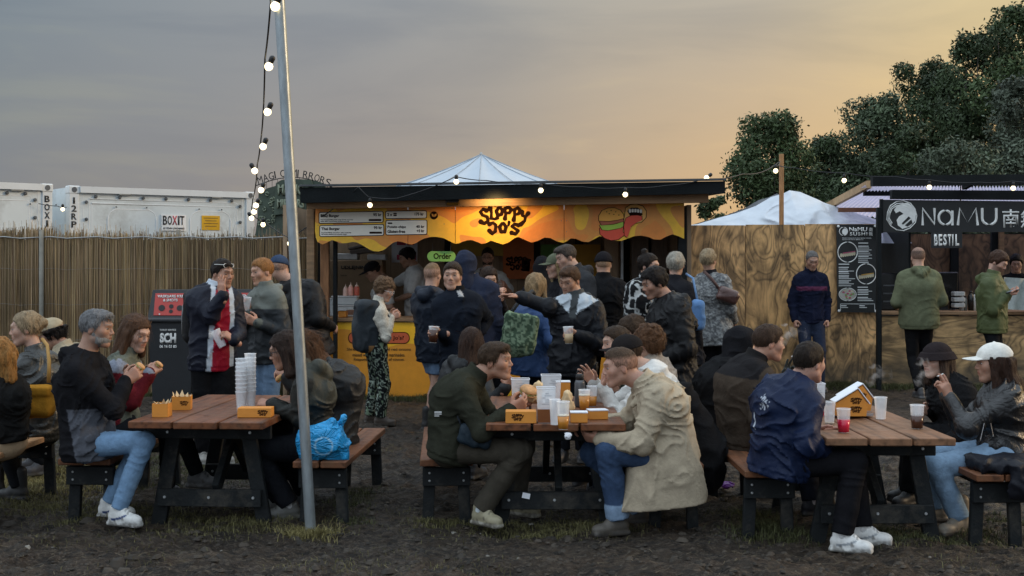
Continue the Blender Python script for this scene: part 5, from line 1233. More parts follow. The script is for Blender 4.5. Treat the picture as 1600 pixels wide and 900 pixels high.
# ------------------------------------------------------------------ metal signboard of the mirror tent, far left of the stall
MM = empty('mirror_tent_sign', Wp(462, 345, 21), 'dark green carved sign reading MAGIC MIRRORS with wire letters arching above', 'sign')
MG = M('sign_green', (.045, .065, .045), .6, var=.5, scale=4); MLT = M('sign_relief', (.17, .20, .14), .6, var=.3)
def mm(pts, Y, th, m, nm): b = MB(); b.poly(pts, Y, th); b.done(nm, m, MM)
mm([(402, 345), (404, 302), (418, 294), (432, 290), (445, 283), (470, 280), (500, 284), (508, 292), (520, 296), (532, 310), (534, 372), (398, 372)], 21, .12, MG, 'board')
mm([(428, 336), (431, 286), (440, 281), (462, 279.5), (486, 281), (489, 290), (480, 293), (478, 330), (452, 333)], 20.93, .06, MG, 'name_board')
for s_, q in (('MAGIC', (434, 288, 474, 305)), ('MIRRORS', (433, 311, 475, 326))): text_px('lettering', s_, *q, 20.92, MLT, MM, th=.02, bold=.05)
rs = random.Random(5)
for k in range(26):
    x, y = rs.uniform(404, 428) if k % 2 else rs.uniform(488, 530), rs.uniform(302, 350); a0 = rs.uniform(0, 6)
    b = MB(); b.tube([Wp(x + (3.5 - .3 * j) * math.cos(a0 + j * .8), y + (3.5 - .3 * j) * math.sin(a0 + j * .8), 20.97) for j in range(8)], .012, 4); b.done('scroll', MLT, MM)
b = MB(); b.tube([Wp(400 + k * 12, 294 - 17 * math.sin(math.pi * (k + .8) / 11) , 21.05) for k in range(11)], .008, 5); b.done('arch_wire', INK, MM)
for i, ch in enumerate('MAGIC MIRRORS.'):
    if ch == ' ': continue
    t_ = i / 13; x = 404 + 112 * t_; y = 287 - 17 * math.sin(math.pi * (t_ * .9 + .1)); p = Wp(x, y + 6, 21.05); sl = .30 * math.cos(math.pi * (t_ * .9 + .1))
    text('lettering', ch, (.085 if ch not in 'I.' else .02, .12 if ch != '.' else .02), INK, MM, tuple(p), xa=(math.cos(sl), 0, math.sin(sl)), ya=(-math.sin(sl), 0, math.cos(sl)), th=.012, bold=.0)
    b = MB(); b.tube([p + Vector((.04, .01, 0)), p + Vector((.04, .01, -.12))], .004, 4); b.done('letter_stem', INK, MM)
# ------------------------------------------------------------------ white tents
def canvas_tent(px, py, pxl, pxr, pyb, Y, label):
    ap = Wp(px, py, Y); r_ = (pxr - pxl) / 2 / F * Y; zb = HC - (pyb - HY) / F * Y; n_ = 72; rings = 14; V = []; Q = []
    for i in range(rings + 1):
        t_ = i / rings
        for k in range(n_):
            a = 2 * math.pi * k / n_; sg = 1 - .045 * math.sin(math.pi * t_) * (1 - abs(math.sin(a * 8))) * 1.2 ; rr_ = r_ * 1.5 * t_
            z = ap.z - (ap.z - zb) * 1.5 * (t_ ** .96) - .05 * abs(math.sin(a * 8)) * math.sin(math.pi * min(t_, 1)) - .06 * math.sin(math.pi * t_)
            V.append((ap.x + rr_ * math.cos(a), Y + rr_ * math.sin(a), z))
    for i in range(rings):
        for k in range(n_): Q.append((i * n_ + k, i * n_ + (k + 1) % n_, (i + 1) * n_ + (k + 1) % n_, (i + 1) * n_ + k))
    root = empty('tent', (ap.x, Y, 0), label, 'tent'); finish('canopy', npmesh('canopy', V, Q), M('tent_canvas', (.42, .47, .52), .7, var=.06, scale=2), root, True)
    b = MB(); b.lathe((ap.x, Y, ap.z - .05), [(.05, 0), (.04, .05), (.015, .09)], 10); b.done('finial', WIRE, root)
    zl_ = ap.z - (ap.z - zb) * 1.5; b = MB(); b.tube([(ap.x, Y, 0), (ap.x, Y, ap.z - .05)], .05, 8); b.done('mast', WIRE, root)
    for k in range(16):
        a = 2 * math.pi * k / 16; b = MB(); b.tube([(ap.x + r_ * 1.5 * t_ * math.cos(a), Y + r_ * 1.5 * t_ * math.sin(a), ap.z - (ap.z - zb) * 1.5 * t_ ** .96 - .05 * abs(math.sin(a * 8)) * math.sin(math.pi * t_) - .06 * math.sin(math.pi * t_) + .004) for t_ in [j / 12 for j in range(13)]], .008, 4); b.done('seam', M('tent_seam', (.30, .34, .38), .7), root)
    m = 24; Vw = []; Qw = []
    for k in range(m): a = 2 * math.pi * k / m; Vw += [(ap.x + r_ * 1.46 * math.cos(a), Y + r_ * 1.46 * math.sin(a), 0), (ap.x + r_ * 1.46 * math.cos(a), Y + r_ * 1.46 * math.sin(a), zl_ + .05)]; k2 = (k + 1) % m; Qw.append((2 * k, 2 * k2, 2 * k2 + 1, 2 * k + 1))
    finish('side_wall', npmesh('side_wall', Vw, Qw), M('tent_canvas', (0, 0, 0)), root, True)
canvas_tent(752, 241, 612, 900, 291, 25, 'white pagoda tent peak rising behind the burger stall roof')
# crumpled plastic sheet thrown over a ridge behind the plywood wall
nu, nv = 150, 60; U = np.linspace(1076, 1392, nu); V2 = np.linspace(0, 1, nv)
prof = np.interp(U, [1076, 1090, 1120, 1150, 1180, 1204, 1222, 1233, 1250, 1285, 1330, 1365, 1392], [352, 350, 341, 333, 322, 308, 303, 297.5, 300, 316, 331, 342, 352])
UU, VV2 = np.meshgrid(U, V2, indexing='ij'); Yd = 18.0 + .9 * VV2; ztop = HC + (HY - prof)[:, None] / F * 18.9; zlow = 1.95
shape_ = VV2 ** .9; ZZ = zlow + (ztop - zlow) * shape_; XX = (UU - 800) / F * 18.9
wv = noise(XX * 1.6, ZZ * 2, VV2 * 2); crk = ridge(noise(XX * 3.2 + 3 * wv, ZZ * 3.0 + 2 * wv, VV2 * 0 + 4)) + .6 * ridge(noise(XX * 7 + 3 * wv, ZZ * 6, VV2 * 0 + 9))
Yd = Yd - .11 * crk * (1 - VV2 * .6); ZZ = ZZ + .03 * crk * (VV2 > .9) * 0
idx = np.arange(nu * nv).reshape(nu, nv); Q = np.stack([idx[:-1, :-1], idx[1:, :-1], idx[1:, 1:], idx[:-1, 1:]], -1).reshape(-1, 4)
Vf = np.stack([XX, Yd, ZZ], -1).reshape(-1, 3)
Vb = Vf.copy(); Vb[:, 1] = 19.8 + (18.9 - Vb[:, 1]) * .3
PLS = M('white_plastic_sheet', (.50, .54, .59), .32, var=.06, bump=.3, bscale=14)
rt = empty('plastic_sheet_cover', (float(XX.mean()), 18.9, 0), 'crumpled white plastic sheeting peaked over a ridge behind the plywood wall', 'tarpaulin')
finish('sheet', npmesh('sheet', Vf, Q), PLS, rt, True); finish('sheet', npmesh('sheet', Vb, Q[:, ::-1]), PLS, rt, True)
b = MB()
for px in (1110, 1235, 1360): x = (px - 800) / F * 19.3; b.tube([(x, 19.3, 0), (x, 19.3, 2.2 if px != 1235 else 2.6)], .04, 6)
b.done('frame', WOOD, rt)
# ------------------------------------------------------------------ plywood wall
def plywood(name, tint, seed, turn=0):
    m, n, l, b_ = newmat(name); tc = n.new('ShaderNodeTexCoord'); mp = n.new('ShaderNodeMapping'); l.new(tc.outputs['Object'], mp.inputs[0])
    mp.inputs['Location'].default_value = (seed * 3.7, 0, seed * 1.9); mp.inputs['Scale'].default_value = (2.3, 1, 1.0) if not turn else (.8, 1, 2.6)
    no = nd(n, 'ShaderNodeTexNoise', Scale=1.0, Detail=2.6, Roughness=.45, Distortion=1.5); l.new(mp.outputs[0], no.inputs[0])
    ml = n.new('ShaderNodeMath'); ml.operation = 'MULTIPLY'; l.new(no.outputs[0], ml.inputs[0]); ml.inputs[1].default_value = 9.0
    pp = n.new('ShaderNodeMath'); pp.operation = 'PINGPONG'; l.new(ml.outputs[0], pp.inputs[0]); pp.inputs[1].default_value = .5
    r = n.new('ShaderNodeValToRGB'); l.new(pp.outputs[0], r.inputs[0]); e = r.color_ramp.elements
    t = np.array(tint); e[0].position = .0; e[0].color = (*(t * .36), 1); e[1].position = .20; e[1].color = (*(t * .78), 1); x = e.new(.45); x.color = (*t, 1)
    n2 = nd(n, 'ShaderNodeTexNoise', Scale=1.3, Detail=5.0, Roughness=.6, Distortion=1.6); l.new(mp.outputs[0], n2.inputs[0])
    r2 = n.new('ShaderNodeMapRange'); l.new(n2.outputs[0], r2.inputs[0]); r2.inputs[1].default_value = .38; r2.inputs[2].default_value = .62; r2.inputs[3].default_value = .30; r2.inputs[4].default_value = 1.15
    c = mixc(n, l, 1.0, r.outputs[0], r2.outputs[0], 'MULTIPLY')
    # damp and mud creeping up from the ground
    sp_ = n.new('ShaderNodeSeparateXYZ'); l.new(tc.outputs['Object'], sp_.inputs[0]); n3 = nd(n, 'ShaderNodeTexNoise', Scale=5.0, Detail=5.0); l.new(tc.outputs['Object'], n3.inputs[0])
    ad = n.new('ShaderNodeMath'); ad.operation = 'MULTIPLY_ADD'; l.new(n3.outputs[0], ad.inputs[0]); ad.inputs[1].default_value = -.5; l.new(sp_.outputs[2], ad.inputs[2])
    r3 = n.new('ShaderNodeMapRange'); l.new(ad.outputs[0], r3.inputs[0]); r3.inputs[1].default_value = -.1; r3.inputs[2].default_value = .2; r3.inputs[3].default_value = .6; r3.inputs[4].default_value = 0
    c = mixc(n, l, r3.outputs[0], c, (.06, .05, .035)); l.new(c, b_.inputs['Base Color']); b_.inputs['Roughness'].default_value = .62
    bp = nd(n, 'ShaderNodeBump', Strength=.25, Distance=.004); l.new(pp.outputs[0], bp.inputs['Height']); l.new(bp.outputs[0], b_.inputs['Normal'])
    return m
pw = empty('plywood_wall', ((1225 - 800) / F * 17.3, 17.3, 0), 'tall plywood hoarding with swirling grain between the burger and sushi stalls', 'wall')
for k, (xa_, xb_, yt, sd) in enumerate(((1071, 1164, 352, 1), (1165, 1257, 351, 2), (1258, 1376, 350, 3))):
    x0, z1 = XZ(xa_, yt, 17.3); x1, _ = XZ(xb_, yt, 17.3); b = MB(); b.box(((x0 + x1) / 2, 17.3 + .009, z1 / 2), (x1 - x0, .018, z1)); o = b.done('plywood_sheet', plywood('plywood_%d' % k, (.72, .43, .185) if k != 1 else (.66, .39, .16), sd), pw)
for px in (1075, 1164, 1257, 1370): b = MB(); x = (px - 800) / F * 17.36; b.box((x, 17.37, 1.1), (.07, .07, 2.15)); b.done('stud', WOOD, pw)
wp_ = MB(); x = (1221 - 800) / F * 17.45; wp_.box((0, 0, 1.58), (.055, .055, 3.16), bev=.004); o = wp_.done('lamp_post', M('post_wood', (.40, .20, .08), .7, var=.3, stretch=(8, 8, 1)), None); o.location = (x, 17.45, 0); props(o, 'slim square wooden post carrying the string lights above the plywood wall', 'post')
# ------------------------------------------------------------------ sushi stall
ns = empty('sushi_stall', ((1500 - 800) / F * 17, 17, 0), 'black sushi stall with a wide NAMU sign and burnt-grain plywood counter', 'food stall')
WHITEP = M('sign_white_paint', (.82, .84, .82), .5, var=.12, bump=0); SLATE = M('sign_black', (.010, .012, .013), .45, var=.2)
ysn = 16.75
b = MB(); b.poly([(1377, 312), (1760, 316), (1760, 362), (1377, 363)], ysn, .05); b.done('name_board', SLATE, ns)
b = MB(); b.poly([(1376, 311), (1380, 311), (1380, 364), (1376, 364)], ysn - .004, .06); b.done('board_frame', BLACKP, ns)
for s_, x0, x1, y0, y1 in (('N', 1440, 1461, 324.5, 352), ('a', 1465, 1490, 329, 352), ('M', 1495, 1528, 324.5, 352), ('U', 1533, 1558, 324.5, 352)):
    if s_ == 'a':
        b = MB(); c = (1477, 340); b.tube([Wp(c[0] + 10.5 * math.cos(a), c[1] + 11 * math.sin(a), ysn - .004) for a in [k * math.pi / 12 for k in range(25)]], .017, 6); b.tube([Wp(1488, 329, ysn - .004), Wp(1488, 352, ysn - .004)], .017, 6); b.done('lettering', WHITEP, ns)
    elif s_ == 'N':
        b = MB(); b.tube([Wp(x, y, ysn - .004) for x, y in ((1441.5, 352), (1441.5, 326), (1460, 350.5), (1460, 325))], .018, 6); b.done('lettering', WHITEP, ns)
    elif s_ == 'M':
        b = MB(); b.tube([Wp(x, y, ysn - .004) for x, y in ((1496.5, 352), (1499.5, 326), (1512, 348), (1524.5, 326), (1527.5, 352))], .018, 6); b.done('lettering', WHITEP, ns)
    else:
        b = MB(); b.tube([Wp(1534.5, 325, ysn - .004), Wp(1534.5, 341, ysn - .004)] + [Wp(1545.5 - 11 * math.cos(a), 341 + 10 * math.sin(a), ysn - .004) for a in [k * math.pi / 8 for k in range(1, 8)]] + [Wp(1556.5, 341, ysn - .004), Wp(1556.5, 325, ysn - .004)], .018, 6); b.done('lettering', WHITEP, ns)
text_px('lettering', '南無', 1566, 327, 1622, 356, ysn - .002, WHITEP, ns, th=.006, bold=.008)
# faceted wave emblem
b = MB(); ring_o = [(1409 + 23.5 * math.cos(a) * (1 + .03 * math.sin(5 * a)), 337 + 23.5 * math.sin(a)) for a in [2 * math.pi * k / 13 for k in range(14)]]
b.tube([Wp(x, y, ysn - .004) for x, y in ring_o], .007, 5)
for off_, sc_ in ((-2, .86), (-4, .72)): b.tube([Wp(1409 + off_ * .6 + (x - 1409) * sc_, 337 + (y - 337) * sc_ + .5, ysn - .004) for x, y in ring_o[5:13]], .007, 5)
b.done('emblem_ring', WHITEP, ns)
b = MB(); b.poly([(1410, 318), (1418, 316.5), (1427, 322), (1431.5, 333), (1430, 345), (1422, 354), (1410, 357.5), (1403, 352), (1401, 344), (1405, 338), (1412, 334), (1406, 330), (1400, 333), (1397, 328), (1402, 321)], ysn - .008, .006); b.done('emblem_wave', WHITEP, ns)
b = MB(); b.poly([(1424, 343), (1414, 352), (1418, 354), (1426, 349)], ysn - .012, .004); b.poly([(1420, 338), (1409, 349), (1411, 351), (1423, 341)], ysn - .012, .004); b.done('emblem_cut', SLATE, ns)
bs_ = empty('order_sign', Wp(1478, 386, 16.6), 'small black hanging sign reading BESTIL in hand-painted capitals', 'sign')
b = MB(); b.poly([(1455.5, 362.5), (1503.5, 362.5), (1503.5, 387.5), (1455.5, 387.5)], 16.62, .02); b.done('plate', SLATE, bs_)
for k, ch in enumerate('BESTIL'):
    x0 = 1459.5 + k * 7.1 - (2.2 if ch == 'L' else 0); text_px('lettering', ch, x0, 366, x0 + (5.6 if ch != 'I' else 1.6), 384, 16.619, WHITEP, bs_, th=.004, bold=.035)
# roof timbers and corrugated sheets
for (a, c, wd_, th_, m) in ((Wp(1362, 283, 16.3), Wp(1760, 279, 16.3), .12, .13, BLACKP), (Wp(1350, 299, 17.4), Wp(1392, 299, 17.4), .1, .12, BLACKP), (Wp(1392, 304, 16.78), Wp(1760, 306, 16.78), .10, .12, BLACKP), (Wp(1292, 323, 19.5), Wp(1358, 288, 16.9), .06, .10, M('rake_board', (.42, .27, .14), .7, var=.2)),
                        (Wp(1310, 328, 17.6), Wp(1380, 328, 17.6), .06, .06, M('reddish_batten', (.17, .07, .04), .7)), (Wp(1376, 371, 20.2), Wp(1760, 371, 20.2), .06, .12, BLACKP), (Wp(1506, 293, 16.7), Wp(1530, 280, 16.35), .06, .06, BLACKP)):
    b = MB(); b.beam(a, c, wd_, th_); b.done('roof_beam', m, ns)
CORR, n_c, l_c, b_c = newmat('corrugated_sheet'); b_c.inputs['Base Color'].default_value = (.52, .50, .62, 1); b_c.inputs['Roughness'].default_value = .4
tl_ = nd(n_c, 'ShaderNodeBsdfTranslucent'); tl_.inputs[0].default_value = (.72, .68, .84, 1); mx_ = nd(n_c, 'ShaderNodeMixShader'); mx_.inputs[0].default_value = .55; l_c.new(b_c.outputs[0], mx_.inputs[1]); l_c.new(tl_.outputs[0], mx_.inputs[2]); l_c.new(mx_.outputs[0], n_c['Material Output'].inputs['Surface'])
def corr(A, B, C_, D, n_, label=None):
    """A-B front edge, D-C back edge; waves run across"""
    A, B, C_, D = [Vector(q) for q in (A, B, C_, D)]; nn = (B - A).cross(D - A).normalized(); V = []; Q = []; m_ = n_ * 4
    for i in range(m_ + 1):
        t_ = i / m_; o_ = nn * (.018 * math.cos(i * math.pi / 2)); V += [tuple(A.lerp(B, t_) + o_), tuple(D.lerp(C_, t_) + o_)]
    for i in range(m_): Q.append((2 * i, 2 * i + 2, 2 * i + 3, 2 * i + 1))
    finish('corrugated_sheet', npmesh('corrugated_sheet', V, Q), CORR, ns, True)
corr(Wp(1352, 291, 16.9), Wp(1500, 291, 16.9), Wp(1500, 345, 20.6), Wp(1284, 336, 20.6), 30)
corr(Wp(1502, 292, 16.9), Wp(1650, 292, 16.9), Wp(1680, 345, 20.6), Wp(1502, 345, 20.6), 30)
corr(Wp(1651, 292, 16.9), Wp(1760, 292, 16.9), Wp(1760, 345, 20.6), Wp(1681, 345, 20.6), 22)
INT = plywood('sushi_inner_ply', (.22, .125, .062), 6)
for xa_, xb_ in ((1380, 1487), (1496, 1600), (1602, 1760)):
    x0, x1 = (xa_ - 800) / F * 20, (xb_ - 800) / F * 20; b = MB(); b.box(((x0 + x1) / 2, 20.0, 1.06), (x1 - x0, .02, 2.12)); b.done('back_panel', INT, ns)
for px, Y, z1, wd_, m in ((1373, 16.72, 2.4, .055, BLACKP), (1491, 19.9, 2.2, .12, BLACKP), (1554, 18.8, 2.3, .10, BLACKP), (1564, 18.75, 2.3, .07, WOOD)):
    b = MB(); x = (px - 800) / F * Y; b.box((x, Y, z1 / 2), (wd_, .07, z1)); b.done('post', m, ns)
x0, x1 = (1378 - 800) / F * 17.3, (1770 - 800) / F * 17.3
b = MB(); b.box(((x0 + x1) / 2, 17.3, .48), (x1 - x0, .02, .96)); b.done('counter_front', plywood('counter_ply', (.54, .34, .15), 9, 1), ns)
b = MB(); b.box(((x0 + x1) / 2, 17.55, 1.0), (x1 - x0 + .04, .66, .045), bev=.006); b.done('counter_top', WOODH, ns)
b = MB(); b.box(((1378 - 800) / F * 18.6, 18.6, 1.1), (.03, 2.6, 2.2)); b.done('side_wall', BLACKP, ns)
SCRM = M('screen_black', (.008, .009, .010), .25, bump=0)
def kit(name, px, py0, py1, wpx, Y, label, cat, m=SCRM, dp=.25, tilt=0):
    a = Wp(px, py1, Y); hh = (py1 - py0) / F * Y; o = empty(name, a, label, cat); b = MB(); b.box((a.x, a.y, a.z + hh / 2), (wpx / F * Y, dp, hh), Matrix.Rotation(tilt, 3, 'X'), .012); b.done('case', m, o); return o
o = kit('till_screen', 1475, 425, 470, 42, 17.75, 'large black till screen seen from behind on the sushi counter', 'screen', dp=.04, tilt=.15); b = MB(); p = o.location; b.box((p.x, p.y + .03, p.z - .06), (.10, .10, .14)); b.box((p.x, p.y + .03, p.z - .125), (.26, .20, .02)); b.done('stand', SCRM, o)
o = kit('warming_cabinet', 1396, 427, 484, 52, 17.75, 'black warming cabinet at the left end of the sushi counter', 'appliance'); b = MB(); p = o.location
for k in range(3): b.box((p.x, p.y - .13, p.z + .12 + k * .11), (.36, .012, .02))
b.done('shelf_front', M('cabinet_grey', (.10, .11, .12), .4), o)
for px, y0, y1, w_, m, lb in ((1497, 452, 482, 16, M('white_crate', (.40, .41, .40), .5), 'stack of small white lidded tubs on the sushi counter'),):
    o = empty('tub_stack', Wp(px, y1, 17.5), lb, 'tub'); 
    for k in range(3): b = MB(); p = Wp(px, y1 - 5 - k * 9, 17.5); b.box(tuple(p), (.15, .14, .06), bev=.01); b.done('tub', m, o)
for px, w_, hh, m, lb in ((1502.5, 7, .24, M('milk_white', (.5, .5, .48), .4, bump=0), 'white plastic bottle left of the glass bottles'), (1508, 6, .20, M('smoke_glass', (.16, .17, .16), .2, bump=0), 'small grey glass bottle between the white and black bottles'), (1517, 9, .27, SCRM, 'thick black thermos bottle on the sushi counter'), (1523, 7, .25, M('milk_white', (.5, .5, .48)), 'white capped bottle right of the black thermos')):
    p = Wp(px, 487, 17.55); o = empty('bottle', (p.x, 17.55, 1.022), lb, 'bottle', 'bottles on the sushi counter'); r_ = w_ / 2 / F * 17.5; b = MB(); b.lathe((p.x, 17.55, 1.022), [(r_, 0), (r_, hh * .75), (r_ * .5, hh * .88), (r_ * .45, hh * .9)], 12); b.done('bottle_body', m, o, True); b = MB(); b.lathe((p.x, 17.55, 1.022 + hh * .9), [(r_ * .55, 0), (r_ * .5, hh * .1)], 10); b.done('cap', SCRM, o, True)
tp_ = empty('tarp_screen', Wp(1600, 485, 17.1), 'pale grey tarpaulin stretched over the right end of the sushi counter', 'tarpaulin'); V = []; Q = []
for i in range(30):
    for j in range(12): px = 1571 + 110 * i / 29; py = np.interp(px, [1571, 1600, 1690], [433, 435, 437]) + j / 11 * 50; V.append(tuple(Wp(px + (j - 6) * .4, py, 17.05) + Vector((0, .05 * math.sin(i * .8 + j * .3), 0))))
for i in range(29):
    for j in range(11): Q.append((i * 12 + j, i * 12 + j + 1, i * 12 + j + 13, i * 12 + j + 12))
finish('sheet', npmesh('sheet', V, Q), M('grey_tarp', (.36, .40, .38), .6), tp_, True)
# menu board
mb = empty('menu_board', Wp(1339, 489, 17.2), 'black NAMU SUSHI menu board with three round food pictures on the plywood', 'sign'); Ym = 17.22
b = MB(); b.poly([(1307, 350.5), (1372, 351), (1371, 488.5), (1308.5, 488)], Ym, .02); b.done('board', SLATE, mb)
for px, py in ((1310, 353.5), (1367.5, 353), (1311, 485.5), (1368.5, 486)): b = MB(); b.lathe(tuple(Wp(px, py, Ym)), [(.018, 0), (.012, .006)], 10, Matrix.Rotation(math.pi / 2, 3, 'X')); b.done('eyelet', WHITEP, mb)
Yq = Ym - .002; MW = M('menu_white', (.62, .65, .65), .6, bump=0, var=0)
text_px('lettering', 'NaMU', 1327, 355, 1355, 361.5, Yq, WHITEP, mb, th=.002, bold=.02); text_px('lettering', 'SUSHI', 1328, 362.8, 1355, 368, Yq, WHITEP, mb, th=.002, bold=.01, spacing=1.2); text_px('lettering', '南\n無', 1357.5, 355.5, 1363.5, 368.5, Yq, WHITEP, mb, th=.002)
b = MB(); b.tube([Wp(1318 + 6.5 * math.cos(a), 361.5 + 6.5 * math.sin(a), Yq) for a in [k * math.pi / 8 for k in range(17)]], .005, 4); b.poly(oval(1320, 362, 4.2, 5), Yq - .004, .003); b.done('emblem', WHITEP, mb)
text_px('lettering', 'FINEST FUSION SUSHI MADE FRESH\nREADY IN TWO MINUTES', 1316, 371.3, 1361, 375.3, Yq, MW, mb, th=.001, bold=.01)
rs = random.Random(3)
def block(x0, y0, x1, n_, gap=3.0):
    for k in range(n_):
        wd_ = (x1 - x0) * rs.uniform(.55, 1.0) if k % 3 else (x1 - x0) * .62; b = MB(); b.poly([(x0, y0 + k * gap), (x0 + wd_, y0 + k * gap), (x0 + wd_, y0 + k * gap + (1.0 if k % 3 else 1.5)), (x0, y0 + k * gap + (1.0 if k % 3 else 1.5))], Yq, .0015); b.done('text_line', MW, mb)
block(1341, 379, 1366, 1); block(1341, 384, 1367, 3); block(1341, 392, 1367, 3); block(1341, 400, 1367, 4); block(1310.5, 412, 1337, 1); block(1310.5, 417, 1336, 3); block(1310.5, 424, 1335, 3); block(1310.5, 432, 1336, 3); block(1310.5, 440, 1336, 3)
block(1340, 448, 1366, 1); block(1340, 452, 1367, 4, 2.4); block(1340, 464, 1366, 3, 2.6); block(1314, 477, 1328, 2, 3); block(1343, 477, 1356, 2, 3)
b = MB(); b.poly([(1313, 474.5), (1367, 474.5), (1367, 475.2), (1313, 475.2)], Yq, .0015); b.poly([(1313, 474.5), (1313.8, 474.5), (1313.8, 485), (1313, 485)], Yq - .002, .0015); b.poly([(1366.3, 474.5), (1367, 474.5), (1367, 485), (1366.3, 485)], Yq - .002, .0015); b.done('text_frame', MW, mb)
RICE = M('menu_rice', (.46, .42, .30), .6, bump=0); PINK = M('menu_pink', (.38, .08, .14), .6, bump=0); LEAFM = M('menu_leaf', (.16, .26, .07), .6, bump=0)
for cx, cy, rx, ry, kd in ((1324.5, 394, 15.2, 15.8, 0), (1353.5, 428, 15.2, 15.8, 0), (1324.5, 460, 13.5, 10, 1)):
    b = MB(); b.tube([Wp(cx + rx * math.cos(a), cy + ry * math.sin(a), Yq) for a in [k * math.pi / 16 for k in range(33)]], .0065 if not kd else .004, 4, cap=False); b.done('picture_ring', WHITEP, mb)
    if not kd:
        for k in range(7): b = MB(); b.poly(oval(cx - 10 + k * 3.4, cy + 5 - k * .5, 2.0, 3.2, 9), Yq - .001 * k, .0015); b.done('printed_roll', RICE, mb)
        b = MB(); b.poly([(cx - 8, cy + 1), (cx + 12, cy - 2), (cx + 12, cy - .6), (cx - 7, cy + 2.6)], Yq - .009, .0015); b.done('printed_fish', PINK if cy < 410 else M('menu_amber', (.45, .26, .05), .6), mb)
    else:
        b = MB(); b.poly(oval(cx, cy, 12.5, 9.2), Yq, .0015); b.done('printed_bowl', M('menu_bowl', (.38, .38, .34), .6), mb)
        for k in range(16): b = MB(); b.poly(oval(cx + rs.uniform(-9, 9), cy + rs.uniform(-6, 6), 2.2, 1.5, 7), Yq - .001 - .0004 * k, .001); b.done('printed_topping', (PINK, LEAFM, RICE)[k % 3], mb)

# ------------------------------------------------------------------ wheelie bins
BINB = M('bin_black', (.012, .014, .017), .45, var=.15); BINR = M('bin_red_label', (.45, .045, .035), .5, var=.06, bump=0); WP = M('label_white', (.66, .66, .64), .6, var=0, bump=0)
def bin_(xc, Y, label, left):
    x = (xc - 800) / F * Y; root = empty('wheelie_bin', (x, Y, 0), label, 'waste bin', 'black recycling bins by the reed fence')
    V = []; hw0, hw1 = .22, .27
    b = MB(); b.add([(x - hw0, Y - .2, .06), (x + hw0, Y - .2, .06), (x + hw0, Y + .2, .06), (x - hw0, Y + .2, .06), (x - hw1, Y - .25, 1.0), (x + hw1, Y - .25, 1.0), (x + hw1, Y + .25, 1.0), (x - hw1, Y + .25, 1.0)], [(0, 3, 2, 1), (4, 5, 6, 7), (0, 1, 5, 4), (1, 2, 6, 5), (2, 3, 7, 6), (3, 0, 4, 7)]); b.done('body', BINB, root)
    b = MB(); b.box((x, Y, 1.01), (.62, .58, .06), bev=.02); b.done('rim', BINB, root)
    R = Matrix.Rotation(math.radians(-14), 3, 'X')
    b = MB(); b.add([(x - .27, Y - .24, 1.04), (x + .27, Y - .24, 1.04), (x + .27, Y + .25, 1.04), (x - .27, Y + .25, 1.04), (x - .235, Y - .14, 1.36), (x + .235, Y - .14, 1.36), (x + .235, Y + .22, 1.36), (x - .235, Y + .22, 1.36)], [(0, 3, 2, 1), (4, 5, 6, 7), (0, 1, 5, 4), (1, 2, 6, 5), (2, 3, 7, 6), (3, 0, 4, 7)]); b.done('hood', BINB, root)
    sl = Vector((0, .1, .32)).normalized(); O = Vector((x, Y - .242, 1.055))
    Rp = Matrix((Vector((1, 0, 0)), sl.cross(Vector((1, 0, 0))), sl)).transposed()
    b = MB(); b.box(tuple(O + sl * .145), (.40, .006, .27), Rp, .002); b.done('label_plate', BINR, root)
    if left:
        text('lettering', 'VASKBARE KRUS', (.34, .034), WP, root, tuple(O + sl * .225 + Vector((-.17, -.005, 0))), ya=tuple(sl), bold=.03); text('lettering', '& SHOTS', (.17, .034), WP, root, tuple(O + sl * .178 + Vector((-.10, -.005, 0))), ya=tuple(sl), bold=.03)
        for dx, dz, r_ in ((-.11, .10, .038), (.0, .12, .026), (.0, .06, .022), (.10, .10, .034), (-.13, .025, .008)):
            b = MB(); b.lathe(tuple(O + sl * dz + Vector((dx, -.003, 0))), [(r_, 0), (r_, .006)], 16, Matrix.Rotation(math.pi / 2 - .3, 3, 'X')); b.done('hole' if r_ > .01 else 'drop_mark', INK if r_ > .01 else WP, root)
        text('lettering', 'SCH', (.19, .12), WP, root, (x - .125, Y - .24, .74), bold=.06); text('lettering', 'TOILET SERVICE', (.19, .022), WP, root, (x - .125, Y - .247, .885), bold=.03); text('lettering', '06 16 03 85', (.20, .035), WP, root, (x - .130, Y - .236, .685), bold=.03)
    else: text('lettering', 'TALLERKENER', (.34, .034), WP, root, tuple(O + sl * .225 + Vector((-.17, -.005, 0))), ya=tuple(sl), bold=.03)
    for sx in (-1, 1): b = MB(); b.lathe((x + sx * .25 - .02, Y + .2, .1), [(.1, 0), (.1, .04)], 16, Matrix.Rotation(math.pi / 2, 3, 'Y')); b.done('wheel', INK, root)
bin_(275, 15.2, 'black wheelie bin with a red washable-cups label, left of the pair', True)
bin_(378, 15.4, 'black wheelie bin half hidden behind the two standing men', False)

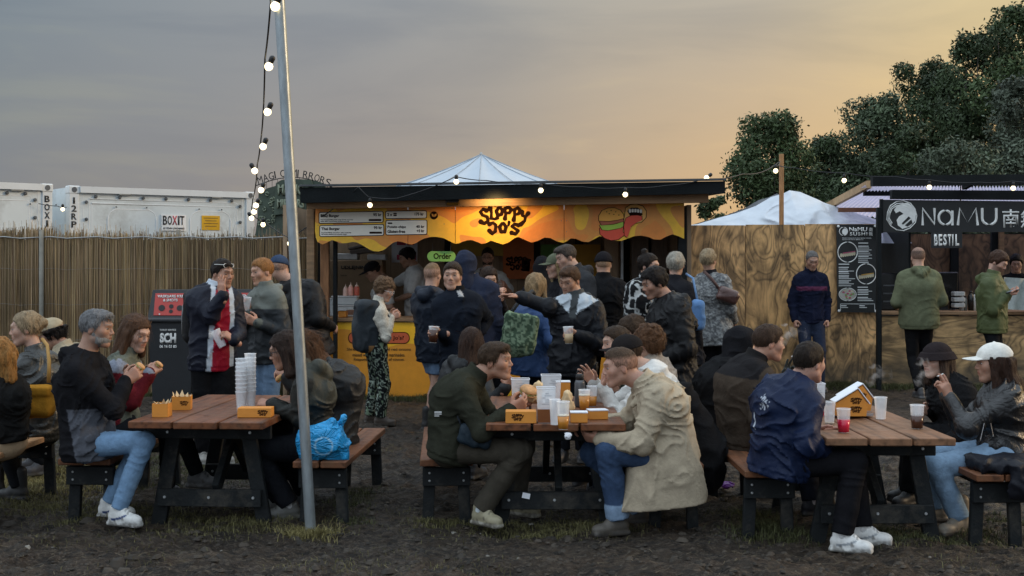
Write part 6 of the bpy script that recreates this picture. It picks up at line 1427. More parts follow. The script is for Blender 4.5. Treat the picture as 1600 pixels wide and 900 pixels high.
# ------------------------------------------------------------------ metal pole, festoon lights
POLE = M('galvanised_steel', (.30, .335, .35), .38, .6, var=.22, scale=26, bump=.2, bscale=40, stretch=(1, 1, .3))
a, c = Wp(488, 838, 7.96), Wp(433, -60, 7.96); a.z = -.15
b = MB(); n_ = 40; b.tube([a.lerp(c, k / n_) for k in range(n_ + 1)], .0335, 28); o = b.done('metal_pole', POLE, None, True, label='tall leaning galvanised steel pole in front of the left bench', cat='pole')
BULB = M('lit_bulb', (1, .95, .8), .3, var=0, bump=0, emit=(1.0, .80, .46), es=2.6); CABLE = M('black_cable', (.008, .008, .009), .5, bump=0)
def festoon(pts, bulbs, label, rad=.006, hang=(0, 0, -1), br=.030):
    P = [Wp(*p) for p in pts]; root = empty('string_lights', P[0], label, 'string lights', 'festoon lights')
    b = MB(); dense = []
    for i in range(len(P) - 1):
        ln = (P[i + 1] - P[i]).length
        for k in range(6): t_ = k / 6; dense.append(P[i].lerp(P[i + 1], t_) + Vector((0, 0, -.03 * ln * math.sin(math.pi * t_))))
    dense.append(P[-1]); b.tube(dense, rad, 6); b.done('cable', CABLE, root, True)
    for (px, py, Y, tilt) in bulbs:
        p = Wp(px, py, Y); up_ = Vector((math.sin(tilt), 0, math.cos(tilt))); T_ = Vector((0, 0, 1)).rotation_difference(up_).to_matrix()
        h_ = MB(); h_.lathe(tuple(p), [(.012, .022), (.019, .03), (.022, .062), (.018, .075), (.006, .082)], 12, T_); s_ = h_.done('socket', CABLE, root, True)
        g = MB(); g.lathe(tuple(p), [(.004, -br), (br * .55, -br * .84), (br * .9, -br * .42), (br, 0), (br * .9, br * .42), (br * .6, br * .8), (.013, .03)], 14, T_); g.done('bulb', BULB, s_, True)
PX = [(430, 10, 7.9), (420, 104, 8.9), (418, 175, 9.9), (411, 229, 10.9), (398, 267, 11.9), (408, 297, 12.8), (400, 321, 13.6), (397, 331, 14.4), (393, 341, 15.2)]
cb_ = [(421, -50, 7.2), (423, 4, 7.9), (414, 92, 8.9), (412, 163, 9.9), (408, 215, 10.9), (402, 256, 11.9), (400, 285, 12.8), (395, 311, 13.6), (393, 323, 14.4), (395, 335, 15.2), (412, 345, 15.9), (452, 372, 15.6), (492, 345, 15.5)]
festoon(cb_, [(px, py, Y, (.4 if i not in (4, 8) else -.5)) for i, (px, py, Y) in enumerate(PX)] + [(411, 351, 15.8, 0), (452.5, 380.5, 15.6, 0)], 'festoon cable with lit bulbs running from overhead down to the reed fence')
SB = [(578, 320.5, 14.80), (713, 284, 14.75), (845, 297.5, 14.75), (977, 304, 14.75), (1104, 278, 14.9), (1212, 267, 16.0), (1319, 282, 16.2), (1452, 292.5, 16.1), (1583, 294, 16.1)]
festoon([(492, 345, 15.5), (560, 292, 14.82), (576, 308, 14.80), (620, 310, 14.8), (712, 276, 14.75), (760, 282, 14.75), (844, 286, 14.75), (910, 292, 14.75), (976, 293, 14.75), (1040, 290, 14.8), (1103, 279, 14.9), (1160, 272, 15.6), (1219, 252, 17.4)], [(x, y, Y, (.0 if x != 1104 else .9)) for x, y, Y in SB[:5]], 'festoon cable with five lit bulbs along the burger stall roof edge')
festoon([(1219, 252, 17.4), (1214, 258, 16.6), (1240, 262, 16.3), (1318, 270, 16.2), (1400, 276, 16.1), (1451, 281, 16.1), (1530, 285, 16.1), (1582, 283, 16.1), (1700, 286, 16.0)], [(x, y, Y, 0) for x, y, Y in SB[5:]] + [(1690, 296, 16.0, 0)], 'festoon cable with lit bulbs from the wooden post along the sushi stall roof')
festoon([(60, 318, 19.4), (90, 322, 19.5), (104, 324, 19.9)], [(98, 327, 19.7, 0)], 'short cable with one lit bulb between the two white containers')
# flood lamp under the roof that warms the middle of the fascia
fl_ = empty('flood_lamp', Wp(707, 316, 14.98), 'small black flood lamp under the roof shining on the orange fascia', 'lamp')
b = MB(); p = Wp(707, 313, 15.0); b.box(tuple(p), (.16, .10, .09), Matrix.Rotation(-.4, 3, 'X'), .015); b.box((p.x, p.y + .06, p.z + .04), (.03, .1, .03)); b.done('housing', CABLE, fl_)
ld = bpy.data.lights.new('flood_bulb', 'SPOT'); ld.energy = 32; ld.color = (1, .60, .22); ld.spot_size = math.radians(120); ld.spot_blend = .9; ld.shadow_soft_size = .05
lo_ = bpy.data.objects.new('flood_bulb', ld); COL.objects.link(lo_); lo_.location = Wp(775, 318, 14.72); lo_.rotation_euler = (Wp(776, 348, 15.4) - lo_.location).to_track_quat('-Z', 'Y').to_euler(); set_parent(lo_, fl_)
# ------------------------------------------------------------------ the people, nearest tables first
BLK = (.012, .012, .014); NAV = (.010, .016, .036); SKN = (.34, .19, .13); PALE = (.43, .26, .19); TAN = (.34, .19, .125)
BRN = (.045, .026, .015); DBR = (.018, .011, .008); BLD = (.36, .22, .10); GRY = (.20, .19, .185); GIN = (.36, .165, .055); AUB = (.10, .045, .02); DKB = (.010, .008, .008)
JEAN = ((.17, .27, .41), DENIM, .012); BJ = ((.010, .011, .013), CLOTH, .004)
DN = (0, 0, -1)
def hoodzip(info, cm=(.03, .03, .03)):
    I = info
tagp = 'people seated at the picnic tables'; tags = 'people standing by the food stalls'

# ---- left table
def grey_block(a, s, fw, T_, S_, V): return T_ & (a < .40) & (fw > -.035 - .10 * (a - .2))
person('grey-haired bearded man in black and grey hoodie and light jeans at left table', 8.25, (152, 513), 86, dict(col=(.011, .011, .013), hem=.12, loose=.028, hood=True, collar=.03, blocks=[(grey_block, (.075, .08, .095))]), ((.155, .26, .40), DENIM, .004), ('quiff', (.20, .20, .205)), hp=4, skin=SKN,
       stub=(.25, (.26, .25, .24)), beard=(.22, .21, .20), neck=(134, 566), pelvis=(138, 688), fat=.028, hunch=.03, rh=H(196, 596, -.02, pose='bun', d=(.75, .25, .62), n=(.2, .9, .2), e=(178, 640, -.12)), lh=H(199, 592, .13, pose='bun', d=(.75, -.25, .62), n=(.2, -.9, .2), e=(180, 636, .26)),
       rf=(185, 797, -.13), lf=(170, 786, .12), rk=(226, 690, -.10), lk=(222, 690, .14), seated=True, shoes=('sneaker', (.62, .62, .60), (.50, .50, .48)), swoosh=(.03, .06, .17), footyaw=74, group=tagp)
person('brown-haired woman in red cardigan and green scarf beside the grey-haired man', 8.95, (213, 521), 84, dict(col=(.115, .012, .018), mat=KNIT, hem=.08, loose=.024, collar=.05, collarc=(.12, .13, .105), blocks=[(lambda a, s, fw, T_, S_, V: T_ & (fw > .05) & (a > .1), (.12, .13, .105)), (lambda a, s, fw, T_, S_, V: (a > .80) & T_, (.12, .13, .105)), (lambda a, s, fw, T_, S_, V: S_ & (a > .80), (.20, .22, .27))]), BJ, ('long', (.11, .055, .03)),
       hy=60, hp=16, fem=True, skin=(.46, .28, .21), neck=(196, 565), pelvis=(190, 674), hunch=.03, rh=H(234, 582, -.04, pose='clasp', d=(.6, .55, .55), n=(.2, .9, .1), e=(205, 628, -.1)), lh=H(236, 583, .14, pose='clasp', d=(.6, -.5, .55), n=(.2, -.9, .1), e=(208, 628, .25)),
       rf=(308, 740, -.05), lf=(262, 775, .1), rk=(275, 655, -.1), lk=(262, 664, .1), seated=True, shoes=('sneaker', (.12, .12, .12), (.16, .16, .16)), group=tagp, smile=1)
person('brown-haired woman in glasses and dark hooded parka behind the metal pole', 8.5, (446, 548), -86, dict(col=(.017, .018, .016), mat=SHELL, hem=.16, flare=.0, loose=.03, hood=True, collar=.05, hoodc=(.05, .052, .042), blocks=[(lambda a, s, fw, T_, S_, V: T_ & (a > .55) & (fw < .02), (.036, .038, .031))]), ((.010, .011, .014), CLOTH, .022), ('long', (.040, .024, .018)),
       hp=14, fem=True, skin=SKN, neck=(478, 590), pelvis=(488, 692), hunch=.04, glasses=('thin', (.015, .01, .01)), rh=H(428, 630, .12, pose='clasp', d=(-.9, -.2, .1), n=(0, -.5, -.8), e=(462, 650, .2)), lh=H(424, 632, -.10, pose='clasp', d=(-.9, .2, .15), n=(0, .5, -.8), e=(466, 652, -.14)),
       rf=(440, 792, .14), lf=(452, 797, -.08), rk=(400, 700, .12), lk=(398, 702, -.08), seated=True, shoes=('low', (.13, .13, .12), (.10, .10, .09), (.5, .5, .5)), footyaw=-80, group=tagp)
person('auburn-haired woman in black rain jacket sitting behind the blue bag', 8.95, (474, 547), -84, dict(col=(.020, .021, .022), mat=SHELL, hem=.14, flare=.0, loose=.045, hood=False, collar=.04), ((.010, .011, .014), CLOTH, .02), ('longwavy', AUB),
       hp=16, fem=True, skin=SKN, neck=(512, 585), pelvis=(524, 672), hunch=.07, fat=.02, rh=H(450, 592, .12, pose='bun', d=(-.7, -.3, .6), n=(-.3, -.9, 0), e=(484, 634, .2)), lh=H(449, 590, -.12, pose='bun', d=(-.7, .3, .6), n=(-.3, .9, 0), e=(486, 640, -.1)),
       rk=(425, 672, .1), lk=(432, 676, -.1), rf=(432, 770, .1), lf=(478, 772, -.1), seated=True, group=tagp)
# ---- far left bench
person('curly strawberry-blonde woman in a black jumper at the left edge of the frame', 8.45, (-6, 560), -125, dict(col=(.012, .012, .012), mat=CLOTH, hem=.02, loose=.045, collar=.03), ((.42, .31, .20), CLOTH, .0), ('bob', (.36, .18, .055)),
       hy=-110, fem=True, skin=PALE, neck=(0, 606), pelvis=(2, 686), rh=dict(l=(.05, .25, .12)), lh=dict(l=(.05, .25, .12)), seated=True, rf=(-60, 800, .1), lf=(-30, 800, -.1), rk=(-90, 695, .1), lk=(-70, 700, -.1), group=tagp)
person('blonde woman with tied-up hair in black leather jacket on the far-left bench', 9.2, (40, 514), -118, dict(col=(.022, .024, .023), mat=LEATHER, hem=.10, loose=.035, collar=.045), BJ, ('bun', (.36, .27, .165)),
       hy=-76, hp=4, fem=True, skin=PALE, neck=(58, 562), pelvis=(62, 668), hunch=.02, rh=dict(l=(.02, .30, .22)), lh=dict(l=(.0, .28, .22)), seated=True, rf=(-5, 765, .1), lf=(30, 770, -.1), rk=(-10, 672, .1), lk=(0, 676, -.1), group=tagp, smile=1, shoes=('boot', (.02, .02, .02), (.015, .015, .015)))
person('person in beige cap and tan jacket bowed down behind the far-left bench', 10.3, (80, 523), -60, dict(col=(.32, .27, .19), mat=CLOTH, hem=.1, loose=.04, collar=.05, hood=True, blocks=[(lambda a, s, fw, T_, S_, V: (a < .72) & T_, (.5, .5, .47))]), BJ, ('curly', DKB),
       hy=-78, hp=22, skin=SKN, neck=(104, 556), pelvis=(100, 650), hat=('cap', (.34, .29, .20), (.34, .29, .20)), rh=dict(l=(.0, .3, .15)), lh=dict(l=(.0, .3, .15)), seated=True, rf=(60, 745, .1), lf=(70, 745, -.1), group=tagp)

# ---- middle table
def fleece(info):
    b = MB(); p = Wp(683, 640, 8.0)
    for k, wd_ in enumerate((.045, .045, .03)):
        b.box((p.x + .03 + wd_ / 2 - .045, info['P'][1] - .232, p.z + -.012 - k * .012), (wd_, .004, .005 if k else .008))
    b.done('printed_logo', M('print_white', (.55, .55, .55), .8, bump=0), info['root'])
person('man in dark green fleece holding a burger at the middle table', 8.2, (775, 564), 80, dict(col=(.026, .027, .019), mat=CLOTH, hem=.10, loose=.03, collar=.055, fold=.013), ((.052, .046, .036), CLOTH, .018), ('quiff', (.062, .036, .020)),
       hy=70, hp=-2, ht=4, skin=(.36, .19, .125), stub=.25, neck=(738, 602), pelvis=(706, 696), hunch=.07, fat=.015, rh=H(798, 640, -.12, pose='bun', d=(.85, .1, .42), n=(.1, .75, .35), e=(752, 676, -.24)), lh=H(808, 634, .14, pose='bun', d=(.8, -.3, .5), n=(.1, -.9, .2), e=(770, 662, .24)),
       rf=(752, 796, -.10), lf=(806, 782, .2), rk=(812, 705, -.14), lk=(818, 694, .16), seated=True, shoes=('sneaker', (.30, .27, .18), (.38, .36, .30), (.55, .6, .62)), footyaw=52, group=tagp, smile=-1, extra=fleece)
person('long-haired brunette in a dark jacket with her back turned at the middle table', 9.9, (737, 538), 160, dict(col=(.020, .021, .022), mat=SHELL, hem=.12, loose=.045, hood=True, collar=.04), BJ, ('long', (.045, .022, .014)),
       hy=175, hp=4, fem=True, skin=SKN, neck=(728, 578), pelvis=(722, 648), rh=H(790, 606, -.4, pose='fist', d=(.5, 0, .8), n=(-.5, .5, 0)), lh=dict(l=(.1, .25, .1)), seated=True, rf=(740, 752, .1), lf=(716, 752, .1), group=tagp)
def trench(info):
    I = info; P_, N_, u, ff, rr = I['P'], I['N'], I['u'], I['f'], I['r']
    b = MB()
    for k in range(2): pass
def trench_skirt(P_, N_, u, ff, rr):
    # the coat falls over the edge of the bench and along the thigh
    a = P_ + u * .08
    back = P_ - ff * .06
    q = lambda x, z, d: np.array([P_[0] + x, P_[1] + d, P_[2] + z], np.float32)
    C_ = (.37, .31, .225); C_ = np.array(C_, np.float32)
    pan = loft([q(.03, .10, -.03), q(.02, -.10, -.07), q(.00, -.33, -.10)], [V3(1, 0, 0)] * 3, [.17, .22, .265], [.15, .15, .135])
    def skirt(x, y, z):
        wv = noise(x * 4, y * 4, z * 3 + 5); qd = ridge(noise(x * 9 + 3 * wv, y * 6, z * 1.6 + 4)); return pan(x, y, z) - .030 * (qd - .4)
    return [('u', .05, lambda x, y, z: np.maximum(skirt(x, y, z), plane((.10, 0, -1), q(0, -.315, 0))(x, y, z)), C_),
            ('u', .012, rbox(N_ + ff * .05 - u * .20 - rr * .0 + V3(0, -.13, 0), (.035, .02, .10), .015), C_),
            ('u', .01, rc(N_ + u * .01 + V3(0, -.055, .0), N_ + ff * .11 + V3(0, -.06, -.10), .030, .018), C_ * .95),
            ('u', .008, rc(I_sh(N_, u, rr, -1) + V3(.03, -.03, .055), I_sh(N_, u, rr, -1) + V3(-.02, -.05, .035), .016, .014), C_ * .95)]
def I_sh(N_, u, rr, s): return N_ - u * .065 + rr * .178 * s
person('man with shaved sides in beige trench coat and cuffed jeans at middle table', 8.05, (968, 574), -84, dict(col=(.37, .31, .225), mat=CLOTH, hem=.16, loose=.05, collar=.055, fold=.021, prims=trench_skirt, name='trench_coat', cuffc=(.03, .03, .03)), ((.034, .060, .118), DENIM, .020, (.19, .27, .38)), ('fade', (.085, .052, .032)),
       hp=6, skin=(.40, .22, .155), stub=.15, neck=(1013, 612), pelvis=(1033, 708), hunch=.06, fat=.015, rh=H(924, 664, .14, pose='bun', d=(-.9, -.2, -.1), n=(0, -.7, -.5), e=(982, 662, .26)), lh=H(938, 686, -.12, pose='bun', d=(-.9, .2, .12), n=(-.1, .6, .6), e=(1003, 694, -.22)),
       rf=(1000, 808, .24), lf=(966, 826, -.10), rk=(925, 708, .16), lk=(950, 704, -.14), seated=True, shoes=('boot', (.075, .066, .055), (.05, .045, .04)), footyaw=-76, group=tagp)
person('young man in white sweatshirt and black cap raising an open palm', 8.95, (978, 552), -84, dict(col=(.58, .57, .54), mat=CLOTH, hem=.08, loose=.04, collar=.02, fold=.02, name='sweatshirt'), ((.03, .035, .05), CLOTH, .012), ('short', BRN),
       hp=4, skin=PALE, neck=(1012, 588), pelvis=(1022, 668), hunch=.05, hat=('cap', (.016, .014, .014), (.016, .014, .014)), rh=H(928, 598, .1, pose='open', d=(-.55, -.2, .7), n=(-.6, -.3, .7), e=(960, 640, .2)), lh=H(943, 606, -.12, pose='open', d=(.05, .1, 1), n=(.8, -.2, .2), e=(966, 655, -.14)),
       seated=True, rk=(930, 672, .1), lk=(940, 676, -.1), rf=(940, 765, .1), lf=(960, 770, -.1), group=tagp)
person('brown-haired man in dark green top behind the black-capped man', 9.6, (962, 536), -70, dict(col=(.03, .035, .024), loose=.03, collar=.04), BJ, ('short', (.05, .03, .018)),
       hp=6, skin=PALE, neck=(985, 573), pelvis=(1000, 655), rh=dict(l=(.0, .3, .2)), lh=dict(l=(.0, .3, .2)), seated=True, rf=(930, 760, .1), lf=(950, 760, -.1), group=tagp)
person('curly auburn-haired person with face turned away at the middle table', 9.35, (1012, 538), -130, dict(col=(.30, .26, .22), mat=KNIT, loose=.03, collar=.05), BJ, ('curly', (.12, .058, .028)),
       hp=6, fem=True, skin=PALE, neck=(1022, 575), pelvis=(1030, 655), rh=dict(l=(.0, .3, .2)), lh=dict(l=(.0, .3, .2)), seated=True, rf=(960, 760, .1), lf=(980, 760, -.1), group=tagp)
person('seated person with only a brown crown showing behind the middle table group', 10.2, (987, 519), -70, dict(col=(.02, .022, .026), loose=.03, collar=.05), BJ, ('mop', (.06, .036, .022)),
       hp=14, skin=PALE, neck=(1004, 553), pelvis=(1012, 640), rh=dict(l=(.0, .3, .2)), lh=dict(l=(.0, .3, .2)), seated=True, rf=(950, 735, .1), lf=(970, 735, -.1), group=tagp)

# ---- right table
def navy_print(info):
    rnd = random.Random(4); b = MB(); I = info; u, rr, ff, N_ = I['u'], I['r'], I['f'], I['N']
    def pt(a, s): return None
    info['print'] = True
NAVY = (.007, .014, .042)
def nprint(a, s, fw, T_, S_, V):
    n = noise(V[:, 0] * 85, V[:, 1] * 85, V[:, 2] * 85)
    r1 = ((a - .70) / .13) ** 2 + ((s - .015) / .055) ** 2
    m1 = (n + .36 * (1 - r1) > .80) & (r1 < 1.3)
    m2 = (np.abs(s + .085 + (a - .45) * .10) < .006) & (a > .30) & (a < .53)
    return T_ & (fw < -.02) & (m1 | m2)
person('man in navy bomber jacket with white back print and white trainers', 7.7, (1265, 567), 118, dict(col=NAVY, mat=SHELL, hem=.13, loose=.045, collar=.05, fold=.024, blocks=[(nprint, (.42, .46, .52))]), ((.009, .009, .011), CLOTH, .016), ('short', (.022, .014, .010)),
       hy=128, hp=4, skin=(.44, .25, .19), neck=(1240, 612), pelvis=(1222, 712), hunch=.05, fat=.01, rh=H(1292, 706, -.12, pose='relax', d=(.9, -.1, -.3), n=(0, 0, -1), e=(1262, 694, -.24)), lh=dict(l=(.02, .26, .14)),
       rf=(1316, 838, -.20), lf=(1346, 828, -.02), rk=(1336, 722, -.16), lk=(1330, 716, .12), seated=True, shoes=('sneaker', (.66, .66, .64), (.60, .60, .57), (.6, .6, .6)), footyaw=70, group=tagp, swoosh=(.30, .32, .34))
person('broad man in a dark brown fleece with a black yoke at the right table', 8.75, (1202, 536), 108, dict(col=(.048, .036, .027), mat=CLOTH, hem=.10, loose=.035, collar=.055, collarc=(.016, .015, .015), fold=.012, blocks=[(lambda a, s, fw, T_, S_, V: T_ & (a > .80), (.016, .015, .016))]), ((.013, .015, .022), CLOTH, .014), ('short', (.055, .030, .018)),
       hy=100, hp=4, skin=(.42, .23, .16), stub=.2, neck=(1176, 576), pelvis=(1162, 680), hunch=.06, fat=.03, rh=H(1218, 640, -.1, pose='fist', d=(.8, .2, .5), n=(0, 0, -1)), lh=H(1228, 598, .2, pose='cig', glove=(.03, .035, .03), d=(.25, 0, 1), n=(.2, -.9, 0), e=(1212, 640, .3)),
       rf=(1268, 790, -.2), lf=(1270, 780, .1), rk=(1256, 692, -.1), lk=(1256, 690, .14), seated=True, shoes=('low', (.02, .02, .025), (.03, .03, .03), (.5, .45, .45)), group=tagp)
person('figure in a black hooded sweatshirt with the hood up beside the brown-jacketed man', 9.5, (1160, 540), 100, dict(col=(.011, .011, .012), hem=.14, loose=.05, collar=.04), BJ, ('short', DBR),
       hy=100, hp=8, skin=(.46, .28, .21), neck=(1138, 580), pelvis=(1128, 662), hunch=.06, fat=.02, hood_up=BLK, rh=dict(l=(.0, .3, .2)), lh=dict(l=(.0, .3, .2)), seated=True, rf=(1205, 762, -.1), lf=(1210, 762, .1), group=tagp)
def strappy(info): pass
person('young woman in a black bucket hat holding a dark drink at the right table', 9.0, (1463, 563), -66, dict(col=(.012, .012, .013), mat=KNIT, hem=.1, loose=.03, collar=.06, hood=False), ((.008, .008, .009), CLOTH, .03), ('long', (.065, .04, .028)),
       hp=2, fem=True, skin=(.46, .29, .22), neck=(1482, 605), pelvis=(1502, 676), hat=('bucket', (.022, .017, .018), (.022, .017, .018)), rh=H(1452, 642, .12, pose='grip', d=(-.9, -.3, .1), n=(.3, -.9, 0)), lh=dict(l=(.02, .32, .02)), seated=True, rk=(1425, 680, .1), lk=(1430, 684, -.1), rf=(1422, 770, .1), lf=(1424, 775, -.1), group=tagp, shoes=('boot', (.02, .02, .02), (.02, .02, .02)))
def zips(info):
    root = info['root']; m = M('zip_metal', (.40, .40, .41), .35, 1.0, bump=0); y = info['P'][1]
    for (x0, y0, x1, y1) in ((1546, 664, 1540, 690), (1556, 664, 1560, 684)):
        a, b_ = Wp(x0, y0, 7.78), Wp(x1, y1, 7.78); a.y = b_.y = y - .235; b = MB(); b.tube([a, (a + b_) / 2, b_], .0025, 6); b.box(tuple(b_), (.008, .005, .014), bev=.003); b.done('zip', m, root)
person('woman in a white cap and black leather biker jacket smoking at the right table', 8.1, (1552, 568), -98, dict(col=(.013, .013, .014), mat=LEATHER, hem=.07, loose=.035, collar=.05, fold=.022), ((.20, .30, .42), DENIM, .014), ('longwavy', (.040, .019, .012)),
       hp=2, fem=True, skin=SKN, neck=(1566, 612), pelvis=(1562, 704), fat=.01, hunch=.01, hat=('cap', (.68, .67, .62), (.68, .67, .62)), rh=H(1478, 618, .16, pose='cig', d=(-.35, -.1, .9), n=(-.6, -.7, 0), e=(1502, 664, .22)), lh=H(1484, 622, -.05, pose='cig', d=(-.3, .1, .9), n=(-.4, .8, 0), e=(1512, 668, -.16)),
       rk=(1450, 716, .14), lk=(1462, 728, -.12), rf=(1464, 792, .16), lf=(1500, 812, -.12), seated=True, shoes=('boot', (.19, .165, .13), (.05, .045, .04)), footyaw=-70, group=tagp, extra=zips)

# ---- standing
def red_front(a, s, fw, T_, S_, V): return T_ & (fw > .03) & (np.abs(s + .045) < .055 + .02 * (1 - a)) & (a < 1)
def white_edge(a, s, fw, T_, S_, V): return T_ & (fw > .0) & (np.abs(s + .045) < .095 + .02 * (1 - a)) & (np.abs(s + .045) >= .055 + .02 * (1 - a))
person('dark-haired man with sunglasses on head, red shirt under white-lined navy jacket', 10.8, (348, 428), 24, dict(col=(.010, .012, .022), mat=SHELL, hem=.13, loose=.05, collar=.05, collarc=(.45, .50, .56), blocks=[(white_edge, (.46, .51, .57)), (red_front, (.28, .008, .024))]), ((.008, .008, .009), CLOTH, .03), ('short', DBR),
       hy=52, hp=4, skin=(.36, .195, .13), neck=(335, 460), pelvis=(332, 572), rh=H(348, 462, -.22, pose='flat', d=(-.15, .1, 1), n=(.6, .8, 0), e=(330, 492, -.18)), lh=H(366, 532, -.24, pose='grip', d=(-.6, -.2, .5), n=(-.7, .2, -.3)), rf=(318, 712), lf=(350, 712),
       glasses=('onhead', (.75, .75, .72)), group=tags, shoes=('low', (.25, .24, .22), (.4, .4, .38)))
person('ginger-haired man in a grey and charcoal rain jacket holding a cup', 11.6, (409, 425), -38, dict(col=(.125, .135, .118), mat=SHELL, hem=.14, loose=.04, hood=True, collar=.06, hoodc=(.15, .16, .14), sleeve=(.125, .1353, .118), blocks=[(lambda a, s, fw, T_, S_, V: (V[:, 2] < 1.27) & (T_ | S_), (.030, .034, .038))]), ((.13, .20, .30), DENIM, .014), ('short', GIN),
       hy=-48, hp=6, skin=(.46, .26, .18), stub=(.3, GIN), neck=(415, 462), pelvis=(418, 555), rh=H(386, 490, -.12, pose='grip', d=(-.4, -.1, .7), n=(.7, -.3, 0), hint=(-.2, .3, -1)), lh=H(402, 505, -.22, pose='relax', d=(-.8, -.2, .4), n=(0, 1, 0)), rf=(405, 694), lf=(430, 694),
       group=tags, shoes=('sneaker', (.34, .33, .31), (.4, .4, .38)))
person('stout man in blue cap and long black coat behind the metal pole', 12.3, (437, 420), 150, dict(col=(.012, .012, .013), mat=SHELL, hem=.16, flare=.03, loose=.05, hood=True, collar=.04), BJ, ('fade', GRY),
       hy=165, hp=8, skin=PALE, neck=(462, 452), pelvis=(478, 545), fat=.05, hat=('cap', (.035, .055, .10), (.035, .055, .10)), rh=dict(l=(.22, .15, .1)), rf=(490, 682), lf=(465, 682), group=tags)
def floral_fn(V, c):
    n = noise(V[:, 0] * 34, V[:, 1] * 34, V[:, 2] * 34); n2 = noise(V[:, 0] * 34 + 9, V[:, 1] * 34, V[:, 2] * 34 + 17)
    c = c.copy(); c[(np.abs(n - .55) < .045)] = (.30, .36, .30); c[(n2 > .74)] = (.16, .22, .15); c[(np.abs(n2 - .35) < .02)] = (.13, .17, .14); return c
person('curly light-brown-haired woman in a cream sweater and floral trousers carrying a backpack', 13.2, (601, 453), 108, dict(col=(.50, .47, .40), mat=KNIT, hem=.05, loose=.02, collar=.06, name='sweater'), ((.012, .014, .014), CLOTH, .014, None, floral_fn), ('curly', (.17, .10, .055)),
       hy=70, hp=20, fem=True, skin=PALE, S=.92, pelvis=(588, 555), h=.011, glasses=('white', (.7, .7, .7)), rh=H(612, 496, -.06, pose='grip', d=(.8, .1, .3), n=(0, .9, 0)), lh=H(610, 492, .12, pose='grip', d=(.8, -.1, .3), n=(0, -.9, 0)), rf=(594, 654, -.05), lf=(578, 652, .15), footyaw=95,
       shoes=('boot', (.06, .045, .035), (.03, .025, .02)), group=tags)
person('man with clipped blond hair in navy jacket and denim shorts facing the counter', 12.9, (676, 430), 150, dict(col=(.014, .019, .030), mat=SHELL, hem=.20, loose=.035, hood=True, collar=.04), ((.13, .20, .31), DENIM, .02), ('fade', (.22, .135, .07)),
       hy=160, skin=PALE, pelvis=(676, 550), bare_leg=True, rf=(668, 660, 0), lf=(690, 655, .1), lh=dict(l=(.0, .25, .2)), rh=dict(l=(.14, .12, .12)), group=tags, shoes=('boot', (.02, .02, .02), (.02, .02, .02)))
person('young man in navy coat and black neckerchief glancing at camera with a beer', 11.0, (707, 432), 22, dict(col=(.010, .013, .020), hem=.22, flare=.02, loose=.045, collar=.05, collarc=(.009, .009, .01), blocks=[(lambda a, s, fw, T_, S_, V: T_ & (fw > .08) & (a > .965) & (np.abs(s) < .022), (.35, .35, .35))]), ((.012, .014, .018), CLOTH, .012), ('short', (.045, .026, .015)),
       hy=-6, hp=-3, skin=(.40, .23, .16), chubby=.15, neck=(713, 468), pelvis=(722, 575), rh=H(690, 522, -.30, pose='grip', d=(-.8, -.25, .0), n=(.2, -.3, -.0), hint=(.3, .4, -1)), lh=dict(l=(.16, -.10, .10)), rf=(712, 705), lf=(735, 705), group=tags)
person('tall figure in a navy hoodie with the hood up and a shoulder strap', 11.9, (728, 415), 165, dict(col=(.022, .027, .047), hem=.16, loose=.05, collar=.05), BJ, ('short', DBR), hood_up=(.022, .027, .047), skin=SKN, neck=(738, 448), pelvis=(742, 545), rf=(735, 685), lf=(755, 685), fat=.02, group=tags)
person('stall worker with dark hair and black apron over a white tee behind the counter', 17.0, (636, 403), -75, dict(col=(.48, .48, .47), mat=CLOTH, loose=.03, short=True, collar=.01, fold=.02, name='tee_shirt'), BJ, ('mop', DKB), hp=18, skin=(.30, .17, .11), neck=(648, 422), pelvis=(648, 492), raise_=0, h=.014, noshoes=True,
       rh=H(594, 425, .1, pose='fist', hint=(0, .3, -1)), lh=H(614, 470, -.12, pose='grip', glove=(.5, .52, .55)), rf=(650, 608), lf=(640, 608), bare_arm=1, group='stall staff behind the counter')
person('stall worker in a black cap and white tee bending over the counter', 16.7, (582, 424), -70, dict(col=(.44, .44, .43), loose=.02, short=True, collar=.01, name='tee_shirt'), BJ, ('short', DBR), hp=26, fem=True, skin=(.32, .18, .12), hat=('cap', (.010, .009, .010), (.010, .009, .010)), neck=(596, 442), pelvis=(600, 500), noshoes=True,
       rh=H(575, 480, -.1, pose='grip'), lh=H(580, 480, -.2, pose='grip'), rf=(600, 608), lf=(590, 608), bare_arm=1, h=.014, group='stall staff behind the counter')
person('bearded stall worker with glasses and white tee standing behind the till', 16.9, (762, 402), -6, dict(col=(.46, .46, .45), loose=.03, short=True, collar=.01, fold=.02, name='tee_shirt', blocks=[(lambda a, s, fw, T_, S_, V: T_ & (fw > .05) & (np.abs(s) < .11), (.012, .011, .012))]), BJ, ('short', DBR), hp=8, skin=(.40, .22, .15), beard=(.03, .018, .012), glasses=('dark', (.01, .01, .01)), noshoes=True,
       rh=H(748, 455, -.3, pose='grip'), lh=H(790, 448, -.3, pose='grip'), bare_arm=1, h=.014, group='stall staff behind the counter')
person('small dark-clad woman looking down at her phone in the queue', 13.6, (764, 436), 14, dict(col=(.013, .012, .013), hem=.12, loose=.02, collar=.03), BJ, ('long', (.04, .022, .014)), hp=14, hy=20, fem=True, skin=(.46, .28, .2), rh=H(776, 462, -.3, pose='grip', d=(.5, -.2, .6)), lh=H(782, 470, -.3, pose='grip', d=(.3, -.2, .6)), group=tags)
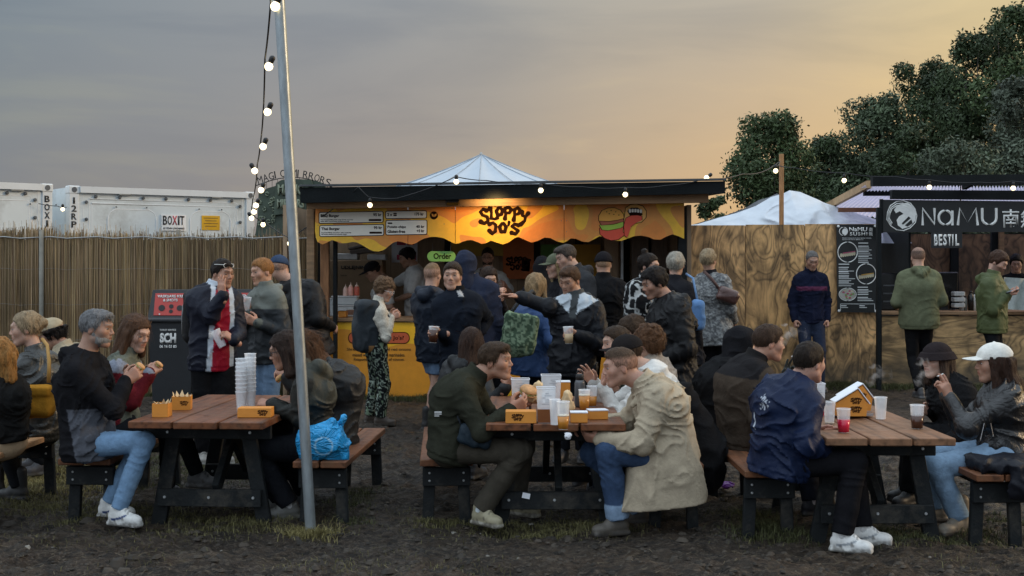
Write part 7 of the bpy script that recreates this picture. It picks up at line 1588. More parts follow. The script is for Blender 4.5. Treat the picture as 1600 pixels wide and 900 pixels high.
person('woman with wavy blonde hair in a denim-blue jacket seen from behind', 12.0, (838, 450), 150, dict(col=(.030, .062, .155), mat=SHELL, hem=.20, flare=.03, loose=.045, hood=False, collar=.05), ((.010, .011, .014), CLOTH, .02), ('bob', (.33, .22, .115)), hy=160, fem=True, skin=PALE, neck=(836, 486), pelvis=(832, 575), fat=.03, rh=dict(l=(.17, .1, .12)), lh=dict(l=(.15, .2, .2)), rf=(820, 685), lf=(845, 685), group=tags)
person('long-blonde woman in an olive cap looking left in the queue', 12.8, (869, 416), -66, dict(col=(.014, .014, .016), loose=.03, collar=.04), BJ, ('longwavy', (.36, .26, .13)), hp=6, fem=True, skin=PALE, hat=('cap', (.105, .115, .075), (.105, .115, .075)), h=.011, rh=dict(l=(.0, .25, .2)), group=tags, smile=1)
person('tall man with swept dark hair in a charcoal hoodie bowing his head', 12.6, (884, 402), -58, dict(col=(.034, .035, .038), hem=.12, loose=.035, hood=True, collar=.05), BJ, ('quiff', (.07, .055, .045)), hp=18, hy=-66, skin=PALE, h=.011, neck=(902, 432), pelvis=(908, 530), rh=dict(l=(.0, .3, .2)), group=tags)
person('young man with outstretched arm in a black shell jacket with pale open collar', 10.9, (890, 438), -14, dict(col=(.010, .011, .014), mat=SHELL, hem=.16, loose=.055, hood=True, hoodc=(.035, .04, .042), collar=.055, collarc=(.035, .04, .042), fold=.022, blocks=[(lambda a, s, fw, T_, S_, V: T_ & (fw > .03) & (a > .76) & (np.abs(s) > .03) & (np.abs(s) < .03 + (a - .76) * .6), (.40, .45, .49)), (lambda a, s, fw, T_, S_, V: T_ & (fw > .03) & (a > .70) & (np.abs(s) <= .032), (.035, .04, .042))]), ((.010, .011, .014), CLOTH, .012), ('quiff', (.085, .042, .022)),
       hy=-34, hp=20, ht=-4, skin=(.38, .21, .14), neck=(902, 476), pelvis=(895, 585), rh=H(812, 464, -.15, pose='flat', d=(-1, -.1, .12), n=(0, -.3, -1), e=(856, 480, -.1), ), lh=H(902, 524, -.28, pose='grip', d=(-.8, -.3, .35), n=(-.1, -.1, 0), e=(942, 540, -.10)), rf=(880, 715), lf=(910, 715), group=tags)
person('short-necked man in a black beanie and long black coat facing the stall', 13.2, (943, 414), 176, dict(col=(.010, .010, .011), hem=.22, flare=.03, loose=.05, collar=.06), BJ, ('buzz', (.4, .28, .16)), skin=PALE, hat=('beanie', (.012, .011, .013), (.012, .011, .013)), fat=.03, group=tags)
def pat_fn(a, s, fw, T_, S_, V):
    return (T_ | S_) & (np.abs(noise(V[:, 0] * 19, V[:, 1] * 19, V[:, 2] * 19) - .5) < .075)
person('woman with dark hair in a top bun and a black and white patterned fleece', 12.5, (1014, 416), 30, dict(col=(.014, .014, .015), hem=.12, loose=.05, collar=.06, blocks=[(pat_fn, (.42, .43, .42))]), BJ, ('topbun', DBR), hy=60, hp=6, fem=True, skin=(.42, .25, .18), h=.010, pelvis=(1004, 535), neck=(1008, 448), group=tags)
person('smiling man with dark curly hair in a black hooded raincoat', 10.5, (1022, 443), -72, dict(col=(.010, .010, .011), mat=SHELL, hem=.30, flare=.05, loose=.06, hood=True, collar=.05, fold=.024), ((.035, .034, .034), CLOTH, .02), ('mop', (.014, .010, .009)),
       hp=16, skin=(.35, .19, .13), stub=.35, neck=(1048, 480), pelvis=(1050, 590), fat=.02, rh=H(1032, 560, .1, pose='relax', d=(-.3, 0, -1), n=(0, 0, 0)), lh=H(1028, 566, -.22, pose='fist', d=(-.4, -.1, -.6), n=(.5, .5, 0)), rf=(1040, 728), lf=(1062, 732), group=tags, smile=2)
person('grey-blonde woman with tied hair in a dark coat carrying a blue tote', 12.2, (1056, 414), 150, dict(col=(.016, .016, .019), hem=.24, flare=.03, loose=.04, collar=.05), BJ, ('bun', (.38, .35, .29)), hy=165, fem=True, skin=PALE, pelvis=(1066, 540), h=.011, group=tags)
def tweed(a, s, fw, T_, S_, V): return (T_ | S_) & (noise(V[:, 0] * 60, V[:, 1] * 60, V[:, 2] * 90) > .52)
person('blonde woman in a speckled grey knit cardigan and black trousers facing the plywood wall', 13.6, (1107, 407), 150, dict(col=(.115, .12, .125), mat=KNIT, hem=.16, flare=.02, loose=.04, collar=.04, collarc=(.015, .015, .018), blocks=[(tweed, (.24, .25, .25))]), ((.010, .010, .012), CLOTH, .022), ('bun', (.34, .26, .16)), hy=150, fem=True, skin=PALE, h=.011, pelvis=(1116, 520), neck=(1110, 436), fat=.02,
       rh=dict(l=(.16, .18, .08)), lh=dict(l=(.2, .12, .10)), rf=(1124, 640), lf=(1104, 640), group=tags)
def stripe(a, s, fw, T_, S_, V): return T_ & (a > .60) & (a < .70) & (fw > 0)
person('grey-haired man in navy fleece with pink chest band against the plywood wall', 16.55, (1269, 407), 2, dict(col=(.010, .013, .030), hem=.08, loose=.03, collar=.05, blocks=[(stripe, (.10, .03, .065))]), ((.016, .023, .045), DENIM, .014), ('recede', (.17, .16, .155)), hp=22, skin=(.36, .21, .15), rh=dict(l=(.215, .03, -.03), pose='fist'), lh=dict(l=(.215, .03, -.03), pose='fist'), rf=(1256, 600, 0), lf=(1281, 600, 0), h=.013, group=tags)
person('stocky balding man in olive green jacket with his back turned at sushi counter', 15.5, (1434, 402), 178, dict(col=(.115, .125, .075), mat=CLOTH, hem=.10, loose=.045, hood=True, collar=.04, fold=.010), ((.010, .010, .011), CLOTH, .012), ('bald', (.05, .035, .028)), skin=(.46, .28, .21), beard=(.02, .014, .01), pelvis=(1436, 500), fat=.045, h=.012,
       rh=dict(l=(.22, .20, .16)), lh=dict(l=(.22, .20, .16)), rf=(1450, 610, .1), lf=(1438, 610, -.15), group=tags)
person('bearded man in a moss-green parka reading his phone at the sushi counter', 15.0, (1560, 410), 58, dict(col=(.070, .085, .036), mat=SHELL, hem=.10, loose=.05, hood=True, collar=.06), BJ, ('mop', (.07, .035, .022)), hy=50, hp=30, skin=(.46, .27, .2), stub=.7, fat=.02, h=.012, pelvis=(1550, 515), neck=(1550, 440),
       rh=H(1574, 460, -.2, pose='grip', d=(.9, -.1, .1), n=(0, 0, 1)), lh=H(1576, 458, -.05, pose='grip', d=(.9, 0, .1), n=(0, 0, 1)), group=tags)
person('dark-haired cook in black working inside the sushi stall', 18.3, (1588, 412), -20, dict(col=(.012, .012, .013), loose=.03, collar=.03), BJ, ('mop', DKB), hp=14, skin=(.34, .2, .14), noshoes=True, h=.016, rh=dict(l=(.1, .3, .1)), group='stall staff behind the counter')
person('dark-hooded person half hidden behind the olive-capped woman', 14.2, (848, 420), 170, dict(col=(.012, .012, .014), loose=.03, collar=.04), BJ, ('short', DKB), hood_up=(.012, .012, .014), skin=SKN, group=tags)
# ------------------------------------------------------------------ picnic tables and benches
def planktex(name, col, rough, wet):
    m, n, l, b_ = newmat(name); tc = n.new('ShaderNodeTexCoord'); oi = n.new('ShaderNodeObjectInfo'); ad = n.new('ShaderNodeVectorMath'); ad.operation = 'ADD'; l.new(tc.outputs['Object'], ad.inputs[0])
    cm = n.new('ShaderNodeCombineXYZ'); mu = n.new('ShaderNodeMath'); mu.operation = 'MULTIPLY'; mu.inputs[1].default_value = 37; l.new(oi.outputs['Random'], mu.inputs[0]); l.new(mu.outputs[0], cm.inputs[0]); l.new(mu.outputs[0], cm.inputs[1]); l.new(cm.outputs[0], ad.inputs[1])
    mp = n.new('ShaderNodeMapping'); mp.inputs['Scale'].default_value = (14, .9, 14); l.new(ad.outputs[0], mp.inputs[0]); no = nd(n, 'ShaderNodeTexNoise', Scale=1.6, Detail=6.0, Distortion=.5); l.new(mp.outputs[0], no.inputs[0])
    r = n.new('ShaderNodeValToRGB'); l.new(no.outputs[0], r.inputs[0]); e = r.color_ramp.elements; t = np.array(col); e[0].position = .32; e[0].color = (*(t * .45), 1); e[1].position = .66; e[1].color = (*(t * 1.25), 1); x = e.new(.48); x.color = (*t, 1)
    n2 = nd(n, 'ShaderNodeTexNoise', Scale=9.0, Detail=8.0, Roughness=.72); l.new(ad.outputs[0], n2.inputs[0]); r2 = n.new('ShaderNodeMapRange'); l.new(n2.outputs[0], r2.inputs[0]); r2.inputs[1].default_value = .5; r2.inputs[2].default_value = .66; r2.inputs[4].default_value = .5
    l.new(mixc(n, l, r2.outputs[0], r.outputs[0], (.13, .075, .04)), b_.inputs['Base Color']); b_.inputs['Specular IOR Level'].default_value = .3
    r3 = n.new('ShaderNodeMapRange'); l.new(n2.outputs[0], r3.inputs[0]); r3.inputs[1].default_value = .35; r3.inputs[2].default_value = .6; r3.inputs[3].default_value = rough - wet; r3.inputs[4].default_value = rough + .15; l.new(r3.outputs[0], b_.inputs['Roughness'])
    bp = nd(n, 'ShaderNodeBump', Strength=.5, Distance=.004); l.new(no.outputs[0], bp.inputs['Height']); l.new(bp.outputs[0], b_.inputs['Normal']); return m
TOPM = planktex('stained_table_board', (.14, .050, .020), .46, .18); SEATM = planktex('stained_seat_board', (.14, .054, .023), .6, .15); LITM = planktex('lit_bench_board', (.42, .23, .11), .6, .1); TOPM3 = planktex('worn_table_board', (.19, .095, .050), .55, .12)  # far-left bench boards: warm evening light is put into their orange colour
FRM = M('black_stained_timber', (.010, .012, .013), .7, spec=.25, var=.35, scale=7, bump=.35, dirt=(.07, .062, .05)); BLT = M('galvanised_bolt', (.55, .57, .58), .35, .7, bump=0)
def mk(name, fn, m, parent, smooth=False):
    b = MB(); fn(b); me = bpy.data.meshes.new(name); me.from_pydata(b.v, [], b.f); me.update()
    for mm in (m,): me.materials.append(mm)
    o = bpy.data.objects.new(name, me); COL.objects.link(o); o.parent = parent; return o
def make_table(w_, h_, ln, label, topm):
    root = empty('picnic_table', (0, 0, 0), label, 'table', 'picnic tables'); pw_ = (w_ - .03) / 3
    for k in range(3): x = -w_ / 2 + pw_ / 2 + k * (pw_ + .015); mk('plank', lambda b: b.box((x, ln / 2 + (.008, -.004, .004)[k], h_ - .0225), (pw_, ln, .045), bev=.005), topm, root)
    for ye in (.30, ln - .30):
        mk('apron', lambda b: b.box((0, ye, h_ - .095), (w_ - .05, .045, .095), bev=.004), FRM, root)
        for s in (-1, 1): mk('leg', lambda b: b.beam((s * .235, ye + .047, h_ - .06), (s * .36, ye + .047, -.06), .095 if 0 else .045, .095, up=(1, 0, .2), bev=.004), FRM, root)
        mk('foot_rail', lambda b: b.box((0, ye + .0, .175), (.68, .043, .11), bev=.004), FRM, root)
        for px_ in (0, -.29, .29): mk('bolt', lambda b: b.lathe((px_, ye - .022, .18), [(.010, 0), (.007, .005)], 8, Matrix.Rotation(math.pi / 2, 3, 'X')), BLT, root)
        for s in (-1, 1): mk('bolt', lambda b: b.lathe((s * .27, ye - .0235, h_ - .10), [(.010, 0), (.007, .005)], 8, Matrix.Rotation(math.pi / 2, 3, 'X')), BLT, root)
    mk('brace', lambda b: b.beam((.03, .34, .22), (.03, ln / 2 + .05, h_ - .07), .045, .09, bev=.004), FRM, root)
    mk('brace', lambda b: b.beam((-.03, ln - .34, .22), (-.03, ln / 2 - .05, h_ - .07), .045, .09, bev=.004), FRM, root)
    return root
def make_bench(w_, h_, ln, label, sm):
    root = empty('bench', (0, 0, 0), label, 'bench', 'benches beside the picnic tables'); pw_ = (w_ - .012) / 2
    for k in range(2): x = -w_ / 2 + pw_ / 2 + k * (pw_ + .012); mk('seat_plank', lambda b: b.box((x, ln / 2 + .006 * k, h_ - .021), (pw_, ln, .042), bev=.005), sm, root)
    for ye, sg in ((.12, -1), (ln - .12, 1)):
        mk('end_board', lambda b: b.box((0, ye, h_ - .125), (w_ - .03, .042, .12), bev=.004), FRM, root)
        for s in (-1, 1):
            mk('leg', lambda b: b.beam((s * (w_ / 2 - .065), ye + .044, h_ - .045), (s * (w_ / 2 - .045), ye + .044, -.06), .045, .075, up=(1, 0, .1), bev=.004), FRM, root)
            for dz in (.10, .15): mk('bolt', lambda b: b.lathe((s * (w_ / 2 - .06), ye - .0215, h_ - dz), [(.008, 0), (.005, .004)], 8, Matrix.Rotation(math.pi / 2, 3, 'X')), BLT, root)
    mk('stretcher', lambda b: b.beam((0, .14, h_ - .10), (0, ln - .14, h_ - .10), .07, .05), FRM, root)
    return root
def place(o, x, y, rz=0, z=0): o.location = (x, y, z); o.rotation_euler = (0, 0, math.radians(rz)); return o
t1 = place(make_table(.86, .70, 1.62, 'picnic table on the left with a tall stack of clear cups and two burger cartons', TOPM), -1.97, 7.95, -4)
t2 = place(copy_tree(t1, label='picnic table in the middle crowded with pitchers, beers and cartons'), .27, 7.86, 0)
t3 = place(make_table(.75, .672, 1.70, 'picnic table on the right with red drinks and two tilted cartons', TOPM3), 2.20, 7.42, 0)
b1 = place(make_bench(.34, .43, 1.65, 'bench under the grey-haired man left of the left table', SEATM), -2.75, 8.22, -2)
place(copy_tree(b1, label='bench with the blue bag on it, right of the left table'), -1.22, 8.1, -3)
place(copy_tree(b1, label='bench under the man in the green fleece, left of the middle table'), -.418, 8.18, 3)
place(copy_tree(b1, label='bench under the man in the trench coat, right of the middle table'), 1.03, 8.0, 0)
place(copy_tree(b1, label='bench under the man in the navy bomber jacket, left of the right table'), 1.58, 7.74, 0)
place(copy_tree(b1, label='bench with a dark jacket lying on it, right of the right table'), 2.93, 7.6, 0)
place(make_bench(.36, .455, 1.7, 'pale orange-brown bench at the left edge under the two women with their backs turned', LITM), -3.50, 7.72, 0)

# ------------------------------------------------------------------ things on the tables
def glassy(name, col, alpha, rough=.3, emitless=True):
    if name in MATS: return MATS[name]
    m, n, l, b_ = newmat(name); MATS[name] = m; tr_ = n.new('ShaderNodeBsdfTransparent'); mx = n.new('ShaderNodeMixShader'); out_ = n['Material Output']
    b_.inputs['Base Color'].default_value = (*col, 1); b_.inputs['Roughness'].default_value = rough; tc = n.new('ShaderNodeTexCoord'); no = nd(n, 'ShaderNodeTexNoise', Scale=14.0, Detail=2.0); l.new(tc.outputs['Object'], no.inputs[0])
    r = n.new('ShaderNodeMapRange'); l.new(no.outputs[0], r.inputs[0]); r.inputs[1].default_value = .35; r.inputs[2].default_value = .65; r.inputs[3].default_value = alpha * .9; r.inputs[4].default_value = min(1, alpha * 1.15)
    l.new(r.outputs[0], mx.inputs[0]); l.new(tr_.outputs[0], mx.inputs[1]); l.new(b_.outputs[0], mx.inputs[2]); l.new(mx.outputs[0], out_.inputs['Surface']); return m
FROST = glassy('frosted_cup_plastic', (.94, .96, .98), .42); DRINKS = {'red': M('drink_red', (.55, .012, .045), .15, var=.08, bump=0), 'amber': M('drink_amber', (.50, .20, .03), .15, var=.08, bump=0), 'brown': M('drink_brown', (.20, .07, .025), .15, var=.08, bump=0), 'dark': M('drink_dark', (.06, .022, .012), .15, var=.08, bump=0), 'pale': M('drink_pale', (.42, .30, .17), .2, var=.08, bump=0)}
FOAM = M('foam', (.75, .68, .55), .7, bump=0)
def cup(loc, h_, r_, label, fill=None, lvl=.55, tilt=0, tx=(0, 1, 0), name='cup', group='plastic cups on the tables', foam=False, cat='cup'):
    loc = Vector(loc); T_ = Matrix.Rotation(tilt, 3, Vector(tx)); root = empty(name, loc, label, cat, group)
    b = MB(); r0 = r_ * .76; b.lathe(tuple(loc), [(r0 * .96, .0), (r0, .004), (r_, h_), (r_ * 1.05, h_ + .002), (r_ * 1.04, h_ - .003)], 20, T_, cap=False); b.lathe(tuple(loc), [(r0 * .96, .003), (.001, .0035)], 20, T_, cap=False); b.done('cup_wall', FROST, root, True)
    if fill:
        b = MB(); rl = r0 + (r_ - r0) * lvl + .0012; b.lathe(tuple(loc), [(r0 + .0012, .004), (rl, h_ * lvl)], 18, T_); b.done('drink', DRINKS[fill], root, True)
        if foam: b = MB(); b.lathe(tuple(loc), [(rl, h_ * lvl + .0005), (rl + .001, h_ * lvl + .008)], 18, T_); b.done('foam', FOAM, root, True)
    return root
def on(px, py, zt=.70): Y = F * (HC - zt) / (py - HY); return Vector(((px - 800) / F * Y, Y, zt + .001))
ZR = .673
cup(on(1318, 676, ZR), .142, .041, 'cup of bright red drink nearest the corner of the right table', 'red', .55)
cup(on(1296, 662, ZR), .138, .038, 'empty clear cup between the pitcher and the red drink', 'pale', .05)
cup(on(1376, 655, ZR), .142, .041, 'clear cup with a white round logo, right of the tilted cartons'); 
cup(on(1433, 670, ZR), .145, .042, 'cup of dark cola in front of the woman in the bucket hat', 'dark', .55)
def pitcher(px, py, zt, h_, w_, label, fill, lvl):
    p = on(px, py, zt); root = empty('pitcher', p, label, 'pitcher', 'frosted plastic pitchers'); b = MB(); a = w_ / 2; h2 = h_
    V_ = lambda k, z: [(p.x - a * k, p.y - a * k, p.z + z), (p.x + a * k, p.y - a * k, p.z + z), (p.x + a * k, p.y + a * k, p.z + z), (p.x - a * k, p.y + a * k, p.z + z)]
    b.add(V_(.86, 0) + V_(1, h2), [(0, 3, 2, 1), (0, 1, 5, 4), (1, 2, 6, 5), (2, 3, 7, 6), (3, 0, 4, 7)]); b.done('pitcher_wall', FROST, root)
    b = MB(); b.tube([V_(1, h2)[i] for i in (0, 1, 2, 3, 0)], .003, 5); b.done('rim', M('rim_white', (.75, .76, .78), .4, bump=0), root)
    if fill: k1 = .86 + .14 * lvl; b = MB(); b.add(V_(.875, .003) + V_(k1 + .012, h2 * lvl), [(0, 3, 2, 1), (4, 5, 6, 7), (0, 1, 5, 4), (1, 2, 6, 5), (2, 3, 7, 6), (3, 0, 4, 7)]); b.done('drink', DRINKS[fill], root)
    b = MB(); rr_ = random.Random(int(px))
    for k in range(6): z = h2 * (.55 + .06 * k); b.box((p.x + rr_.uniform(-.3, .3) * a, p.y - a * (.86 + .14 * z / h2) - .0012, p.z + z), (a * rr_.uniform(.3, .9), .001, .003))
    b.done('printed_lines', M('print_grey', (.22, .24, .27), .6, bump=0, var=0), root); return root
pitcher(1273, 649, ZR, .215, .115, 'square frosted pitcher with red drink beside the navy jacket', 'red', .34)
pitcher(853, 660, .70, .215, .115, 'square frosted pitcher with brown beer at the front of the middle table', 'brown', .40)
pitcher(861, 628, .70, .19, .14, 'square frosted pitcher standing empty behind the one with brown beer', None, 0)
pitcher(813, 634, .70, .185, .125, 'white frosted pitcher behind the burger of the man in green', None, 0)
cup(on(880, 671), .165, .038, 'cup of amber beer nearest the front edge of the middle table', 'amber', .48, foam=True)
cup(on(867, 664), .155, .034, 'empty clear cup leaning against the amber beer cup')
cup(on(913, 642), .14, .038, 'full amber beer left of the steel flask on the middle table', 'amber', .72, foam=True)
cup(on(925, 635), .14, .038, 'second amber beer just behind the full one, beside the flask', 'amber', .5)
# two stacks of nested cups
for px, py, n_, lb in ((377, 643, 9, 'left, slightly lower of two tall stacks of nested clear cups'), (391, 641, 10, 'right, slightly taller of two stacks of nested clear cups')):
    p = on(px, py); root = empty('cup_stack', p, lb, 'cup stack')
    for k in range(n_):
        b = MB(); z = k * .0275; b.lathe((p.x + .0008 * math.sin(k), p.y, p.z + z), [(.028, 0), (.0385, .130), (.0412, .133), (.040, .128)], 18, cap=False); b.done('nested_cup', FROST, root, True)
ORG = M('carton_orange', (.66, .29, .035), .55, var=.08, bump=0); ORGD = M('carton_inside', (.80, .74, .62), .7, var=.05, bump=0); PAPER = M('greaseproof_paper', (.62, .46, .26), .75, var=.15); WHC = M('carton_white', (.78, .80, .84), .55, var=.04, bump=0)
def small_logo(root, c, w_, rz, ny=(0, -1, 0), spin=0):
    """the stall's lettering printed small on a carton face centred at c, facing ny"""
    o = bpy.data.objects.new('logo', logo_o.data); COL.objects.link(o); s = w_ / .66
    co = XZ(788, 345, ys - .006); Nn = Vector(ny).normalized(); yv = -Nn; xv = yv.cross(Vector((0, 0, 1))).normalized(); zv = xv.cross(yv)
    if spin: q = Matrix.Rotation(spin, 3, yv); xv, zv = q @ xv, q @ zv
    R = Matrix((xv, yv, zv)).transposed().to_4x4(); Mx = Matrix.Translation(Vector(c)) @ R @ Matrix.Diagonal((s, s * .3, s, 1)) @ Matrix.Translation(Vector((-co[0], -(ys - .006), -co[1])))
    o.parent = root; o.matrix_parent_inverse = Matrix.Identity(4); o.matrix_basis = Matrix.Translation(-Vector(root.location)) @ Mx; return o
def carton(px, py, w_, d_, h_, rz, label, zt=.70, lid=None, open_=False, logos=(), lift=0):
    p = on(px, py, zt); p.y += d_ / 2; root = empty('food_carton', p, label, 'carton', 'burger cartons on the tables'); R = Matrix.Rotation(math.radians(rz), 3, 'Z')
    if not open_: b = MB(); b.box((p.x, p.y, p.z + h_ / 2), (w_, d_, h_), R, .003); b.done('carton_body', ORG, root)
    else:
        for s, (cx, cy, dx, dy) in enumerate(((0, -d_ / 2, w_, .003), (0, d_ / 2, w_, .003), (-w_ / 2, 0, .003, d_), (w_ / 2, 0, .003, d_))):
            b = MB(); b.box(tuple(p + R @ Vector((cx, cy, h_ / 2))), (dx, dy, h_), R); b.done('carton_wall', ORG, root)
        b = MB(); b.box((p.x, p.y, p.z + .003), (w_, d_, .004), R); b.done('carton_base', ORG, root)
        rr_ = random.Random(int(px)); b = MB()
        for k in range(11):
            a = 2 * math.pi * k / 11; q = p + R @ Vector((math.cos(a) * w_ * .42, math.sin(a) * d_ * .42, h_ * .85)); tp = q + Vector((math.cos(a) * .02, math.sin(a) * .02, rr_.uniform(.015, .05))); sd_ = Vector((-math.sin(a), math.cos(a), 0)) * .02
            b.add([tuple(q - sd_), tuple(q + sd_), tuple(tp), tuple(q - sd_ + Vector((0, 0, -.03)))], [(0, 1, 2), (0, 3, 1)])
        b.done('paper_lining', PAPER, root)
    if lid: b = MB(); b.box((p.x, p.y, p.z + h_ + .003), (w_ + .004, d_ + .004, .006), R); b.done('lid', lid, root)
    for (dx, dz, ww) in logos: small_logo(root, tuple(p + R @ Vector((dx, -d_ / 2 - .0025, dz))), ww, 0, tuple(R @ Vector((0, -1, 0))))
    return root
carton(250, 652, .10, .10, .085, 0, 'open orange burger carton, nearer of the two beside the grey-haired man', open_=True)
carton(281, 641, .12, .12, .09, 8, 'open orange carton with paper sticking out, farther of the two on the left table', open_=True, logos=((.02, .045, .06),))
carton(397, 653, .215, .11, .062, 0, 'long orange carton with black lettering in front of the cup stacks', logos=((.055, .031, .07),))
o = empty('napkin', on(271, 637), 'crumpled white napkin beside the open cartons on the left table', 'napkin')
p = on(271, 637); sdf_obj('tissue', [('u', 0, ell((p.x, p.y, p.z + .008), (.035, .03, .010))), ('d', 0, lambda x, y, z: -.006 * (ridge(noise(x * 60, y * 60, z * 60)) - .4))], (p.x - .05, p.y - .05, p.z - .01), (p.x + .05, p.y + .05, p.z + .03), .004, WHC, o, col=(1, 1, 1))
carton(814, 662, .19, .11, .075, 0, 'long orange carton with black print under the burger on the middle table', logos=((-.02, .038, .08),))
carton(880, 626, .10, .10, .13, 0, 'tall orange carton with a white lid at the back of the middle table', lid=WHC)
carton(905, 661, .105, .09, .06, 0, 'small orange box with a white lid beside the trench-coated man', lid=WHC); carton(934, 656, .12, .09, .055, 10, 'second small white-lidded box, tucked against the beige sleeve', lid=WHC)
o = empty('paper_bag', on(886, 640), 'crumpled brown paper wrapper standing on the middle table', 'paper'); p = on(886, 640)
sdf_obj('paper', [('u', .0, rc((p.x, p.y, p.z + .02), (p.x + .005, p.y, p.z + .10), .045, .022)), ('d', 0, lambda x, y, z: -.022 * (ridge(noise(x * 30, y * 30, z * 20)) - .4))], (p.x - .08, p.y - .08, p.z), (p.x + .08, p.y + .08, p.z + .16), .006, PAPER, o, col=(1, 1, 1))
o = empty('flask', on(906, 636), 'dark grey steel flask with a carrying loop on the middle table', 'flask'); p = on(906, 636)
b = MB(); b.lathe(tuple(p), [(.034, 0), (.036, .01), (.036, .165), (.028, .185)], 18); b.done('flask_body', M('flask_steel', (.09, .09, .095), .35, .6), o, True); b = MB(); b.lathe(tuple(p + Vector((0, 0, .185))), [(.028, 0), (.028, .035), (.024, .04)], 14); b.tube([p + Vector((.022 * math.cos(a), 0, .225 + .026 * math.sin(a))) for a in [k * math.pi / 8 for k in range(9)]], .005, 6); b.done('flask_cap', INK, o, True)
# two tilted cartons, leaning on each other on a foil tray
tray = empty('foil_tray', on(1330, 655, ZR), 'flat silver foil tray under the tilted cartons on the right table', 'tray'); p = on(1332, 652, ZR); b = MB(); b.box((p.x, p.y + .06, p.z + .012), (.26, .17, .006), bev=.002); b.box((p.x, p.y - .025, p.z + .02), (.26, .006, .018)); b.done('tray_base', M('foil', (.5, .5, .5), .3, .6), tray)
def wedge(px, py, label, dx, dy, sc=1.0):
    p = on(px, py, ZR) + Vector((dx, dy, .018)); root = empty('food_carton', p, label, 'carton', 'burger cartons on the tables'); w_, d_ = .235 * sc, .12
    pr = [(-w_ / 2, 0), (w_ / 2, 0), (w_ / 2 + .012, .10 * sc), (w_ / 2 - .055, .215 * sc), (-w_ / 2 - .01, .105 * sc)]
    b = MB(); b.poly([(p.x + q[0], p.z + q[1]) for q in pr], p.y, d_, px=False); b.done('carton_body', ORG, root)
    a, c = Vector((pr[4][0], 0, pr[4][1])), Vector((pr[3][0], 0, pr[3][1])); b = MB(); b.beam(p + a * 1.06 + Vector((0, d_ / 2, .004)), p + c * 1.03 + Vector((0, d_ / 2, .006)), d_ + .02, .005); b.beam(p + c * 1.03 + Vector((0, d_ / 2, .006)), p + Vector((pr[2][0] + .012, d_ / 2, pr[2][1])), d_ + .02, .005); b.done('lid', WHC, root)
    for z in (.055, .125): small_logo(root, tuple(p + Vector((.028, -.003, z * sc))), .10 * sc, 0)
    return root
wedge(1331, 655, 'front tilted orange carton printed with black lettering on the right table', 0, 0, .80); wedge(1343, 650, 'rear tilted carton leaning behind the printed front one', .02, .14, .80)
# ------------------------------------------------------------------ things held in hands
def hc(i, s, h_=.15):
    I = PINFO[i]; Rh = I['hands'][s][0]; c = I['wr'][s] + Rh[:, 0] * .085 - Rh[:, 2] * .045; return Vector(c.tolist()) - Vector((0, 0, h_ * .5))
BUN = M('toasted_bun', (.50, .26, .10), .6, var=.3, scale=30); FILL = M('burger_filling', (.22, .13, .05), .6, var=.6, scale=60)
def burger(c, r_, label, face=(1, 0, 0)):
    c = Vector(c); root = empty('burger', c, label, 'burger'); T_ = Vector((0, 0, 1)).rotation_difference(Vector(face)).to_matrix()
    b = MB(); b.lathe(tuple(c), [(r_ * .3, r_ * .62), (r_ * .8, r_ * .48), (r_, r_ * .2), (r_ * .95, r_ * .08)][::-1], 16, T_); b.lathe(tuple(c), [(r_ * .6, -r_ * .42), (r_ * .95, -r_ * .3), (r_ * .95, -r_ * .1)], 16, T_); b.done('bun', BUN, root, True)
    q = [('u', 0, ell(tuple(c), (r_ * .95, r_ * .95, r_ * .95))), ('i', 0, (lambda n_, cc: (lambda x, y, z: np.abs((x - cc[0]) * n_[0] + (y - cc[1]) * n_[1] + (z - cc[2]) * n_[2]) - r_ * .14))(Vector(face).normalized(), c)), ('d', 0, lambda x, y, z: -.01 * (noise(x * 110, y * 110, z * 110) - .5))]
    sdf_obj('filling', q, np.array(c) - r_ * 1.2, np.array(c) + r_ * 1.2, .004, PLAINCOL, root, col=(.35, .25, .10), colfn=lambda V, cc: np.where((noise(V[:, 0] * 90, V[:, 1] * 90, V[:, 2] * 90) > .52)[:, None], np.array([[.20, .24, .06]]), np.where((noise(V[:, 0] * 70 + 5, V[:, 1] * 70, V[:, 2] * 70) > .6)[:, None], np.array([[.55, .45, .30]]), cc)))
    return root
burger(Wp(826, 612, 8.22), .062, 'large open burger held by the man in the green fleece', (.25, -.3, .95)); o = empty('wrapper', Wp(838, 607, 8.25), 'orange paper wrapper round the burger of the man in green', 'paper'); c_ = Wp(838, 610, 8.26)
sdf_obj('paper', [('u', 0, rc((c_.x - .02, c_.y, c_.z - .04), (c_.x + .01, c_.y, c_.z + .03), .045, .028)), ('d', 0, lambda x, y, z: -.02 * (ridge(noise(x * 34, y * 34, z * 34)) - .4))], np.array(c_) - .1, np.array(c_) + .1, .006, PAPER, o, col=(1, 1, 1))
burger(Wp(894, 667, 8.02), .046, 'half-eaten burger held by the man in the trench coat', (-.1, -.3, .95)); o = empty('napkin', Wp(888, 681, 7.9), 'crumpled napkin at the fingertips of the trench-coated man', 'napkin'); c_ = Wp(887, 681, 7.86)
sdf_obj('tissue', [('u', 0, ell(tuple(c_), (.024, .02, .020))), ('d', 0, lambda x, y, z: -.010 * (ridge(noise(x * 60, y * 60, z * 60)) - .4))], np.array(c_) - .04, np.array(c_) + .04, .004, WHC, o, col=(1, 1, 1))
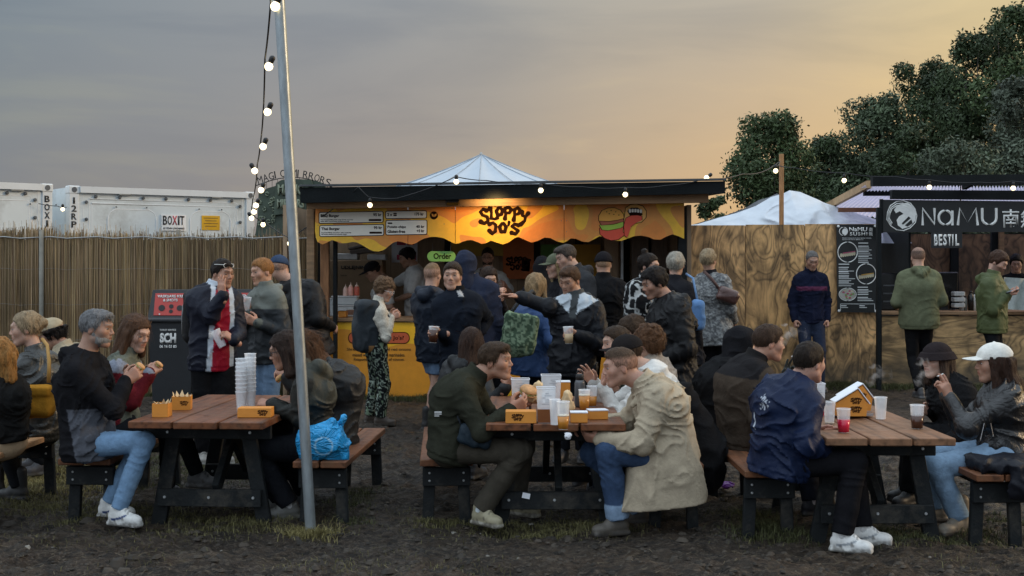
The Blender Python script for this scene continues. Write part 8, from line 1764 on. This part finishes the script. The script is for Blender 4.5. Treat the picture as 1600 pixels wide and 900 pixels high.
burger(Wp(436, 568, 8.9), .042, 'burger held up to her mouth by the auburn-haired woman', (-.9, -.1, .3)); burger(Wp(438, 590, 8.85), .040, 'dark bun held just below the burger beside the pole', (-.7, -.2, .6)); burger(Wp(219, 573, 8.3), .034, 'last bite of a burger in the grey-haired man’s hands', (.6, 0, .7)); burger(Wp(248, 570, 8.95), .032, 'last bite of a burger in the clasped hands of the woman in the scarf', (.6, 0, .7))
cup(hc(19, -1), .15, .042, 'tilted empty cup hanging from the hand of the man with sunglasses', tilt=-.45, tx=(0, 1, 0), group='cups in people’s hands'); cup(hc(20, 1, .12), .12, .042, 'cup raised to chest height by the ginger-haired man', tilt=.1, group='cups in people’s hands')
cup(hc(24, 1, .135), .135, .042, 'brown beer held by the young man glancing at the camera', 'dark', .8, tilt=.06, group='cups in people’s hands'); cup(hc(33, -1, .14), .14, .042, 'half-full pale drink held by the man with the outstretched arm', 'pale', .6, tilt=-.05, group='cups in people’s hands')
o = empty('mobile_phone', Wp(1581, 456, 14.8), 'phone lying flat in the hands of the man in the moss-green parka', 'phone'); b = MB(); b.box(tuple(Wp(1581, 455, 14.78)), (.16, .08, .010), Matrix.Rotation(-.25, 3, 'Y'), .003); b.done('case', INK, o); b = MB(); b.box(tuple(Wp(1581, 454, 14.78)), (.145, .070, .004), Matrix.Rotation(-.25, 3, 'Y')); b.done('screen', M('phone_screen', (.25, .28, .30), .2, bump=0), o)
def_=0
CIG = M('cigarette_paper', (.75, .74, .70), .8, bump=0)
for (x0, y0, x1, y1, Y, lb) in ((1237, 557, 1246, 552, 8.75, 'lit cigarette in the gloved hand beside the brown-jacketed man'), (1465, 588, 1474, 584, 8.15, 'lit cigarette between the fingers of the woman in the white cap')):
    o = empty('cigarette', Wp(x0, y0, Y), lb, 'cigarette'); a, c = Wp(x0, y0, Y), Wp(x1, y1, Y); b = MB(); b.tube([a, c], .0042, 8); b.done('paper', CIG, o); b = MB(); b.tube([a, a + (a - c) * .12], .0040, 8); b.done('ember', M('ash', (.3, .25, .22), .9), o)
def smoke(px, py, Y, rx, rz, label, dens):
    c = Wp(px, py, Y); m = bpy.data.materials.new('cigarette_smoke'); m.use_nodes = True; n, l = m.node_tree.nodes, m.node_tree.links; n.clear(); ot = n.new('ShaderNodeOutputMaterial'); v = n.new('ShaderNodeVolumePrincipled'); l.new(v.outputs[0], ot.inputs['Volume'])
    tc = n.new('ShaderNodeTexCoord'); no = nd(n, 'ShaderNodeTexNoise', Scale=9.0, Detail=4.0, Distortion=2.2); l.new(tc.outputs['Object'], no.inputs[0]); r = n.new('ShaderNodeMapRange'); l.new(no.outputs[0], r.inputs[0]); r.inputs[1].default_value = .54; r.inputs[2].default_value = .70; r.inputs[4].default_value = dens
    l.new(r.outputs[0], v.inputs['Density']); v.inputs['Color'].default_value = (.9, .9, .92, 1); v.inputs['Anisotropy'].default_value = .2
    V, Q = sdf_mesh([('u', 0, ell((0, 0, 0), (rx, rx * .6, rz))), ('d', 0, lambda x, y, z: -.5 * rx * (noise(x * 12, y * 12, z * 9) - .5))], (-rx * 1.3, -rx, -rz * 1.3), (rx * 1.3, rx, rz * 1.3), rx / 7)
    o = finish('smoke', npmesh('smoke', V + np.array(c, np.float32), Q), m, None, True); props(o, label, 'smoke', kind='stuff')
smoke(1236, 522, 8.7, .10, .09, 'puff of cigarette smoke before the brown-jacketed man’s face', 13); smoke(1448, 580, 8.3, .09, .11, 'thin smoke curling from the cigarette of the woman in the white cap', 9); smoke(1372, 585, 9.6, .10, .10, 'drifting wisp of smoke above the right table', 8)
# ------------------------------------------------------------------ bags and loose clothing
def wr_(amp, f): return ('d', 0, lambda x, y, z: -amp * (ridge(noise(x * f + 2.2 * noise(x * 7, y * 7, z * 7), y * f, z * f * .8 + 3)) - .35))
def bag(name, label, cat, prims, c, rad, m, col, h_=.01, colfn=None, straps=(), strapc=None, srad=.012, group=None):
    c = np.array(c, np.float32); root = empty(name, (float(c[0]), float(c[1]), float(c[2] - rad)), label, cat, group); sdf_obj('bag_body', prims, c - rad * 1.5, c + rad * 1.5, h_, m, root, col=col, colfn=colfn)
    for pts in straps: b = MB(); b.tube(pts, srad, 6); o = b.done('strap', M('strap_' + name + str(strapc), strapc or col, .8), root, True)
    return root
PLB = M_attr('plastic_bag', .35, .08, 8, .4, 20, crease=.8)
c = Wp(505, 686, 8.22); bag('plastic_bag', 'bright blue plastic carrier bag standing on the bench behind the pole', 'bag', [('u', 0, ell((c.x + .0, c.y, c.z - .005), (.165, .13, .105))), ('u', .03, rc((c.x - .10, c.y, c.z - .08), (c.x + .12, c.y, c.z - .085), .05, .055)), ('u', .02, rc((c.x + .05, c.y, c.z + .06), (c.x + .13, c.y - .01, c.z + .135), .035, .012)), ('u', .02, rc((c.x + .02, c.y - .03, c.z + .06), (c.x + .06, c.y - .05, c.z + .12), .03, .010)), wr_(.030, 13)], c, .22, PLB, (.02, .30, .62), .008,
    colfn=lambda V, cc: np.where((np.abs(np.hypot(V[:, 0] - c.x - .02, V[:, 2] - c.z + .03) - .055) < .005)[:, None], np.array([[.25, .5, .7]]), cc))
c = Wp(52, 628, 8.78); bag('shoulder_bag', 'mustard yellow shoulder bag hanging on the back of the woman in the leather jacket', 'bag', [('u', .02, rbox(tuple(c), (.135, .055, .105), .04, Matrix.Rotation(-.06, 3, 'Y'))), ('u', .02, rbox((c.x, c.y - .03, c.z + .075), (.13, .035, .035), .02)), wr_(.016, 11)], c, .17, CLOTH, (.33, .155, .018), .009, straps=[[Wp(76, 598, 8.8), Wp(77, 565, 8.82), Wp(74, 540, 8.95), Wp(66, 530, 9.1)]], strapc=(.36, .20, .05), srad=.013)
I = PINFO[22]; P_ = I['N'] - I['f'] * .11 - I['u'] * .22; R_ = np.stack([I['r'], I['f'], I['u']], 1)
bag('backpack', 'large dark grey roll-top backpack worn by the woman in the cream sweater', 'backpack', [('u', .02, rbox(P_ - I['u'] * .0, (.155, .115, .27), .07, R_)), ('u', .03, ell(P_ - I['f'] * .06 - I['u'] * .05, (.12, .09, .18), R_)), wr_(.016, 9)], P_, .36, SHELL, (.025, .031, .037), .011,
    colfn=lambda V, cc: np.where((((V - P_) @ I['u'] < -.20) & ((V - P_) @ I['f'] > .0))[:, None], np.array([[.28, .15, .06]]), cc), straps=[[Vector(I['N'] + I['r'] * s * .10 - I['f'] * .09), Vector(I['N'] + I['r'] * s * .105 + I['f'] * .03 - I['u'] * .01), Vector(I['N'] + I['r'] * s * .125 + I['f'] * .115 - I['u'] * .15), Vector(I['N'] + I['r'] * s * .16 + I['f'] * .02 - I['u'] * .33)] for s in (1, -1)], strapc=(.02, .024, .028), srad=.018)
def mottled(V, cc): return np.where((noise(V[:, 0] * 55, V[:, 1] * 55, V[:, 2] * 55) > .5)[:, None], np.array([[.17, .23, .15]]), np.array([[.055, .085, .055]]))
c = Wp(812, 521, 11.6); bag('tote_bag', 'mottled green tote bag on the shoulder of the wavy-haired blonde woman', 'bag', [('u', .02, rbox(tuple(c), (.155, .055, .185), .04, Matrix.Rotation(.16, 3, 'Y'))), ('u', .04, ell((c.x - .03, c.y, c.z - .10), (.15, .09, .12))), wr_(.018, 10)], c, .25, CLOTH, (.1, .14, .1), .011, colfn=mottled, straps=[[Wp(796, 492, 11.6), Wp(812, 470, 11.65), Wp(832, 455, 11.8), Wp(838, 462, 11.95)]], strapc=(.014, .016, .018), srad=.018)
c = Wp(1091, 492, 11.9); bag('tote_bag', 'sky-blue fabric tote hanging from the shoulder of the grey-blonde woman', 'bag', [('u', .02, rbox(tuple(c), (.055, .09, .14), .04)), wr_(.015, 10)], c, .16, CLOTH, (.10, .19, .36), .011, straps=[[Wp(1090, 470, 11.9), Wp(1083, 435, 12.0), Wp(1072, 428, 12.15)]], strapc=(.12, .22, .38))
c = Wp(1137, 462, 13.35); bag('shoulder_bag', 'small brown crossbody bag of the woman in the speckled cardigan', 'bag', [('u', .02, rbox(tuple(c), (.11, .07, .075), .04, Matrix.Rotation(.35, 3, 'Y'))), wr_(.012, 10)], c, .13, LEATHER, (.075, .036, .03), .012, straps=[[Wp(1124, 452, 13.4), Wp(1112, 436, 13.42), Wp(1100, 424, 13.5)]], strapc=(.07, .036, .03), srad=.016)
c = Wp(1092, 672, 8.45); bag('backpack', 'limp black bag sagging behind the man in the trench coat', 'bag', [('u', 0, rc((c.x - .10, c.y, c.z + .26), (c.x + .05, c.y, c.z - .10), .05, .12)), ('u', .06, ell((c.x + .05, c.y, c.z - .20), (.12, .16, .22))), wr_(.03, 9)], c, .34, CLOTH, (.010, .010, .011), .012)
I = PINFO[19]; P_ = I['N'] - I['f'] * .19 - I['u'] * .24 + I['r'] * .06; R_ = np.stack([I['r'], I['f'], I['u']], 1)
bag('backpack', 'black backpack worn by the man with sunglasses on his head', 'backpack', [('u', .02, rbox(P_, (.16, .10, .23), .07, R_)), wr_(.015, 9)], P_, .30, SHELL, (.009, .009, .010), .012, straps=[[Vector(P_ + I['r'] * .165 + I['u'] * .1), Vector(P_ + I['r'] * .17), Vector(P_ + I['r'] * .165 - I['u'] * .15)]], strapc=(.25, .25, .25), srad=.005)
c = Wp(752, 520, 12.4); bag('shopping_bag', 'bright blue bag glimpsed between the hooded man and the phone-reading woman', 'bag', [('u', .02, rbox(tuple(c), (.08, .06, .13), .03)), wr_(.015, 10)], c, .15, PLB, (.02, .16, .42), .012)
c = Wp(730, 690, 7.98); I = PINFO[7]; c = Wp(742, 682, 8.0); bag('belt_bag', 'dark teal belt bag hanging at the hip of the man in the green fleece', 'bag', [('u', .02, rbox(tuple(c), (.10, .045, .065), .035, Matrix.Rotation(.25, 3, 'Y'))), wr_(.014, 12)], c, .12, SHELL, (.014, .024, .034), .008, straps=[[Wp(722, 668, 8.02), Wp(715, 650, 8.03), Wp(728, 625, 8.05)]], strapc=(.014, .02, .028), srad=.008)
c = Wp(1584, 752, 7.72); root = empty('jacket', (c.x, c.y, .43), 'dark jacket lying folded over the end of the bench at the right edge', 'jacket')
sdf_obj('cloth', [('u', 0, rbox((c.x - .03, c.y + .05, .468), (.20, .16, .035), .03)), ('u', .03, rbox((c.x + .06, c.y - .13, .40), (.13, .035, .10), .03)), wr_(.035, 11)], (c.x - .3, c.y - .3, .2), (c.x + .25, c.y + .3, .55), .010, SHELL, root, col=(.012, .013, .018))
b = MB(); p = Wp(1137, 737, 9.0); o = empty('litter', (p.x, 9.6, 0), 'purple scrap of litter on the ground between the middle and right tables', 'litter'); sdf_obj('scrap', [('u', 0, ell((p.x + .1, 9.6, .02), (.05, .04, .02))), wr_(.02, 30)], (p.x, 9.5, -.02), (p.x + .2, 9.7, .07), .006, PLB, o, col=(.22, .03, .35))
c = Wp(822, 784, 8.15); o = empty('litter', tuple(c), 'white paper scrap stuck on the foot rail of the middle table', 'litter'); b = MB(); b.box((c.x, 8.128, .21), (.05, .004, .035), Matrix.Rotation(.2, 3, 'Y')); b.done('scrap', WHC, o)
# zips of the biker jacket and the small chest emblems
b = MB(); ZM = M('zip_metal', (.62, .62, .62), .3, .9, bump=0)
